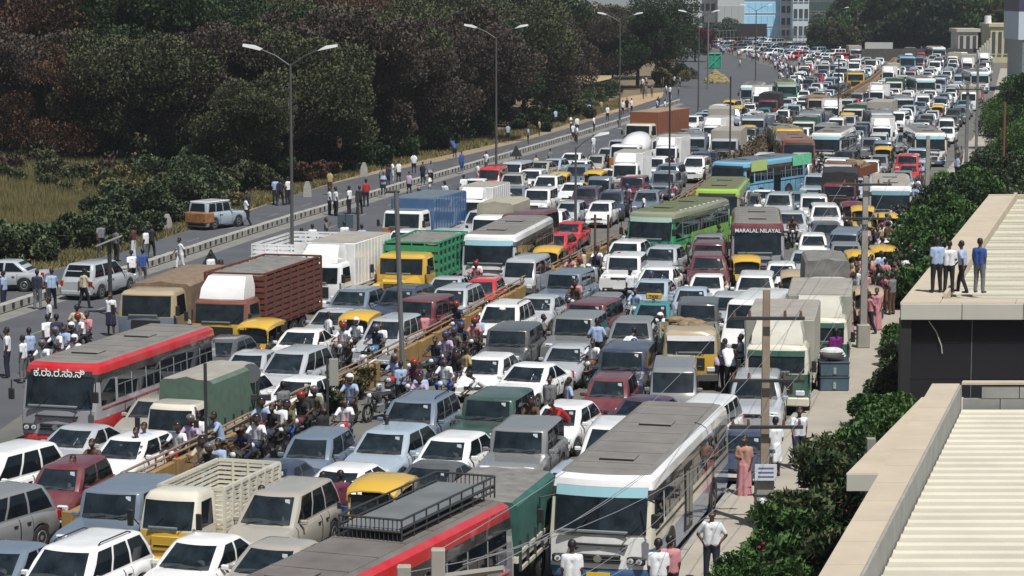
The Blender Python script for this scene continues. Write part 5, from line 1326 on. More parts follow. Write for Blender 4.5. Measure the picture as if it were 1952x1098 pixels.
def fill(ca, cb, y0, y1, rnd, seg=5.2, edge=1.1):
    Y = y0
    while Y < y1:
        xa, xb = X(ca, Y) + edge + (1.6 if ca is JAM and Y > 190 else 0), X(cb, Y) - edge; n = max(2, int((xb - xa) / 2.35)); 
        for k in range(n):
            x = xa + (k + .5) * (xb - xa) / n + rnd.uniform(-.25, .25); yy = Y + rnd.uniform(-1.0, 1.0) + (k % 3) * 1.6
            tan_ = (X(ca, yy + 4) - X(ca, yy - 4)) / 8; tan2 = (X(cb, yy + 4) - X(cb, yy - 4)) / 8; a = math.atan(lerp((k + .5) / n, tan_, tan2)) + rnd.gauss(0, .05)
            for tries in range(4):
                t = rnd.choice(TY[:31] if (k == 0 and ca is JAM) or Y < 175 else TY) if tries < 2 else rnd.choice(['hatch', 'hatch2', 'hatch2', 'van', 'hatch', 'van', 'rick'])
                c = [t, x + (yy - Y) * math.tan(a), yy, a, rnd.choice(CY) if not t.startswith(('bus', 'truck', 'box', 'rick')) else '', '', '', False]
                if free(c): VEH.append(c); break
        Y += seg + Y * .001
rf = random.Random(21)
fill(JAM, WAL, 120, 440, rf); fill(WAL, RKB, 96, 560, rf)
# the slow line crossing far behind the empty road
for k in range(64):
    row = k % 4; u = (k // 4) / 15 + rf.uniform(-.02, .02); px = lerp(u, 1345, 1590) + row * 8; py = lerp(u, 90, 126) - row * 6 - abs(u - .6) * 3
    q = P(px, py); c = [rf.choice(TY[:31]), q.x, q.y, math.radians(55 + rf.uniform(-6, 6)), rf.choice(CY), '', '', False]
    if free(c): VEH.append(c)
# vehicles on the empty side
for t, x, y, yaw, c, lab, lm in (('sedan2', 8, 552, 96, 'silver', 'silver sedan parked side on by the green verge beyond the divider', 'the silver sedan by the verge'),
                                 ('mpv', 190, 562, 198, 'silver', 'old grey estate car seen from behind beside the divider, crowd around it', 'the old grey estate car'),
                                 ('jeep', 413, 434, 212, 'paleblue', 'battered blue and white jeep with rusty brown tail parked on the far shoulder', 'the battered jeep with rusty tail')):
    q = P(x, y); VEH.append([t, q.x, q.y, math.radians(yaw), c, lab, lm, True])
ncar = 0; far_mb = {}
VEH.sort(key=lambda v: v[2])
small_car = ('hatch', 'hatch2', 'sedan', 'sedan2', 'suv', 'suv2', 'mpv', 'jeep', 'van', 'bigvan', 'rick')
cnt = {}
for v in VEH:
    t, x, y, a, c, lab, lm, hand = v; pr = PROT[t]; s = F / y
    q = pix(Vector((x, y, 1)))
    if not (-140 < q[0] < 2090 and q[1] < 1400): continue
    lod = 0 if s >= 40 else 1 if s >= 19 else 2
    key = pr.cat if pr.cat not in ('hatchback', 'sedan', 'suv', 'people carrier', 'jeep') else 'car'
    cnt[key] = cnt.get(key, 0) + 1
    if cnt[key] > 290 and not hand: far_mb.setdefault((t, c or 'white'), []).append((x, y, a)); continue
    rm = {}
    if lod == 0 and RN.random() < .45: skip = ('sticker',)
    else: skip = ()
    if c: rm['body_paint'] = pm(c); rm['second_paint'] = pm('darkgrey' if (t == 'van' and c in ('silver', 'grey')) else c)
    o = pr.place((x, y, 0), -a, lod, rm, lab or None, 'vehicles stuck in the jam', 'car' if key == 'car' else None, skip=skip)
    v.append(o); ALL.append(v); o.scale = (RN.uniform(.97, 1.03), RN.uniform(.97, 1.03), RN.uniform(.95, 1.04))
    if lm: LMK.append((lm, x, y))
    if not lab: ITEMS.append((o, ((CN.get(c, c) + ' ') if c else '') + TN.get(t, t), x, y))
if far_mb:        # the rest of a kind past the countable limit: one mass of far traffic
    g = MB()
    for (t, c), L in far_mb.items():
        src = MB()
        for pt in PROT[t].parts: src.join(pt[1])
        # coarse copies: keep only body, windscreen and side glass of the far cars
        src = MB()
        for n_, mb_, sz, par, keep in PROT[t].parts:
            if n_ in ('body', 'windscreen', 'side_window', 'cab', 'cargo_box', 'canopy'): src.join(mb_)
        src.mats = [pm(c) if m.name in ('body_paint', 'second_paint') else m for m in src.mats]
        for x, y, a in L:
            cc = MB(); cc.v = [tuple(Matrix.Rotation(-a, 3, 'Z') @ Vector(p) + Vector((x, y, 0))) for p in src.v]; cc.f = src.f; cc.fm = src.fm; cc.mats = src.mats; g.join(cc)
    setp(link('distant_traffic', g.build('distant_traffic')), kind='stuff', label='mass of tiny far cars filling the lanes toward the pale houses', category='traffic')

# script on the red bus, lettering on the maroon one, number plate text on two near cars
def text(body, parent, loc, rot, size, m, name='lettering', ext=.004):
    cu = bpy.data.curves.new(name, 'FONT'); cu.body = body; cu.size = size; cu.align_x = 'CENTER'; cu.align_y = 'CENTER'; cu.extrude = ext; cu.offset = size * .006
    cu.materials.append(m); t_ = bpy.data.objects.new('tmp', cu); COL.objects.link(t_); me = bpy.data.meshes.new_from_object(t_.evaluated_get(bpy.context.evaluated_depsgraph_get())); bpy.data.objects.remove(t_)
    me.name = name; o = link(name, me, parent, loc); o.rotation_euler = rot; return o
WTXT = mat('lettering_white', (.82, .84, .84), .5); DTXT = mat('lettering_dark', (.03, .03, .05), .5)
def find(sub):
    for v in ALL:
        if v[5] and (sub in v[5] if sub[0] != '^' else v[5].startswith(sub[1:])): return v
R90 = math.pi / 2
v = find('white script on its destination'); L = 10.5
if v: text('ಕ.ರಾ.ರ.ಸಾ.ನಿ', v[8], (0, -4.7 + .10, 2.71 * .885), (R90 - .14, 0, 0), .31, WTXT)
v = find('white lettering along its visor'); 
if v:
    text('MARALAL NILAYAL', v[8], (0, -4.75 + .10, 2.71 * .885), (R90 - .14, 0, 0), .25, WTXT)
v = find('man in red crouching')
if v: text('04 14', v[8], (0, -1.925, .435), (R90, 0, 0), .12, DTXT)
v = find('^teal taxi')
if v:
    g = MB(); g.box(-.32, .32, -.1, .1, 1.5, 1.72, pm('yellow'), .03); link('roof_sign', g.build('roof_sign'), v[8], (0, .1, 0))
    text('TAXI', v[8], (0, -.01, 1.61), (R90, 0, 0), .17, DTXT)
v = find('^blue and cream coach')
if v:
    g = MB(); g.box(-.2, .12, -5.36, -5.33, 1.62, 1.80, mat('paper_teal', (.3, .5, .52), .7)); link('paper_notice', g.build('paper_notice'), v[8], (.55, .12, 0))
v = find('rusty brown tail')
if v:
    v[8].scale = (.86, .84, .92)
    RU = mat('rusty_orange', (.36, .16, .05), .85, rgb2=(.16, .07, .03), nscale=4, detail=8)
    g = MB(); g.box(-.92, .92, 1.35, 2.32, .42, 1.13, RU, .08); link('rusty_tail', g.build('rusty_tail'), v[8])
    g = MB(); g.box(-.78, .78, -.5, 1.9, 1.70, 1.78, pm('white'), .03); link('roof_sheet', g.build('roof_sheet'), v[8])
v = find('turned across the lanes')
if v:
    g = MB(); sd = 1; x = 1.25 + .02
    g.slab([(x, -3.6, 2.1), (x, -1.4, 2.1), (x, -1.4, 2.75), (x, -3.6, 2.75)], (.03, 0, 0), mat('poster_yellow', (.55, .6, .05), .5, rgb2=(.3, .5, .3), nscale=6)); link('side_poster', g.build('side_poster'), v[8])
    g = MB(); g.slab([(x, 2.4, 2.1), (x, 5.2, 2.1), (x, 5.2, 2.8), (x, 2.4, 2.8)], (.03, 0, 0), mat('poster_green', (.08, .42, .2), .5, rgb2=(.2, .6, .4), nscale=4)); link('side_poster', g.build('side_poster'), v[8])
v = find('leafy painted side')
if v:
    g = MB(); g.slab([(1.26, -2.0, .6), (1.26, 4.2, .6), (1.26, 4.2, 1.5), (1.26, -2.0, 1.5)], (.02, 0, 0), mat('leafy_mural', (.28, .5, .06), .6, rgb2=(.06, .22, .06), nscale=5)); link('side_mural', g.build('side_mural'), v[8])
    for k in range(9):
        g = MB(); g.box(.78, 1.08, -.17, .17, 0, .17, pm('white'), .03); link('roof_cover', g.build('roof_cover'), v[8], (0, -3.0 + k * .75, 2.56))

# ------------------------------------------------------------------ auto rickshaw tempo with the plain yellow roof and near things get their words
for i in range(len(ITEMS)):
    o, d, x, y = ITEMS[i]
for it in list(ITEMS):
    if it[0].name.startswith('auto_rickshaw') and abs(it[3] - P(712, 938, 1.5).y) < 3 and it[2] < 0:
        it[0]['label'] = 'plain yellow roofed rickshaw between man in purple and roof rack bus'; ITEMS.remove(it); LMK.append(('the yellow rickshaw by the roof rack bus', it[2], it[3])); break
def taken(x, y, r=.35):
    for v in ALL:
        dx, dy = x - v[1], y - v[2]; a = v[3]; L, W = PROT[v[0]].dim
        f = dx * -math.sin(a) + dy * -math.cos(a); s_ = dx * math.cos(a) + dy * -math.sin(a)
        if abs(f) < L / 2 + r and abs(s_) < W / 2 + r: return True
    return False
PP = []
def crowded(x, y, r=.45): return any(abs(x - a) < r and abs(y - b) < r for a, b in PP)
# ------------------------------------------------------------------ motorcycles with riders
RB = random.Random(5); HEL = ['black', 'black', 'white', 'grey', 'blue', 'red']
BC = ['black', 'black', 'navy', 'maroon', 'red', 'silver', 'grey', 'blue']
def bike(x, y, a, kind=None, rider=True, pill=False, col=None, lab=None, rl=None, shirt=None, hel=None):
    kind = kind or ('scooter' if RB.random() < .3 else 'bike'); c = col or RB.choice(BC); s = F / y
    o = PROT[kind].place((x, y, 0), -a, 0 if s > 42 else 1 if s > 25 else 2, {'body_paint': pm(c)}, lab, 'motorcycles threading the jam')
    if not lab: ITEMS.append((o, CN.get(c, c) + (' motorcycle' if kind == 'bike' else ' scooter') + (' carrying two people' if pill else ''), x, y))
    PP.append((x, y)); PP.append((x - math.sin(a) * .5, y - math.cos(a) * .5))
    f = Vector((-math.sin(a), -math.cos(a), 0))
    if rider:
        sh = shirt or RB.choice(['white', 'white', 'white', 'white', 'paleblue', 'grey', 'black', 'black', 'maroon', 'stripe', 'navy', 'navy', 'cream', 'lilac', 'pink', 'brown']); hl = hel or (RB.choice(HEL) if RB.random() < .6 else None); tr = RB.choice(['navy', 'black', 'brown', 'grey', 'blue'])
        q = Vector((x, y, 0)) + f * -.18
        p_ = person('rider_helmet' if hl else 'rider', (q.x, q.y, .02), -a, sh, tr, rl, 'motorcycle riders', hl)
        if not rl: ITEMS.append((p_, 'rider in %s shirt%s' % (CN.get(sh, sh), ' and %s helmet' % hl if hl else ''), x, y))
        if pill:
            q = Vector((x, y, 0)) + f * -.55; s2 = RB.choice(['white', 'white', 'paleblue', 'black', 'navy', 'pink'])
            p_ = person('pillion', (q.x, q.y, .06), -a, s2, 'black', None, 'motorcycle riders'); ITEMS.append((p_, 'passenger in %s behind a rider' % s2, x, y))
# placed clusters: pixel of the ground point under the bike
for x, y, yaw, kind, c, rd, pl in ((105, 1010, 60, 'scooter', 'red', 0, 0), (142, 985, 20, 'bike', 'black', 1, 0), (255, 1045, 20, 'bike', 'black', 1, 0), (262, 925, 15, 'bike', 'navy', 1, 1), (178, 950, 15, 'bike', 'grey', 1, 0),
    (340, 915, 10, 'scooter', 'red', 1, 0), (365, 900, 14, 'bike', 'black', 1, 1), (410, 892, 60, 'bike', 'black', 1, 0), (500, 862, 14, 'bike', 'red', 1, 0), (520, 875, 20, 'bike', 'navy', 1, 1), (548, 868, 15, 'bike', 'black', 1, 0), (575, 850, 12, 'bike', 'maroon', 1, 1), (600, 838, 12, 'bike', 'black', 1, 0),
    (668, 812, 10, 'bike', 'navy', 1, 0), (655, 700, 10, 'bike', 'black', 1, 0), (680, 690, 20, 'bike', 'black', 1, 0), (700, 722, 14, 'scooter', 'white', 0, 0), (718, 705, 14, 'bike', 'blue', 1, 1), (735, 690, 14, 'bike', 'black', 1, 0), (735, 780, 20, 'scooter', 'silver', 0, 0), (722, 800, 30, 'bike', 'black', 0, 0),
    (800, 740, 40, 'bike', 'black', 0, 0), (830, 730, 14, 'bike', 'navy', 1, 0), (850, 720, 14, 'bike', 'black', 1, 1), (848, 775, 14, 'bike', 'grey', 1, 0), (870, 760, 14, 'scooter', 'maroon', 1, 0), (880, 700, 14, 'bike', 'black', 1, 0), (905, 690, 12, 'bike', 'black', 1, 1), (925, 660, 12, 'scooter', 'silver', 1, 0), (958, 668, 12, 'bike', 'blue', 1, 0),
    (870, 655, 14, 'bike', 'black', 1, 0), (1088, 690, 8, 'scooter', 'blue', 1, 1), (1130, 735, 20, 'bike', 'brown', 1, 0), (1012, 860, 14, 'bike', 'black', 1, 0), (1028, 845, 14, 'bike', 'black', 0, 0), (1105, 560, 10, 'bike', 'black', 1, 0), (1135, 545, 10, 'scooter', 'silver', 1, 0), (1180, 550, 8, 'scooter', 'silver', 1, 0), (1095, 610, 10, 'bike', 'black', 1, 1),
    (1210, 625, 6, 'scooter', 'white', 1, 0), (1258, 680, 8, 'bike', 'black', 1, 1), (1275, 690, 60, 'bike', 'blue', 1, 0), (1328, 480, 4, 'bike', 'black', 1, 0), (1300, 545, 30, 'bike', 'grey', 0, 0), (1510, 470, 4, 'bike', 'black', 1, 0), (1595, 700, 0, 'scooter', 'white', 1, 0), (1625, 430, 4, 'bike', 'red', 1, 0), (1655, 440, 4, 'bike', 'black', 1, 0),
    (1448, 1010, 0, 'bike', 'silver', 0, 0), (1240, 590, 4, 'bike', 'black', 1, 0)):
    q = P(x, y)
    bike(q.x, q.y, math.radians(yaw), kind, bool(rd), bool(pl), c)
# dense swarm along the wall and between lanes
n = 0
for k in range(2600):
    if n > 40: break
    if k % 3 == 0: Y = RB.uniform(66, 128); x = X(WAL, Y) + RB.uniform(1.1, 3.0)
    elif k % 3 == 1: Y = RB.uniform(66, 190); x = RB.uniform(X(JAM, Y), X(RKB, Y) - .6)
    else: Y = RB.uniform(120, 200); x = X(RKB, Y) - RB.uniform(.5, 3)
    if taken(x, Y, .75) or crowded(x, Y, .85) or abs(x - X(WAL, Y)) < .6: continue
    bike(x, Y, math.radians(13 + RB.gauss(0, 9)), None, RB.random() < .85, RB.random() < .3); n += 1
# ------------------------------------------------------------------ people on foot
# kind|x|y of the feet|height above ground|facing yaw|shirt|trousers|label
PT = """
hips|1356|1112|0.12|10|white|navy|man in white shirt and dark trousers standing near the coach's front wheel
walk|1522|893|0.12|0|white|navy|man in white shirt with backpack straps walking along the pavement
dhoti|1477|908|0.12|160|white|white|man in white shirt and short white cloth beside the wooden pole
dress|1418|948|0.05|20|peach|pink|woman in pink and peach dress stepping between coach and pole
dress|1592|722|0.12|170|purple|purple|woman in purple sari next to the stacked blue crates
stand|1785|558|3.96|170|paleblue|black|man in pale blue shirt standing first of the four on the roof edge
fold|1808|558|3.96|200|white|black|man in white shirt and black waistcoat on the roof edge
walk|1834|558|3.96|130|paleblue|black|man in blue shirt with raised knee on the roof edge
stand|1866|559|3.96|215|blue|grey|man in mid blue shirt and grey trousers leaning on roof edge
stand|1090|1180|0|180|white|navy|woman with long black hair in white seen from behind before the coach
stand|1254|1175|0|180|white|black|person in white with backpack beside the coach's front corner
stand|1276|1168|0|180|pink|black|person in pink seen from behind beside the coach's front corner
stand|617|1033|0|190|green|sand|man in green shirt standing beside the beige people carrier
stand|650|1030|0|170|maroon|blue|man in purple shirt and jeans in front of white hatchback
stand|455|1010|0|200|black|black|man in black leaning on the slatted pickup bed
bent|1080|862|0|40|red|navy|man in red jacket bending by the white hatchback's bumper
stand|738|910|0|180|paleblue|navy|man in pale blue shirt walking past the pale blue crossover
stand|890|757|0|190|sand|blue|man in sand coloured shirt among the parked motorbikes
stand|500|1058|0|10|white|black|man in white with only head and shoulders above the beige sedan
phone|1288|768|0|0|lilac|black|man in lilac shirt in front of the grey van
bent|1372|745|0|150|lilac|black|man in lilac shirt bending at the old mustard truck
bent|1392|750|0|170|white|black|man in white bending at the old mustard truck
stand|1412|730|0|160|paleblue|navy|man in pale stripes standing by the old mustard truck
stand|808|680|0|180|pink|maroon|woman in pink leaning beside silver people carrier at the wall
stand|1138|700|0|170|paleblue|black|man in pale blue vest behind the blue scooter
stand|1245|640|0|10|stripe|black|man in striped shirt and black cap walking between cars
walk|345|520|0|60|white|white|man dressed all in white crossing the empty lane by the divider
walk|470|430|0|80|white|black|man in white walking past the battered jeep
walk|1410|131|0|60|white|grey|person in pale clothes alone on the empty junction
walk|160|588|0|230|cream|black|man in cream shirt walking beside the old grey estate car
stand|99|590|0|160|paleblue|navy|man in pale blue shirt standing at the divider with his coat
stand|72|590|0|180|navy|grey|man with dark blue jacket tied at the waist by the divider
stand|8|592|0|150|paleblue|navy|man in pale blue at the picture's edge beside the silver sedan
walk|252|548|0|160|white|black|man in white shirt with bag beside the divider near the estate car
walk|272|545|0|190|blue|grey|man in bright blue shirt beside the divider
stand|255|492|0|150|maroon|white|person with white cap and pale trousers on the far lane
walk|288|492|0|200|black|black|man in black striding on the far lane
stand|278|500|0|170|white|grey|man in white shirt with maroon scarf on the far lane
stand|193|486|0|180|grey|navy|man in grey blue shirt standing in the verge grass
stand|222|498|0|160|grey|black|man in grey standing behind the tilted panel
dhoti|212|640|0|20|white|navy|man in loose white shirt behind the black post in the empty lane
stand|95|650|0|10|white|grey|man in white shirt facing the jam beside two men in dark coats
stand|93|690|0|170|white|navy|bald man in white shirt in front of men in dark coats
stand|110|690|0|180|navy|black|man in long dark navy coat on the empty lane
stand|148|668|0|120|cream|black|man in patterned cream shirt looking over the red bus
stand|15|720|0|150|white|navy|man in white with dark hair at the picture's edge behind the red bus
stand|45|730|0|170|white|grey|man in white squatting low behind the red bus
stand|57|715|0|150|paleblue|navy|man in pale blue beside the squatting man behind red bus
stand|402|556|0|170|white|black|man in white carrying a dark board by the brown lattice truck
stand|338|585|0|30|white|black|boy in white sitting behind the brown tarpaulin truck's roof
stand|577|502|0|180|paleblue|navy|man in pale blue beside the white box truck's roof
stand|596|490|0|200|white|black|man in white cap by the lamp post and white box truck
stand|657|488|0|190|white|black|man in white shirt looking up beside the square sign
stand|690|492|0|160|paleblue|black|man in blue white shirt beside the leaning post
stand|628|410|0|190|white|black|man in white with yellow bag at the divider
stand|640|412|0|170|white|black|man in white standing next to man with yellow bag
stand|666|408|0|180|white|black|person in white sitting on the divider
stand|685|408|0|180|darkg|black|person in charcoal coat with black umbrella on the divider
stand|698|394|0|150|red|navy|person in red crouching on the far lane
stand|728|366|0|180|grey|black|man in grey shirt bending forward on the far lane
stand|740|360|0|180|navy|navy|person in navy beside the bending man
stand|748|352|0|180|white|white|person in white on the far lane behind the divider
stand|760|352|0|160|white|black|man in white shirt striding on the far lane near divider
stand|806|355|0|180|navy|navy|man in dark navy suit at the divider
walk|821|353|0|200|white|black|man in white shirt walking beside the man in navy suit
stand|780|376|0|190|lilac|black|person in lilac scarf stepping off the divider
stand|789|334|0|180|white|navy|rider in white on the far lane shoulder
walk|880|332|0|180|blue|blue|person in bright blue robe at the divider
bent|867|304|0|150|blue|navy|person in blue bending beside the far verge
stand|968|272|0|180|paleblue|black|man in pale blue on the far lane under the second lamp
stand|1007|278|0|160|paleblue|black|man in light blue with white cap walking on the far lane
stand|1059|240|0|180|paleblue|navy|person in pale blue at the verge under dark trees
stand|1028|262|0|180|sand|brown|person in brown seated at the verge under dark trees
stand|1123|226|0|180|paleblue|grey|person in faded blue on the verge near the shrubs
stand|1146|220|0|180|peach|grey|person in peach beside the roadside cloth stalls
stand|1158|232|0|90|white|black|person half white half black standing in the far lane
stand|1187|221|0|180|white|navy|man in white first of a group below the third lamp
stand|1195|216|0|180|navy|navy|man in navy among a group below the third lamp
stand|1204|217|0|180|white|navy|man in pale top tallest of the group below third lamp
stand|1131|296|0|160|white|white|man in long white robe beside the jam's outer corner
stand|1049|326|0|180|grey|grey|man in grey and white standing alone on the empty lane
walk|990|345|0|180|white|cream|man in white cap walking at the edge of the jam
walk|1022|340|0|180|cream|cream|man in cream clothes walking at the jam's edge
stand|910|356|0|180|white|white|person in long white clothes walking on the empty lane
stand|884|385|0|180|white|black|person in white behind the small white box truck
stand|848|400|0|180|white|white|person in white squeezed beside the blue box truck
stand|525|390|0|180|paleblue|black|man in pale blue by the bushes beside the first lamp
stand|534|392|0|180|navy|navy|man in navy by the bushes beside the first lamp
stand|549|390|0|180|white|black|man in white just beyond the first lamp post
stand|629|372|0|180|sand|brown|person in sand cap by the dry verge
"""
for row in PT.strip().split('\n'):
    k, x, y, h, yaw, sh, tr, lab = row.split('|'); sh = 'black' if sh == 'darkg' else sh
    if k == 'stand' and float(y) < 760 and float(h) < 2: k = RN.choice(['stand', 'walk', 'fold', 'hips', 'stand', 'phone']); yaw = float(yaw) + RN.uniform(-70, 70)
    q = P(float(x), float(y), float(h)); person(k, q, math.radians(float(yaw) + 180) if False else math.radians(-float(yaw)), sh, tr, lab, None, hs=RN.uniform(.97, 1.04)); PP.append((q.x, q.y))
# pavement crowd
RP = random.Random(8)
def crowd(n, fx, z, kinds, shirts, grp, trou=('black', 'navy', 'brown', 'grey'), r=.42, tries=60):
    c = 0
    for _ in range(n * tries):
        if c >= n: break
        x, y = fx()
        if taken(x, y, .22) or crowded(x, y, r): continue
        sh = RP.choice(shirts); k = RP.choice(kinds); tr = sh if k == 'dress' else RP.choice(trou)
        o = person(k, (x, y, z), RP.uniform(0, 6.28), sh, tr, None, grp, hs=RP.uniform(.92, 1.03)); PP.append((x, y)); c += 1
        ITEMS.append((o, {'walk': 'person walking in %s', 'dress': 'woman in %s dress', 'phone': 'person in %s raising a hand', 'hips': 'man in %s with hands on hips', 'fold': 'man in %s with folded arms', 'bent': 'person in %s bending', 'dhoti': 'man in %s with white cloth'}.get(k, 'person in %s standing') % CN.get(sh, sh), x, y))
def band(c0, c1, y0, y1, a=0, b=0):
    def f():
        Y = RP.uniform(y0, y1); return RP.uniform(X(c0, Y) + a, X(c1, Y) + b), Y
    return f
KS = ['stand', 'stand', 'walk', 'fold', 'hips', 'phone']
crowd(30, band(RKB, SID, 98, 112, -.6, -.1), .12, KS + ['dress'] * 3, ['white', 'pink', 'peach', 'lilac', 'black', 'grey', 'white', 'maroon', 'black'], 'people packed on the pavement')
crowd(62, band(RKB, SID, 112, 150, -1.0, .2), .12, KS + ['dress'], ['white', 'white', 'paleblue', 'pink', 'sand', 'peach', 'navy', 'black', 'brown'], 'people packed on the pavement')
crowd(16, band(RKB, SID, 150, 215, -1.4, 0), .12, KS, ['white', 'paleblue', 'black', 'grey'], 'people packed on the pavement')
crowd(26, band(WAL, RKB, 70, 150), 0, KS + ['bent'], ['white', 'white', 'paleblue', 'black', 'grey', 'pink', 'cream'], 'people standing between the vehicles')
crowd(12, band(JAM, WAL, 78, 170, -1, -.4), 0, KS, ['white', 'white', 'paleblue', 'black', 'pink', 'red', 'grey'], 'people standing between the vehicles')
def tri():
    u = RP.random(); px = RP.uniform(lerp(u, 1470, 1484), lerp(u, 1560, 1540)); py = lerp(u, 105, 178); q = P(px, py); return q.x, q.y
crowd(100, tri, .03, ['stand', 'walk'], ['white', 'white', 'paleblue', 'navy', 'black', 'lilac'], 'distant crowd beside the junction', r=.5)
def lin():
    px = RP.uniform(1350, 1500); q = P(px, lerp((px - 1350) / 150, 100, 132) - RP.uniform(0, 4)); return q.x, q.y
crowd(46, lin, .03, ['stand', 'walk'], ['white', 'white', 'paleblue', 'navy', 'pink'], 'distant crowd beside the junction', r=.5)
def roofp():
    q = P(RP.uniform(1285, 1340), RP.uniform(262, 275)); return q.x, q.y
crowd(14, band(VER, KER, 150, 290, .5, 3), .01, KS, ['white', 'paleblue', 'navy', 'white'], 'people strolling on the empty road', r=1.5)
crowd(14, lambda: (lambda q: (q.x, q.y))(P(RP.uniform(1215, 1300), RP.uniform(165, 192))), .03, ['stand'], ['white', 'black', 'grey', 'brown'], 'onlookers at the far verge', r=.6)

# ------------------------------------------------------------------ street lamps
LAMPM = mat('lamp_steel', (.085, .088, .092), .5, metal=.2)
def lamp_proto(H, arm, double=True, r0=.095):
    g = MB(); g.tube((0, 0, 0), (0, 0, H), r0, r0 * .55, LAMPM, 10); g.tube((0, 0, 0), (0, 0, .9), r0 * 1.6, r0 * 1.5, GALV, 10); g.box(-.25, .25, -.25, .25, 0, .1, KERBM, .02)
    parts = [('pole', g.build('pole'))]
    for sd in ((-1, 1) if double else (1,)):
        g = MB(); g.path([(0, 0, H - .1), (sd * arm * .5, 0, H + .35), (sd * arm, 0, H + .62)], .035, LAMPM, 6)
        h = MB(); h.loft([[(sd * arm - .05, -.08, H + .58), (sd * arm + .05, -.08, H + .66), (sd * arm + .05, .08, H + .66), (sd * arm - .05, .08, H + .58)],
                          [(sd * (arm + .35) - 0, -.17, H + .66), (sd * (arm + .35), -.12, H + .82), (sd * (arm + .35), .12, H + .82), (sd * (arm + .35), .17, H + .66)],
                          [(sd * (arm + .85), -.13, H + .76), (sd * (arm + .85), -.08, H + .88), (sd * (arm + .85), .08, H + .88), (sd * (arm + .85), .13, H + .76)]], mat('lamp_head', (.62, .63, .62), .4))
        parts.append(('arm', g.build('arm'), [('lamp_head', h.build('lamp_head'))]))
    return parts
def put_lamp(parts, loc, rz, label, group=None, name='street_lamp', lean=0):
    o = link(name, None, None, loc, rz); o.rotation_euler.y = lean
    for p in parts:
        c = link(p[0], p[1], o)
        for q in (p[2] if len(p) > 2 else []): link(q[0], q[1], c)
    setp(o, label=label, category='street lamp', group=group); return o
L1 = lamp_proto(10.45, 1.35); 
for px, py, lab, sc_ in ((558, 560, 'tall double armed street lamp rising beside the white box truck', 1), (946, 364, 'tall double armed street lamp standing beyond the big white coach', 1), (1181, 246, 'tall double armed street lamp behind the brown container truck', 1),
                    (1331, 222, 'double armed street lamp at the bend with figures at its foot', 1), (1440, 165, 'double armed street lamp before the blue glass building', 1), ):
    q = P(px, py); Ht = {558: 11.3, 946: 10.9, 1181: 10.6, 1331: 12, 1440: 12}[px]
    put_lamp(L1, q, -.2, lab, 'tall street lamps along the empty road')
L2 = lamp_proto(8.5, 1.6, False, .10)
for k, (px, py, sx) in enumerate(((1594, 100, 1), (1646, 88, 1), (1690, 95, 1), (1715, 88, 1), (1745, 84, -1), (1778, 92, -1), (1846, 92, -1), (1822, 100, 1))):
    q = P(px, py); o = put_lamp(L2, q, 0 if sx > 0 else math.pi, None, 'slim lamps far down the road'); ITEMS.append((o, 'slim single arm street lamp', q.x, q.y))
L3 = lamp_proto(7.0, .5, False, .085)
q = P(1097, 452); put_lamp(lamp_proto(5.0, 1.0, False, .09), q, 0, 'short grey lamp with bent arm behind the two red cars')
# posts with signs
def post(px, py, h, label, top=None, r=.05, m=None, cat='post'):
    q = P(px, py); o = link('sign_post', None, None, q); g = MB(); g.tube((0, 0, 0), (0, 0, h), r, r, m or STEEL, 8); link('post', g.build('post'), o)
    if top: g = MB(); top(g, h); link('sign_panel', g.build('sign_panel'), o)
    setp(o, label=label, category=cat); return o
def tilted(g, h):
    g.M = Matrix.Translation((.0, 0, h)) @ Matrix.Rotation(-.38, 4, 'Y'); g.box(-.55, .55, -.35, .35, -.03, .03, mat('panel_grey', (.25, .25, .22), .6), .01)
def rnd_sign(g, h): g.tube((-.2, -.06, h - .35), (-.2, -.02, h - .35), .30, .30, mat('sign_back_grey', (.12, .13, .14), .5), 20); g.box(-.4, .4, -.05, 0, h - 1.2, h - 1.0, STEEL, .02)
def tri_sign(g, h): g.slab([(-.45, 0, h - .75), (.45, 0, h - .75), (0, 0, h + .05)], (0, -.04, 0), mat('sign_dark', (.03, .035, .04), .5))
def sq_sign(g, h): g.box(-.42, .42, -.04, 0, h - .75, h, mat('sign_bluegrey', (.06, .10, .12), .4), .02)
PG = mat('lamp_post_grey', (.13, .135, .14), .5)
def stub(g, h): g.box(-.35, .12, -.07, .07, h - .05, h + .03, STEEL, .01)
post(769, 752, 7.0, 'slim grey post standing at the median wall beside motorbikes', stub, .085, PG).rotation_euler.y = -.03
post(1275, 470, 8.2, 'thin dark post beside the leafy green bus', None, .05)
post(1597, 262, 7.2, 'thin post on the median among distant vehicles', None, .06)
post(1391, 330, 7.2, 'thin post between the cream roofed truck and white jeeps', None, .06)
post(211, 602, 3.2, 'dark post with tilted square panel standing in the empty lane', tilted, .09)
post(493, 850, 2.6, 'black post with round sign in front of the white hatchback', rnd_sign, .055)
post(394, 902, 3.2, 'thin black post on the wall in front of the green tarpaulin pickup', None, .05)
post(625, 800, 2.0, 'thin brown post with pale cloth flag by the white sedan', lambda g, h: g.box(.05, .35, -.03, .03, h - .9, h, mat('cloth_flag', (.3, .3, .28), .9), .02), .04)
post(659, 468, 1.7, 'square blue grey sign on a short post at the lane edge', sq_sign, .05)
post(403, 540, 1.6, 'dark triangular sign held up on the empty lane', tri_sign, .05)
post(683, 480, 3.0, 'dark leaning post at the edge of the empty lane', None, .07)
post(984, 348, 2.6, 'triangular framed sign by walkers at the jam edge', tri_sign, .06)
for px in (1134, 1159): post(px, 522, 2.9, 'rusty gantry post %s the white pickup by the wall' % ('beside' if px < 1140 else 'just past'), None, .06, mat('rust_post', (.10, .06, .04), .8))
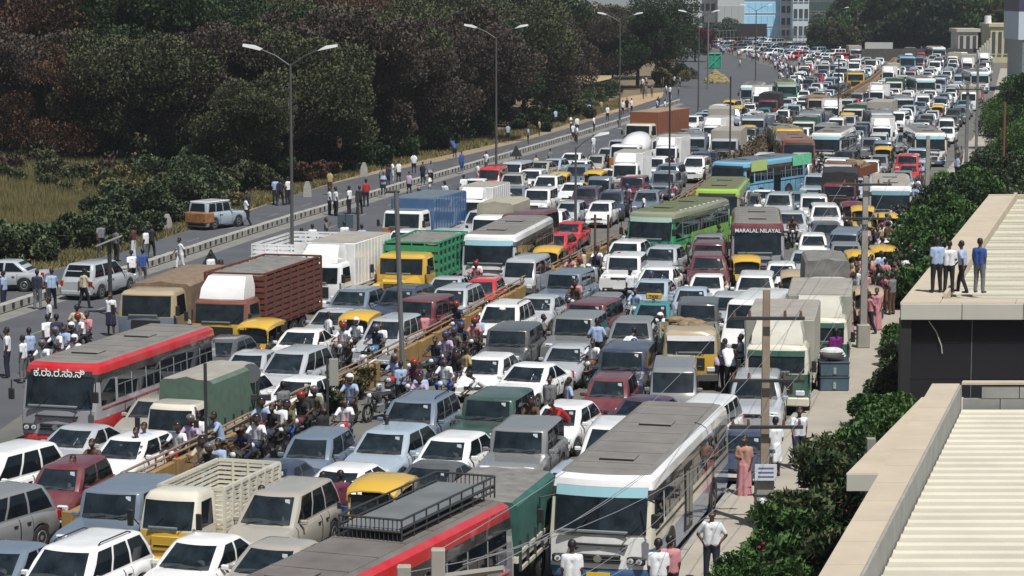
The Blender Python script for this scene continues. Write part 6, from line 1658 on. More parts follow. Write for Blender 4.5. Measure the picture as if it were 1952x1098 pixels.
# small white milestones on the verge
for px, py, lab in ((319, 442, 'small white milestone in dry grass near the battered jeep'), (586, 375, 'pale pointed stone on the sandy verge by the first lamp'), (694, 336, 'pale leaning stone by the dark bushes'), (783, 302, 'small pale marker stone above the far lane')):
    g = MB(); g.loft([[(-.28, -.18, 0), (.28, -.18, 0), (.28, .18, 0), (-.28, .18, 0)], [(-.24, -.14, .7), (.24, -.14, .7), (.24, .14, .7), (-.24, .14, .7)], [(-.1, -.08, 1.05), (.1, -.08, 1.05), (.1, .08, 1.05), (-.1, .08, 1.05)]], KERBM)
    q = P(px, py); setp(link('milestone', g.build('milestone'), None, (q.x, q.y, terrain(q.x, q.y))), label=lab, category='milestone')

# ------------------------------------------------------------------ utility poles and wires
POLEM = mat('concrete_pole', (.34, .325, .29), .85, rgb2=(.27, .26, .235), nscale=1.5, detail=8)
POLEW = mat('weathered_pole', (.36, .29, .22), .9, rgb2=(.25, .19, .14), nscale=1.3, detail=10)
def upole(px, py, h, label, arms=(), m=None, w=.17, base=True, low=None):
    q = P(px, py, .12); o = link('utility_pole', None, None, q); g = MB()
    g.loft([[(-w, -w, 0), (w, -w, 0), (w, w, 0), (-w, w, 0)], [(-w * .75, -w * .75, h), (w * .75, -w * .75, h), (w * .75, w * .75, h), (-w * .75, w * .75, h)]], m or POLEM); link('pole', g.build('pole', False), o)
    if base: g = MB(); g.box(-.24, .24, -.24, .24, 0, low or .9, POLEM, .03); link('pole_base', g.build('pole_base'), o)
    for z in arms:
        g = MB(); g.box(-.95, .95, -.18 - w, -.10 - w, z - .045, z + .045, STEEL, .01); a = link('cross_arm', g.build('cross_arm'), o)
        for x in (-.85, -.45, .45, .85):
            g = MB(); g.tube((x, -.14 - w, z + .04), (x, -.14 - w, z + .2), .045, .03, mat('insulator', (.16, .08, .05), .3), 8); link('insulator', g.build('insulator'), a)
    setp(o, label=label, category='utility pole'); return o, q
p1, q1 = upole(1456, 1004, 6.15, 'tall weathered pole with three dark cross arms beside the cream trucks', (6.0 - .55, 6.0 - 1.75 - .4, 6.0 - 3.35), POLEW, .115, True, 1.35)
g = MB(); g.box(-.28, .28, -.36, -.33, 1.28, 1.70, mat('notice_white', (.62, .65, .7), .6)); nb = link('notice_board', g.build('notice_board'), p1)
for k in range(3):
    g = MB(); g.box(-.2, .2, -.366, -.361, 1.36 + k * .11, 1.40 + k * .11, mat('print_blue', (.12, .15, .32), .6)); link('printed_line', g.build('printed_line'), nb)
p2, q2 = upole(1645, 662, 6.6, 'pale concrete pole with cross arms beside the pavement crowd', (6.3, 5.0), POLEM, .13, True, .9)
p3, q3 = upole(1766, 430, 5.2, 'concrete pole beside the white coach and the ivy wall', (), POLEM, .13, False)
p4, q4 = upole(1841, 350, 7.0, 'grey pole near two rickshaws before the dark trees', (6.6,), GALV, .12, False)
p5, q5 = upole(1860, 322, 8.0, 'leaning grey pole among bicycles before the dark trees', (), GALV, .10, False)
# near pair of concrete pole tops at the lower edge
q6 = P(835, 1046, 7.2); q7 = P(770, 1078, 6.9)
for q, lab in ((q6, 'taller concrete pole top at the lower edge with wires tied to it'), (q7, 'shorter concrete pole top at the lower edge')):
    g = MB(); g.box(-.085, .085, -.085, .085, 0, q.z, POLEM, .012); setp(link('concrete_post', g.build('concrete_post'), None, (q.x, q.y, 0)), label=lab, category='utility pole')
g = MB(); a = q7 + Vector((0, -.12, -.18)); b = Vector((q6.x + .8, q6.y - .12, q6.z - .22)); g.tube(a, b, .045, .045, POLEM, 6); setp(link('cross_bar', g.build('cross_bar')), label='pale bar joining the two concrete post tops', category='cross bar')
WIRE = mat('cable_grey', (.20, .21, .23), .5); WIREB = mat('cable_black', (.02, .02, .02), .5)
def wire(a, b, sag, lab, m=WIRE, r=.007):
    g = MB(); pts = [tuple(a.lerp(b, t / 14) - Vector((0, 0, sag * 4 * (t / 14) * (1 - t / 14)))) for t in range(15)]; g.path(pts, r, m, 4)
    setp(link('power_cable', g.build('power_cable')), label=lab, category='cable', group='cables strung along the street')
A1 = [q1 + Vector((x, -.33, z)) for z in (5.65, 4.05, 2.85) for x in (-.85, .85)]
near = [q6 + Vector((dx, 0, dz)) for dx, dz in ((-.05, -.05), (.7, -.2), (.3, -.2), (-.4, -.3), (.1, -.9), (-.9, -1.2))]
nm = ['topmost', 'second', 'third', 'fourth', 'fifth', 'lowest']
for k, (a, b) in enumerate(zip(A1, near)): wire(a, b, .5 + .12 * k, '%s cable from the weathered pole down toward the post tops' % nm[k])
A2 = [q2 + Vector((x, -.3, z)) for z in (6.45, 5.15) for x in (-.85, .85)]
for k, (a, b) in enumerate(zip(A2, A1[:4])): wire(a, b, .45, '%s cable running between the two cross armed poles' % nm[k])
for k in range(2): wire(q4 + Vector((-.3 + .6 * k, -.2, 6.7)), A2[k], .6, '%s cable from the far grey pole to the concrete pole' % ('upper' if k else 'lower'), WIREB)

# ------------------------------------------------------------------ goods beside the pavement
q = P(1588, 742, .12)
for i, (dz, c) in enumerate(((0, 0), (.51, 1))):
    g = MB(); g.box(-.50, .50, -.4, .4, 0, .48, mat('crate_slate', (.07, .12, .16), .5, noise=.2), .03); g.box(-.52, .52, -.42, .42, .44, .50, mat('crate_lid', (.03, .04, .06), .5), .02); g.box(-.05, .05, -.43, -.39, .08, .3, mat('crate_label', (.3, .32, .3), .6), .005)
    setp(link('crate', g.build('crate'), None, (q.x, q.y, .12 + dz * 1.0)), label='slate blue crate %s of two beside the woman in purple' % ('lower' if i == 0 else 'upper'), category='crate')
g = MB()
for k in range(5): g.ball((RN.uniform(-.35, .35), RN.uniform(-.2, .2), .12 + .05 * k), (.38, .28, .16), mat('sack_white', (.6, .62, .64), .9, noise=.2), 10, 6)
setp(link('white_bundle', g.build('white_bundle'), None, (q.x - .1, q.y, 1.14)), label='white cloth bundle on top of the slate blue crates', category='bundle')
# ------------------------------------------------------------------ right hand buildings
COP = mat('coping_tan', (.50, .425, .325), .85, rgb2=(.41, .35, .27), nscale=.8, detail=12)
COPG = mat('fascia_pale', (.50, .50, .44), .7, rgb2=(.45, .45, .40), nscale=1)
SHEET = mat('roof_sheet_cream', (.52, .495, .40), .55, rgb2=(.43, .41, .33), nscale=.55, detail=12)
SHEETW = mat('roof_rib_white', (.68, .66, .56), .5)
DGL = mat('dark_glass_wall', (.012, .014, .022), .12, spec=.6)
CONC = mat('grey_render', (.30, .30, .285), .9, rgb2=(.22, .22, .205), nscale=1.5, detail=9)
def prism(g, pts, z0, z1, m):
    n = len(pts); g.slab([(x, y, z0) for x, y in pts], (0, 0, z1 - z0), m)
# farther pavilion
A = P(1716, 577, 3.96); Bc = P(1884, 373, 3.96); dl = Vector((Bc.x - A.x, Bc.y - A.y, 0)).normalized(); sd_ = Vector((dl.y, -dl.x, 0)); fx = Vector((1, 0, 0))
ln = math.hypot(Bc.x - A.x, Bc.y - A.y); W2 = 22
root = link('pavilion_building', None); setp(root, label='single storey pavilion with tan coping, cream ribbed roof and dark glass front', category='building')
def quad(p, u, v, lu, lv): return [(p.x, p.y), ((p + u * lu).x, (p + u * lu).y), ((p + u * lu + v * lv).x, (p + u * lu + v * lv).y), ((p + v * lv).x, (p + v * lv).y)]
A0 = Vector((A.x, A.y, 0)); TZ = 3.96
g = MB(); prism(g, quad(A0 + fx * .35 + Vector((0, .35, 0)), fx, dl, W2, ln), .0, 3.5, CONC); link('wall', g.build('wall', False), root)
# coping along the road side: slabs
n = 9
for k in range(n):
    g = MB(); p = A0 + dl * (ln * k / n); g.slab([(x, y, 3.5) for x, y in quad(p + dl * .008, fx, dl, 1.25, ln / n - .016)], (0, 0, .46), COP); link('coping_slab', g.build('coping_slab', False), root)
n = 8
for k in range(n):
    p = A0 + fx * (1.26 + 2.4 * k); g = MB(); g.slab([(x, y, 3.5) for x, y in quad(p + fx * .01, fx, dl, 2.38, 1.1)], (0, 0, .458), COP); link('coping_slab', g.build('coping_slab', False), root)
for k in range(10):   # front fascia panels
    p = A0 + fx * (.0 + 1.95 * k) ; g = MB(); g.box(p.x + .01, p.x + 1.94, p.y - .09, p.y + .0, 3.42, 3.93, COPG, .012); link('fascia_panel', g.build('fascia_panel'), root)
# parapet rim against the roof sheet, sheet and ribs
g = MB(); prism(g, quad(A0 + fx * 1.27 + dl * 1.15, fx, dl, .12, ln - 1.2), 3.3, 4.12, COP); link('parapet', g.build('parapet', False), root)
g = MB(); prism(g, quad(A0 + dl * (ln - .0), fx, dl, W2, .6), 3.3, 3.98, COP); link('parapet', g.build('parapet', False), root)
g = MB(); prism(g, quad(A0 + fx * 1.40 + dl * 1.12, fx, dl, W2 - 1.4, ln - 1.2), 3.52, 3.80, SHEET); rs_ = link('roof_sheet', g.build('roof_sheet', False), root)
for k in range(46):
    p = A0 + fx * 1.42 + dl * (1.3 + k * (ln - 1.6) / 46); g = MB(); g.slab([(x, y, 3.80) for x, y in quad(p, fx, dl, W2 - 1.5, .10)], (0, 0, .05), SHEETW if k % 3 == 0 else SHEET); link('roof_rib', g.build('roof_rib', False), rs_)
# glass front: panes between thin mullions
gx0 = A0.x + .40; gy = A0.y + .30
for k in range(6):
    for (z0, z1) in ((.0, 1.45), (1.47, 2.6), (2.62, 3.42)):
        g = MB(); g.box(gx0 + k * 1.95 + .012, gx0 + (k + 1) * 1.95 - .012, gy - .03, gy + .02, z0, z1, DGL); link('glass_pane', g.build('glass_pane', False), root)
    g = MB(); g.box(gx0 + k * 1.95 - .011, gx0 + k * 1.95 + .011, gy - .035, gy, 0, 3.42, GALV); link('mullion', g.build('mullion', False), root)
g = MB(); g.box(A0.x + .05, A0.x + .38, A0.y + .05, A0.y + .5, 0, 3.42, mat('black_pier', (.02, .02, .022), .6)); link('pier', g.build('pier', False), root)
g = MB(); b0 = Vector((gx0 + .55, gy - .10, 3.35)); g.path([tuple(b0), tuple(b0 + Vector((.25, 0, -.35))), tuple(b0 + Vector((.42, 0, -.8))), tuple(b0 + Vector((.45, 0, -1.05)))], .02, mat('loose_cable', (.5, .5, .4), .6), 5); link('hanging_cable', g.build('hanging_cable'), root)
# nearer roof
A = P(1560, 1098, 4.6); Bc = P(1832, 733, 4.6); Bl = P(1777, 731, 4.6); dl2 = Vector((Bl.x - A.x, Bl.y - A.y, 0)).normalized(); A0 = Vector((A.x, A.y, 0)) - dl2 * 8; ln2 = (Vector((Bl.x, Bl.y, 0)) - A0).length; cw = (Bc.x - Bl.x)
root = link('near_building', None); setp(root, label='near flat building with long tan coping and cream corrugated roof', category='building')
g = MB(); prism(g, quad(A0 + fx * .25, fx, dl2, 24, ln2 - .4), 0, 3.9, CONC); link('wall', g.build('wall', False), root)
n = 16
for k in range(n):
    p = A0 + dl2 * (ln2 * k / n); g = MB(); g.slab([(x, y, 4.1) for x, y in quad(p + dl2 * .008, fx, dl2, cw, ln2 / n - .016)], (0, 0, .5), COP); link('coping_slab', g.build('coping_slab', False), root)
for k in range(22):   # block facing inside of the coping and at the far end
    p = A0 + dl2 * (ln2 * k / 22) + fx * (cw + .002); g = MB(); g.slab([(x, y, 3.95) for x, y in quad(p + dl2 * .01, fx, dl2, .05, ln2 / 22 - .02)], (0, 0, .62), CONC); link('concrete_block', g.build('concrete_block', False), root)
for k in range(12):
    for r in range(2):
        p = A0 + dl2 * (ln2 - .05) + fx * (cw + .08 + k * .9 + (.45 if r else 0)); g = MB(); g.slab([(x, y, 3.95 + r * .3) for x, y in quad(p, fx, dl2, .88, .3)], (0, 0, .285), CONC); link('concrete_block', g.build('concrete_block', False), root)
g = MB(); g.slab([(x, y, 4.58) for x, y in quad(A0 + dl2 * (ln2 - .08) + fx * (cw + .05), fx, dl2, 14, .36)], (0, 0, .05), COP); link('block_cap', g.build('block_cap', False), root)
g = MB(); rw_ = 24; nrib = 40; y_ = 0
vs = []; fs = []; prof = []
steps = 42; L_ = ln2 - .3
for k in range(steps):
    a = L_ * k / steps; b = L_ / steps; prof += [(a, 0), (a + b * .60, 0), (a + b * .68, .042), (a + b * .84, .042), (a + b * .92, 0)]
prof.append((L_, 0))
for (a, h) in prof:
    p0 = A0 + fx * (cw + .09) + dl2 * a; p1_ = p0 + fx * (rw_ - 2); vs += [(p0.x, p0.y, 4.0 + h), (p1_.x, p1_.y, 4.0 + h)]
g.add(vs, [(2 * k, 2 * k + 1, 2 * k + 3, 2 * k + 2) for k in range(len(prof) - 1)], SHEET)
rs_ = link('corrugated_sheet', g.build('corrugated_sheet', False), root)
# lower slab beside the coping
S0 = P(1613, 903, 3.7); S1 = P(1757, 757, 3.7); root = link('entrance_canopy', None); setp(root, label='low tan canopy slab between the flower bushes and the near building', category='canopy')
s0 = Vector((S0.x, S0.y, 0)); ds = Vector((S1.x - S0.x, S1.y - S0.y, 0)); lns = ds.length; ds.normalize()
for k in range(4):
    g = MB(); g.slab([(x, y, 3.35) for x, y in quad(s0 + ds * (lns * k / 4 + .006), fx, ds, 1.45, lns / 4 - .012)], (0, 0, .35), COP); link('slab', g.build('slab', False), root)
g = MB(); g.box(s0.x + .01, s0.x + 1.44, s0.y - .06, s0.y - .004, 3.34, 3.69, COPG); link('fascia', g.build('fascia', False), root)
g = MB(); g.box(s0.x + .7, s0.x + .95, s0.y + .8, s0.y + 1.05, 0, 3.35, CONC); g.box(s0.x + 1.3, s0.x + 1.5, s0.y + 6, s0.y + 6.25, 0, 3.35, CONC); link('column', g.build('column', False), root)

# ------------------------------------------------------------------ hedges, flower bushes, ivy
def bush_mesh(seed, blobs, n, leaf, kind, aspect=1.6, shell=.25):
    rs = np.random.RandomState(seed); return leaf_mesh('foliage', blob_points(blobs, n, rs, shell), leaf, LF[kind], aspect, seed)
def bush(name, loc, blobs, n, leaf, kind, label, cat, seed, aspect=1.6, group=None, flowers=None, sticks=5, shell=.25):
    o = link(name, None, None, loc); link('foliage', bush_mesh(seed, blobs, n, leaf, kind, aspect, shell), o)
    rn = random.Random(seed); g = MB()
    for k in range(sticks):
        b = rn.choice(blobs); g.tube((b[0] * .3, b[1] * .3, 0), (b[0], b[1], b[2]), .035, .012, BARK, 5)
    link('stems', g.build('stems'), o)
    if flowers:
        for k in range(flowers):
            b = rn.choice(blobs); f = MB(); c = (b[0] + rn.uniform(-.5, .2) * b[3], b[1] - b[3] * .75, b[2] + b[3] * rn.uniform(.1, .6))
            for i in range(16): f.ball((c[0] + rn.gauss(0, .10), c[1] + rn.gauss(0, .08), c[2] + rn.gauss(0, .08)), rn.uniform(.03, .05), mat('petal_red', (.18, .012, .03), .6), 6, 4)
            link('flower', f.build('flower'), o)
    setp(o, label=label, category=cat, group=group); return o
rn = random.Random(4)
# clipped hedge beside the pavement
HB = [(1660, 770), (1690, 720), (1680, 790), (1705, 670), (1640, 800), (1712, 720), (1700, 640)]
for k, (px, py) in enumerate(HB):
    q = P(px + 22, py, .8); bl = [(rn.uniform(-.7, .7), rn.uniform(-1.4, 1.4), rn.uniform(.2, .8), rn.uniform(.42, .62)) for _ in range(10)]
    o = bush('hedge_bush', (q.x, q.y, 0), bl, 9000, .085, 'shrub' if k % 2 else 'green', None, 'hedge', 30 + k, group='clipped hedge along the pavement'); ITEMS.append((o, 'clipped green hedge bush', q.x, q.y))
LF['longleaf'] = leaf_mat('leaves_long', (.045, .070, .030), (.10, .135, .06), (.22, .23, .12))
# leafy flower shrubs with long leaves
FB = [(1560, 905, 0), (1600, 870, 1), (1530, 1000, 0), (1590, 985, 3), (1570, 1050, 1), (1500, 1040, 1), (1620, 940, 1), (1585, 935, 2), (1545, 1090, 0), (1480, 1085, 0)]
FL = ['first leafy shrub with red flowers behind the tall pole', 'long leaved shrub under the low tan canopy with red blossoms', 'broad leaved shrub beside the weathered pole base', 'tall shrub with bright magenta flowers beside the coping', 'dark shrub beneath the magenta flowers',
      'pale leaved low shrub at the pavement edge', 'shrub pressed under the canopy fascia', 'shrub with two pink blossoms in the middle of the bed', 'shrub by the lower edge beside the tan coping', 'low shrub nearest the picture bottom on the pavement side']
for k, (px, py, fl) in enumerate(FB):
    q = P(px + (8 if py > 960 else 24), py, .8); bl = [(rn.uniform(-.75, .6), rn.uniform(-.7, .7), rn.uniform(.25, 1.45), rn.uniform(.32, .58)) for _ in range(12)]
    bush('flowering_shrub', (q.x, q.y, 0), bl, 3800, .085, ['longleaf', 'green', 'longleaf', 'dark'][k % 4] if k != 5 else 'green', FL[k], 'shrub', 50 + k, 3.2, 'flower bed beside the pavement', fl, shell=.4)
for k, (px, py) in enumerate(((1470, 1092), (1530, 1090))):
    q = P(px, py, 1.2); bl = [(rn.uniform(-1.0, 1.0), rn.uniform(-.6, .6), rn.uniform(.5, 1.3), rn.uniform(.35, .5)) for _ in range(9)]
    bush('feathery_plant', (q.x, q.y, 0), bl, 7000, .05, 'green', ('first' if k == 0 else 'second') + ' bright green feathery plant at the lower edge near the pavement', 'plant', 80 + k, 3.0, 'feathery plants', shell=.5)
# green between pavilion and road, ivy wall, dark trees on the right
IV = [(1800, 455), (1815, 420), (1835, 395), (1860, 375), (1790, 480), (1880, 362), (1850, 410), (1910, 350), (1940, 345), (1775, 500), (1760, 535)]
for k, (px, py) in enumerate(IV):
    q = P(px, py, 1.2); R_ = 1.3 if k < 9 else .9; bl = [(rn.uniform(-1.5, 1.2), rn.uniform(-2.2, 2.2), rn.uniform(.5, 3.0 if k < 9 else 1.6), rn.uniform(.7, 1.1)) for _ in range(12)]
    o = bush('garden_bush', (q.x, q.y, 0), bl, 8000, .14, ['green', 'dark', 'green', 'shrub'][k % 4], None, 'bush', 100 + k, group='bushes behind the pavilion'); ITEMS.append((o, 'rounded green garden bush', q.x, q.y))
g = MB(); q = P(1755, 500, 0)
for k, (px, py, s_, kind) in enumerate(((1905, 330, .62, 'round3'), (1935, 300, .75, 'round3'), (1880, 290, .55, 'wide'), (1930, 330, .5, 'round3'), (1950, 255, .8, 'round3'), (1912, 262, .62, 'round2'), (1960, 340, .6, 'wide'), (1900, 230, .6, 'round3'))):
    q = P(px, py); tree(kind, (q.x + 3, q.y, -1.5), k * 1.3, s_, ['low dark tree filling the gap beside the ivy bushes', 'broad dark tree with rusty post in front', 'dark roadside tree behind the grey poles', 'small dark tree nearest the pavilion roof', 'tall shadowy tree under the slate building', 'dark tree behind the bicycles at the far kerb', 'dark tree cut by the picture edge beside the pavilion', 'dark bough by the far bend of the right kerb'][k], 'dark trees beside the far pavement', m='dark' if k % 2 else 'green')
post(1862 + 50, 345, 5.6, 'rusty brown post in front of the dark trees', None, .09, mat('rust_post2', (.16, .06, .04), .8))

# ------------------------------------------------------------------ wooded slope on the left
TL = []
def t_at(px, py, key, s, lab, m=None, dx=0):
    q = P(px, py); tree(key, (q.x + dx, q.y, terrain(q.x, q.y) - .15), RN.uniform(0, 6.28), s, lab, 'trees on the wooded slope', m)
for a in ((470, 352, 'round1', .62, 'small dry tree leaning over the shrub bank behind the battered jeep', 'olive'), (560, 330, 'round2', .95, 'broad olive tree behind the first street lamp', 'olive'), (650, 310, 'round1', 1.0, 'dry brown tree with dense crown above the sandy verge', 'brown'),
          (740, 292, 'round3', .95, 'dark tree behind the people bending on the far lane', 'brown'), (835, 268, 'wide', 1.0, 'wide brown tree above the bending person in blue', 'brown'), (930, 240, 'round3', 1.0, 'dark green tree directly behind the second lamp', 'dark'),
          (1000, 228, 'sparse', .95, 'tree with thin leaning trunk on pale earth', 'brown'), (1040, 216, 'round1', .9, 'brown tree over the dark bushes by the verge', 'brown'), (1100, 168, 'wide', .95, 'tree with forked trunk on the bare sandy knoll', 'brown'),
          (1165, 165, 'wide', 1.0, 'broad tree behind the third lamp', 'brown'), (1215, 168, 'round3', 1.05, 'dark rounded tree overhanging the parked motorcycles', 'dark'), (1250, 150, 'wide', 1.05, 'large spreading tree at the last corner of the wood', 'dark'),
          (380, 332, 'round1', .95, 'dark twiggy tree rising straight from the grass field', 'brown'), (300, 336, 'round2', .9, 'olive crowned tree behind the grass field', 'olive'), (200, 332, 'round2', .8, 'low olive tree among reddish ones', 'olive'),
          (110, 336, 'sparse', .75, 'reddish dry tree at the grass field edge', 'rust'), (30, 332, 'round1', .85, 'dry brown tree cut by the picture edge', 'brown'), (-30, 300, 'sparse', 1.0, 'tall dry tree beyond the picture edge', 'rust')): t_at(a[0], a[1], a[2], a[3], a[4], a[5])
rt = random.Random(12)
for Y, nn, sc0 in ((205, 9, 1.0), (222, 10, 1.02), (242, 11, 1.05), (262, 12, 1.1), (285, 12, 1.15), (312, 13, 1.2), (345, 12, 1.3)):
    hw_ = Y * 976 / F
    for k in range(nn):
        x = lerp((k + .5) / nn, -hw_ - 4, X(VER, min(Y, 320)) - 7) + rt.uniform(-1.5, 1.5); yy = Y + rt.uniform(-5, 5)
        if x > X(VER, min(yy, 320)) - 6 or 1050 < 976 + x * F / yy < 1165: continue
        key = rt.choice(['round1', 'round2', 'round3', 'wide', 'sparse', 'round1']); px = 976 + x * F / yy
        m = rt.choice(['brown', 'olive', 'dark']) if px < 1000 else rt.choice(['dark', 'brown'])
        if 60 < px < 420 and yy > 230 and rt.random() < .5: m = 'dark'
        if px < 140: m = rt.choice(['rust', 'brown'])
        if 520 < px < 720 and yy > 240: m = 'rust'
        o = tree(key, (x, yy, terrain(x, yy) - .2), rt.uniform(0, 6.28), rt.uniform(.9, 1.1) * sc0, None, 'trees on the wooded slope', m); ITEMS.append((o, {'brown': 'dry brown', 'olive': 'olive green', 'dark': 'dark green', 'rust': 'rusty leaved'}[m] + {'round1': ' round crowned', 'round2': ' tall domed', 'round3': ' small dense', 'wide': ' wide spreading', 'sparse': ' thin twiggy'}[key] + ' tree in the wood', x, yy))
rs = np.random.RandomState(77); bl = []
while len(bl) < 460:
    yy = rs.uniform(180, 330); x = rs.uniform(-yy * 976 / F - 6, X(VER, min(yy, 320)) - 4.5)
    if yy < 180 + max(0, x + 14): continue
    if 1050 < 976 + x * F / yy < 1170 and yy > 235: continue
    r_ = rs.uniform(.8, 2.0); bl.append((x, yy, terrain(x, yy) + r_ * .45, r_))
for kk, (a_, b_, kd) in enumerate(((0, 150, 'dark'), (150, 290, 'brown'), (290, 460, 'olive'))):
    setp(link('undergrowth', leaf_mesh('undergrowth', blob_points(bl[a_:b_], 44000, rs, .3), .20, LF[kd], 1.6, 7 + kk)), kind='stuff', label='tangled %s undergrowth beneath the trees of the slope' % {'dark': 'dark green', 'brown': 'dry brown', 'olive': 'olive'}[kd], category='undergrowth')
poly('sandy_knoll', [(1070, 180), (1085, 135), (1110, 112), (1150, 118), (1170, 150), (1165, 178), (1120, 190)], 1.9, mat('knoll_straw', (.40, .30, .17), .95, rgb2=(.28, .21, .12), nscale=.4, detail=10))
# magenta blossom tree at the corner of the wood
q = P(1325, 118); tree('round3', (q.x, q.y, 0), 1, .62, 'small tree with magenta blossom at the corner of the wood', None, 'magenta')
# shrub bank
BL = [(40, 500, 1.5, 'shrub'), (110, 486, 1.6, 'shrub'), (180, 470, 1.6, 'shrub'), (240, 452, 1.7, 'shrub'), (300, 430, 2.0, 'shrub'), (350, 405, 2.2, 'shrub'), (400, 388, 2.0, 'shrub'), (270, 405, 2.2, 'shrub'), (330, 375, 2.4, 'shrub'), (390, 352, 2.2, 'shrub'), (440, 372, 1.8, 'olive'), (490, 366, 1.7, 'olive'), (0, 480, 1.6, 'shrub'), (80, 468, 1.3, 'olive'), (150, 455, 1.4, 'dark'), (210, 430, 1.6, 'shrub'),
      (520, 350, 2.0, 'dark'), (600, 345, 1.3, 'rust'), (640, 328, 1.6, 'dark'), (700, 318, 1.7, 'dark'), (760, 302, 1.7, 'dark'), (830, 290, 1.6, 'dark'), (900, 262, 2.0, 'dark'), (1010, 250, 1.6, 'dark'), (1050, 236, 1.6, 'dark'), (940, 216, 2.0, 'shrub'), (880, 224, 2.2, 'shrub'),
      (1090, 205, 2.4, 'shrub'), (1125, 198, 2.0, 'shrub'), (1150, 186, 1.8, 'shrub'), (1100, 225, 1.5, 'olive'), (560, 352, 1.2, 'rust'), (1290, 150, 2.6, 'olive'), (1275, 165, 2.2, 'straw')]
for k, (px, py, r_, kind) in enumerate(BL):
    q = P(px, py); rr = random.Random(k + 70); bl = [(rr.uniform(-r_, r_), rr.uniform(-r_, r_) * .8, rr.uniform(.2, r_ * .9), rr.uniform(.5, .9) * r_ * .62) for _ in range(11)]
    o = bush('verge_shrub', (q.x, q.y, terrain(q.x, q.y)), bl, 6500, .16, kind, None, 'shrub', 200 + k, 1.5, 'shrubs along the verge', sticks=4); ITEMS.append((o, {'dark': 'dark green', 'shrub': 'grey green', 'olive': 'olive', 'rust': 'dry brown', 'straw': 'straw coloured'}[kind] + ' bushy shrub on the verge', q.x, q.y))
rr = random.Random(91)
for k in range(16):
    px = -20 + k * 30 + rr.uniform(-10, 10); py = rr.uniform(340, 372) if k % 2 else rr.uniform(352, 400); q = P(px, py); r_ = rr.uniform(1.3, 2.0); bl = [(rr.uniform(-r_, r_) * 1.3, rr.uniform(-r_, r_), rr.uniform(.1, r_ * .7), rr.uniform(.5, .85) * r_ * .55) for _ in range(12)]; kd = rr.choice(['olive', 'straw', 'olive', 'brown'])
    o = bush('field_shrub', (q.x, q.y, terrain(q.x, q.y)), bl, 4500, .15, kd, None, 'shrub', 400 + k, 2.4, 'scrub in the grass field', sticks=5, shell=.5); ITEMS.append((o, {'olive': 'olive', 'straw': 'straw coloured', 'brown': 'dry brown'}[kd] + ' scrub bush in the grass field', q.x, q.y))
# dry grass fields
def grass(name, px, n, h, kind, lab, seed):
    rs = np.random.RandomState(seed); rr = random.Random(seed); V = []; pl = [P(x, y) for x, y in px]; x0, x1 = min(p.x for p in pl), max(p.x for p in pl); y0, y1 = min(p.y for p in pl), max(p.y for p in pl)
    def inside(x, y):
        c = False
        for i in range(len(pl)):
            a, b = pl[i], pl[i - 1]
            if (a.y > y) != (b.y > y) and x < (b.x - a.x) * (y - a.y) / (b.y - a.y) + a.x: c = not c
        return c
    pts = []
    while len(pts) < n:
        x, y = rr.uniform(x0, x1), rr.uniform(y0, y1)
        if inside(x, y): pts.append((x, y, terrain(x, y)))
    c = np.array(pts, np.float32); n = len(c); hh = h * rs.uniform(.5, 1.2, n); w = rs.uniform(.03, .08, n); a = rs.uniform(0, 6.28, n); lx, ly = rs.normal(0, .15, n), rs.normal(0, .15, n)
    v = np.zeros((n, 3, 3), np.float32); v[:, 0] = c - np.stack([np.cos(a) * w, np.sin(a) * w, 0 * w], 1); v[:, 1] = c + np.stack([np.cos(a) * w, np.sin(a) * w, 0 * w], 1); v[:, 2] = c + np.stack([lx, ly, hh], 1)
    me = bpy.data.meshes.new(name); me.vertices.add(n * 3); me.vertices.foreach_set('co', v.ravel()); me.loops.add(n * 3); me.loops.foreach_set('vertex_index', np.arange(n * 3, dtype=np.int32)); me.polygons.add(n); me.polygons.foreach_set('loop_start', np.arange(0, n * 3, 3, dtype=np.int32))
    me.materials.append(LF[kind]); me.update(calc_edges=True); setp(link(name, me), kind='stuff', label=lab, category='grass')
grass('grass', [(-60, 500), (120, 470), (250, 400), (330, 350), (440, 345), (440, 335), (-60, 330)], 80000, 1.0, 'straw', 'field of tall olive straw grass below the reddish trees', 1)
grass('dry_grass', [(60, 525), (240, 478), (480, 398), (640, 346), (700, 330), (640, 325), (480, 370), (230, 450), (60, 500)], 26000, .35, 'straw', 'low dry grass fringe along the far verge', 2)
grass('verge_weeds', [(700, 330), (1000, 262), (1180, 207), (1180, 190), (1000, 240), (700, 310)], 18000, .4, 'straw', 'weeds beside the far verge under the trees', 3)
# scrub on the earth bank between the distant lanes
rs = np.random.RandomState(9); pts = []
for k in range(14000):
    Y = rs.uniform(175, 300); pts.append((X(WAL, Y) + rs.normal(0, .45), Y, .8 + abs(rs.normal(0, .28))))
setp(link('median_scrub', leaf_mesh('median_scrub', pts, .16, mat('scrub_brown', (.13, .10, .06), .9, noise=.5, nscale=3), seed=3)), kind='stuff', label='dry brown scrub growing along the earth bank', category='scrub')
q = P(978, 478, .3); bush('dry_bush', (q.x, q.y, 0), [(0, 0, .9, .6), (.1, .3, 1.4, .55), (-.3, 0, 1.3, .5), (.2, 0, 2.0, .45)], 3000, .10, 'straw', 'straw coloured dry bush on the median beside the big white coach', 'bush', 333, 2.2)
for px, py, kd, lab in ((640, 790, 'olive', 'scraggly bush growing over the wall by the white sedan'), (680, 762, 'straw', 'dry creeper hanging on the wall near motorbikes'), (1165, 495, 'straw', 'dusty bush at the end of the median wall'), (560, 800, 'straw', 'dry weeds heaped at the wall behind the riders')):
    q = P(px, py); bush('wall_bush', (q.x, q.y, 0), [(0, 0, .5, .4), (.3, .5, .8, .35), (-.2, -.4, .7, .35), (.1, .9, .5, .35)], 1500, .09, kd, lab, 'bush', int(px), 2.0, 'scrub on the median wall')

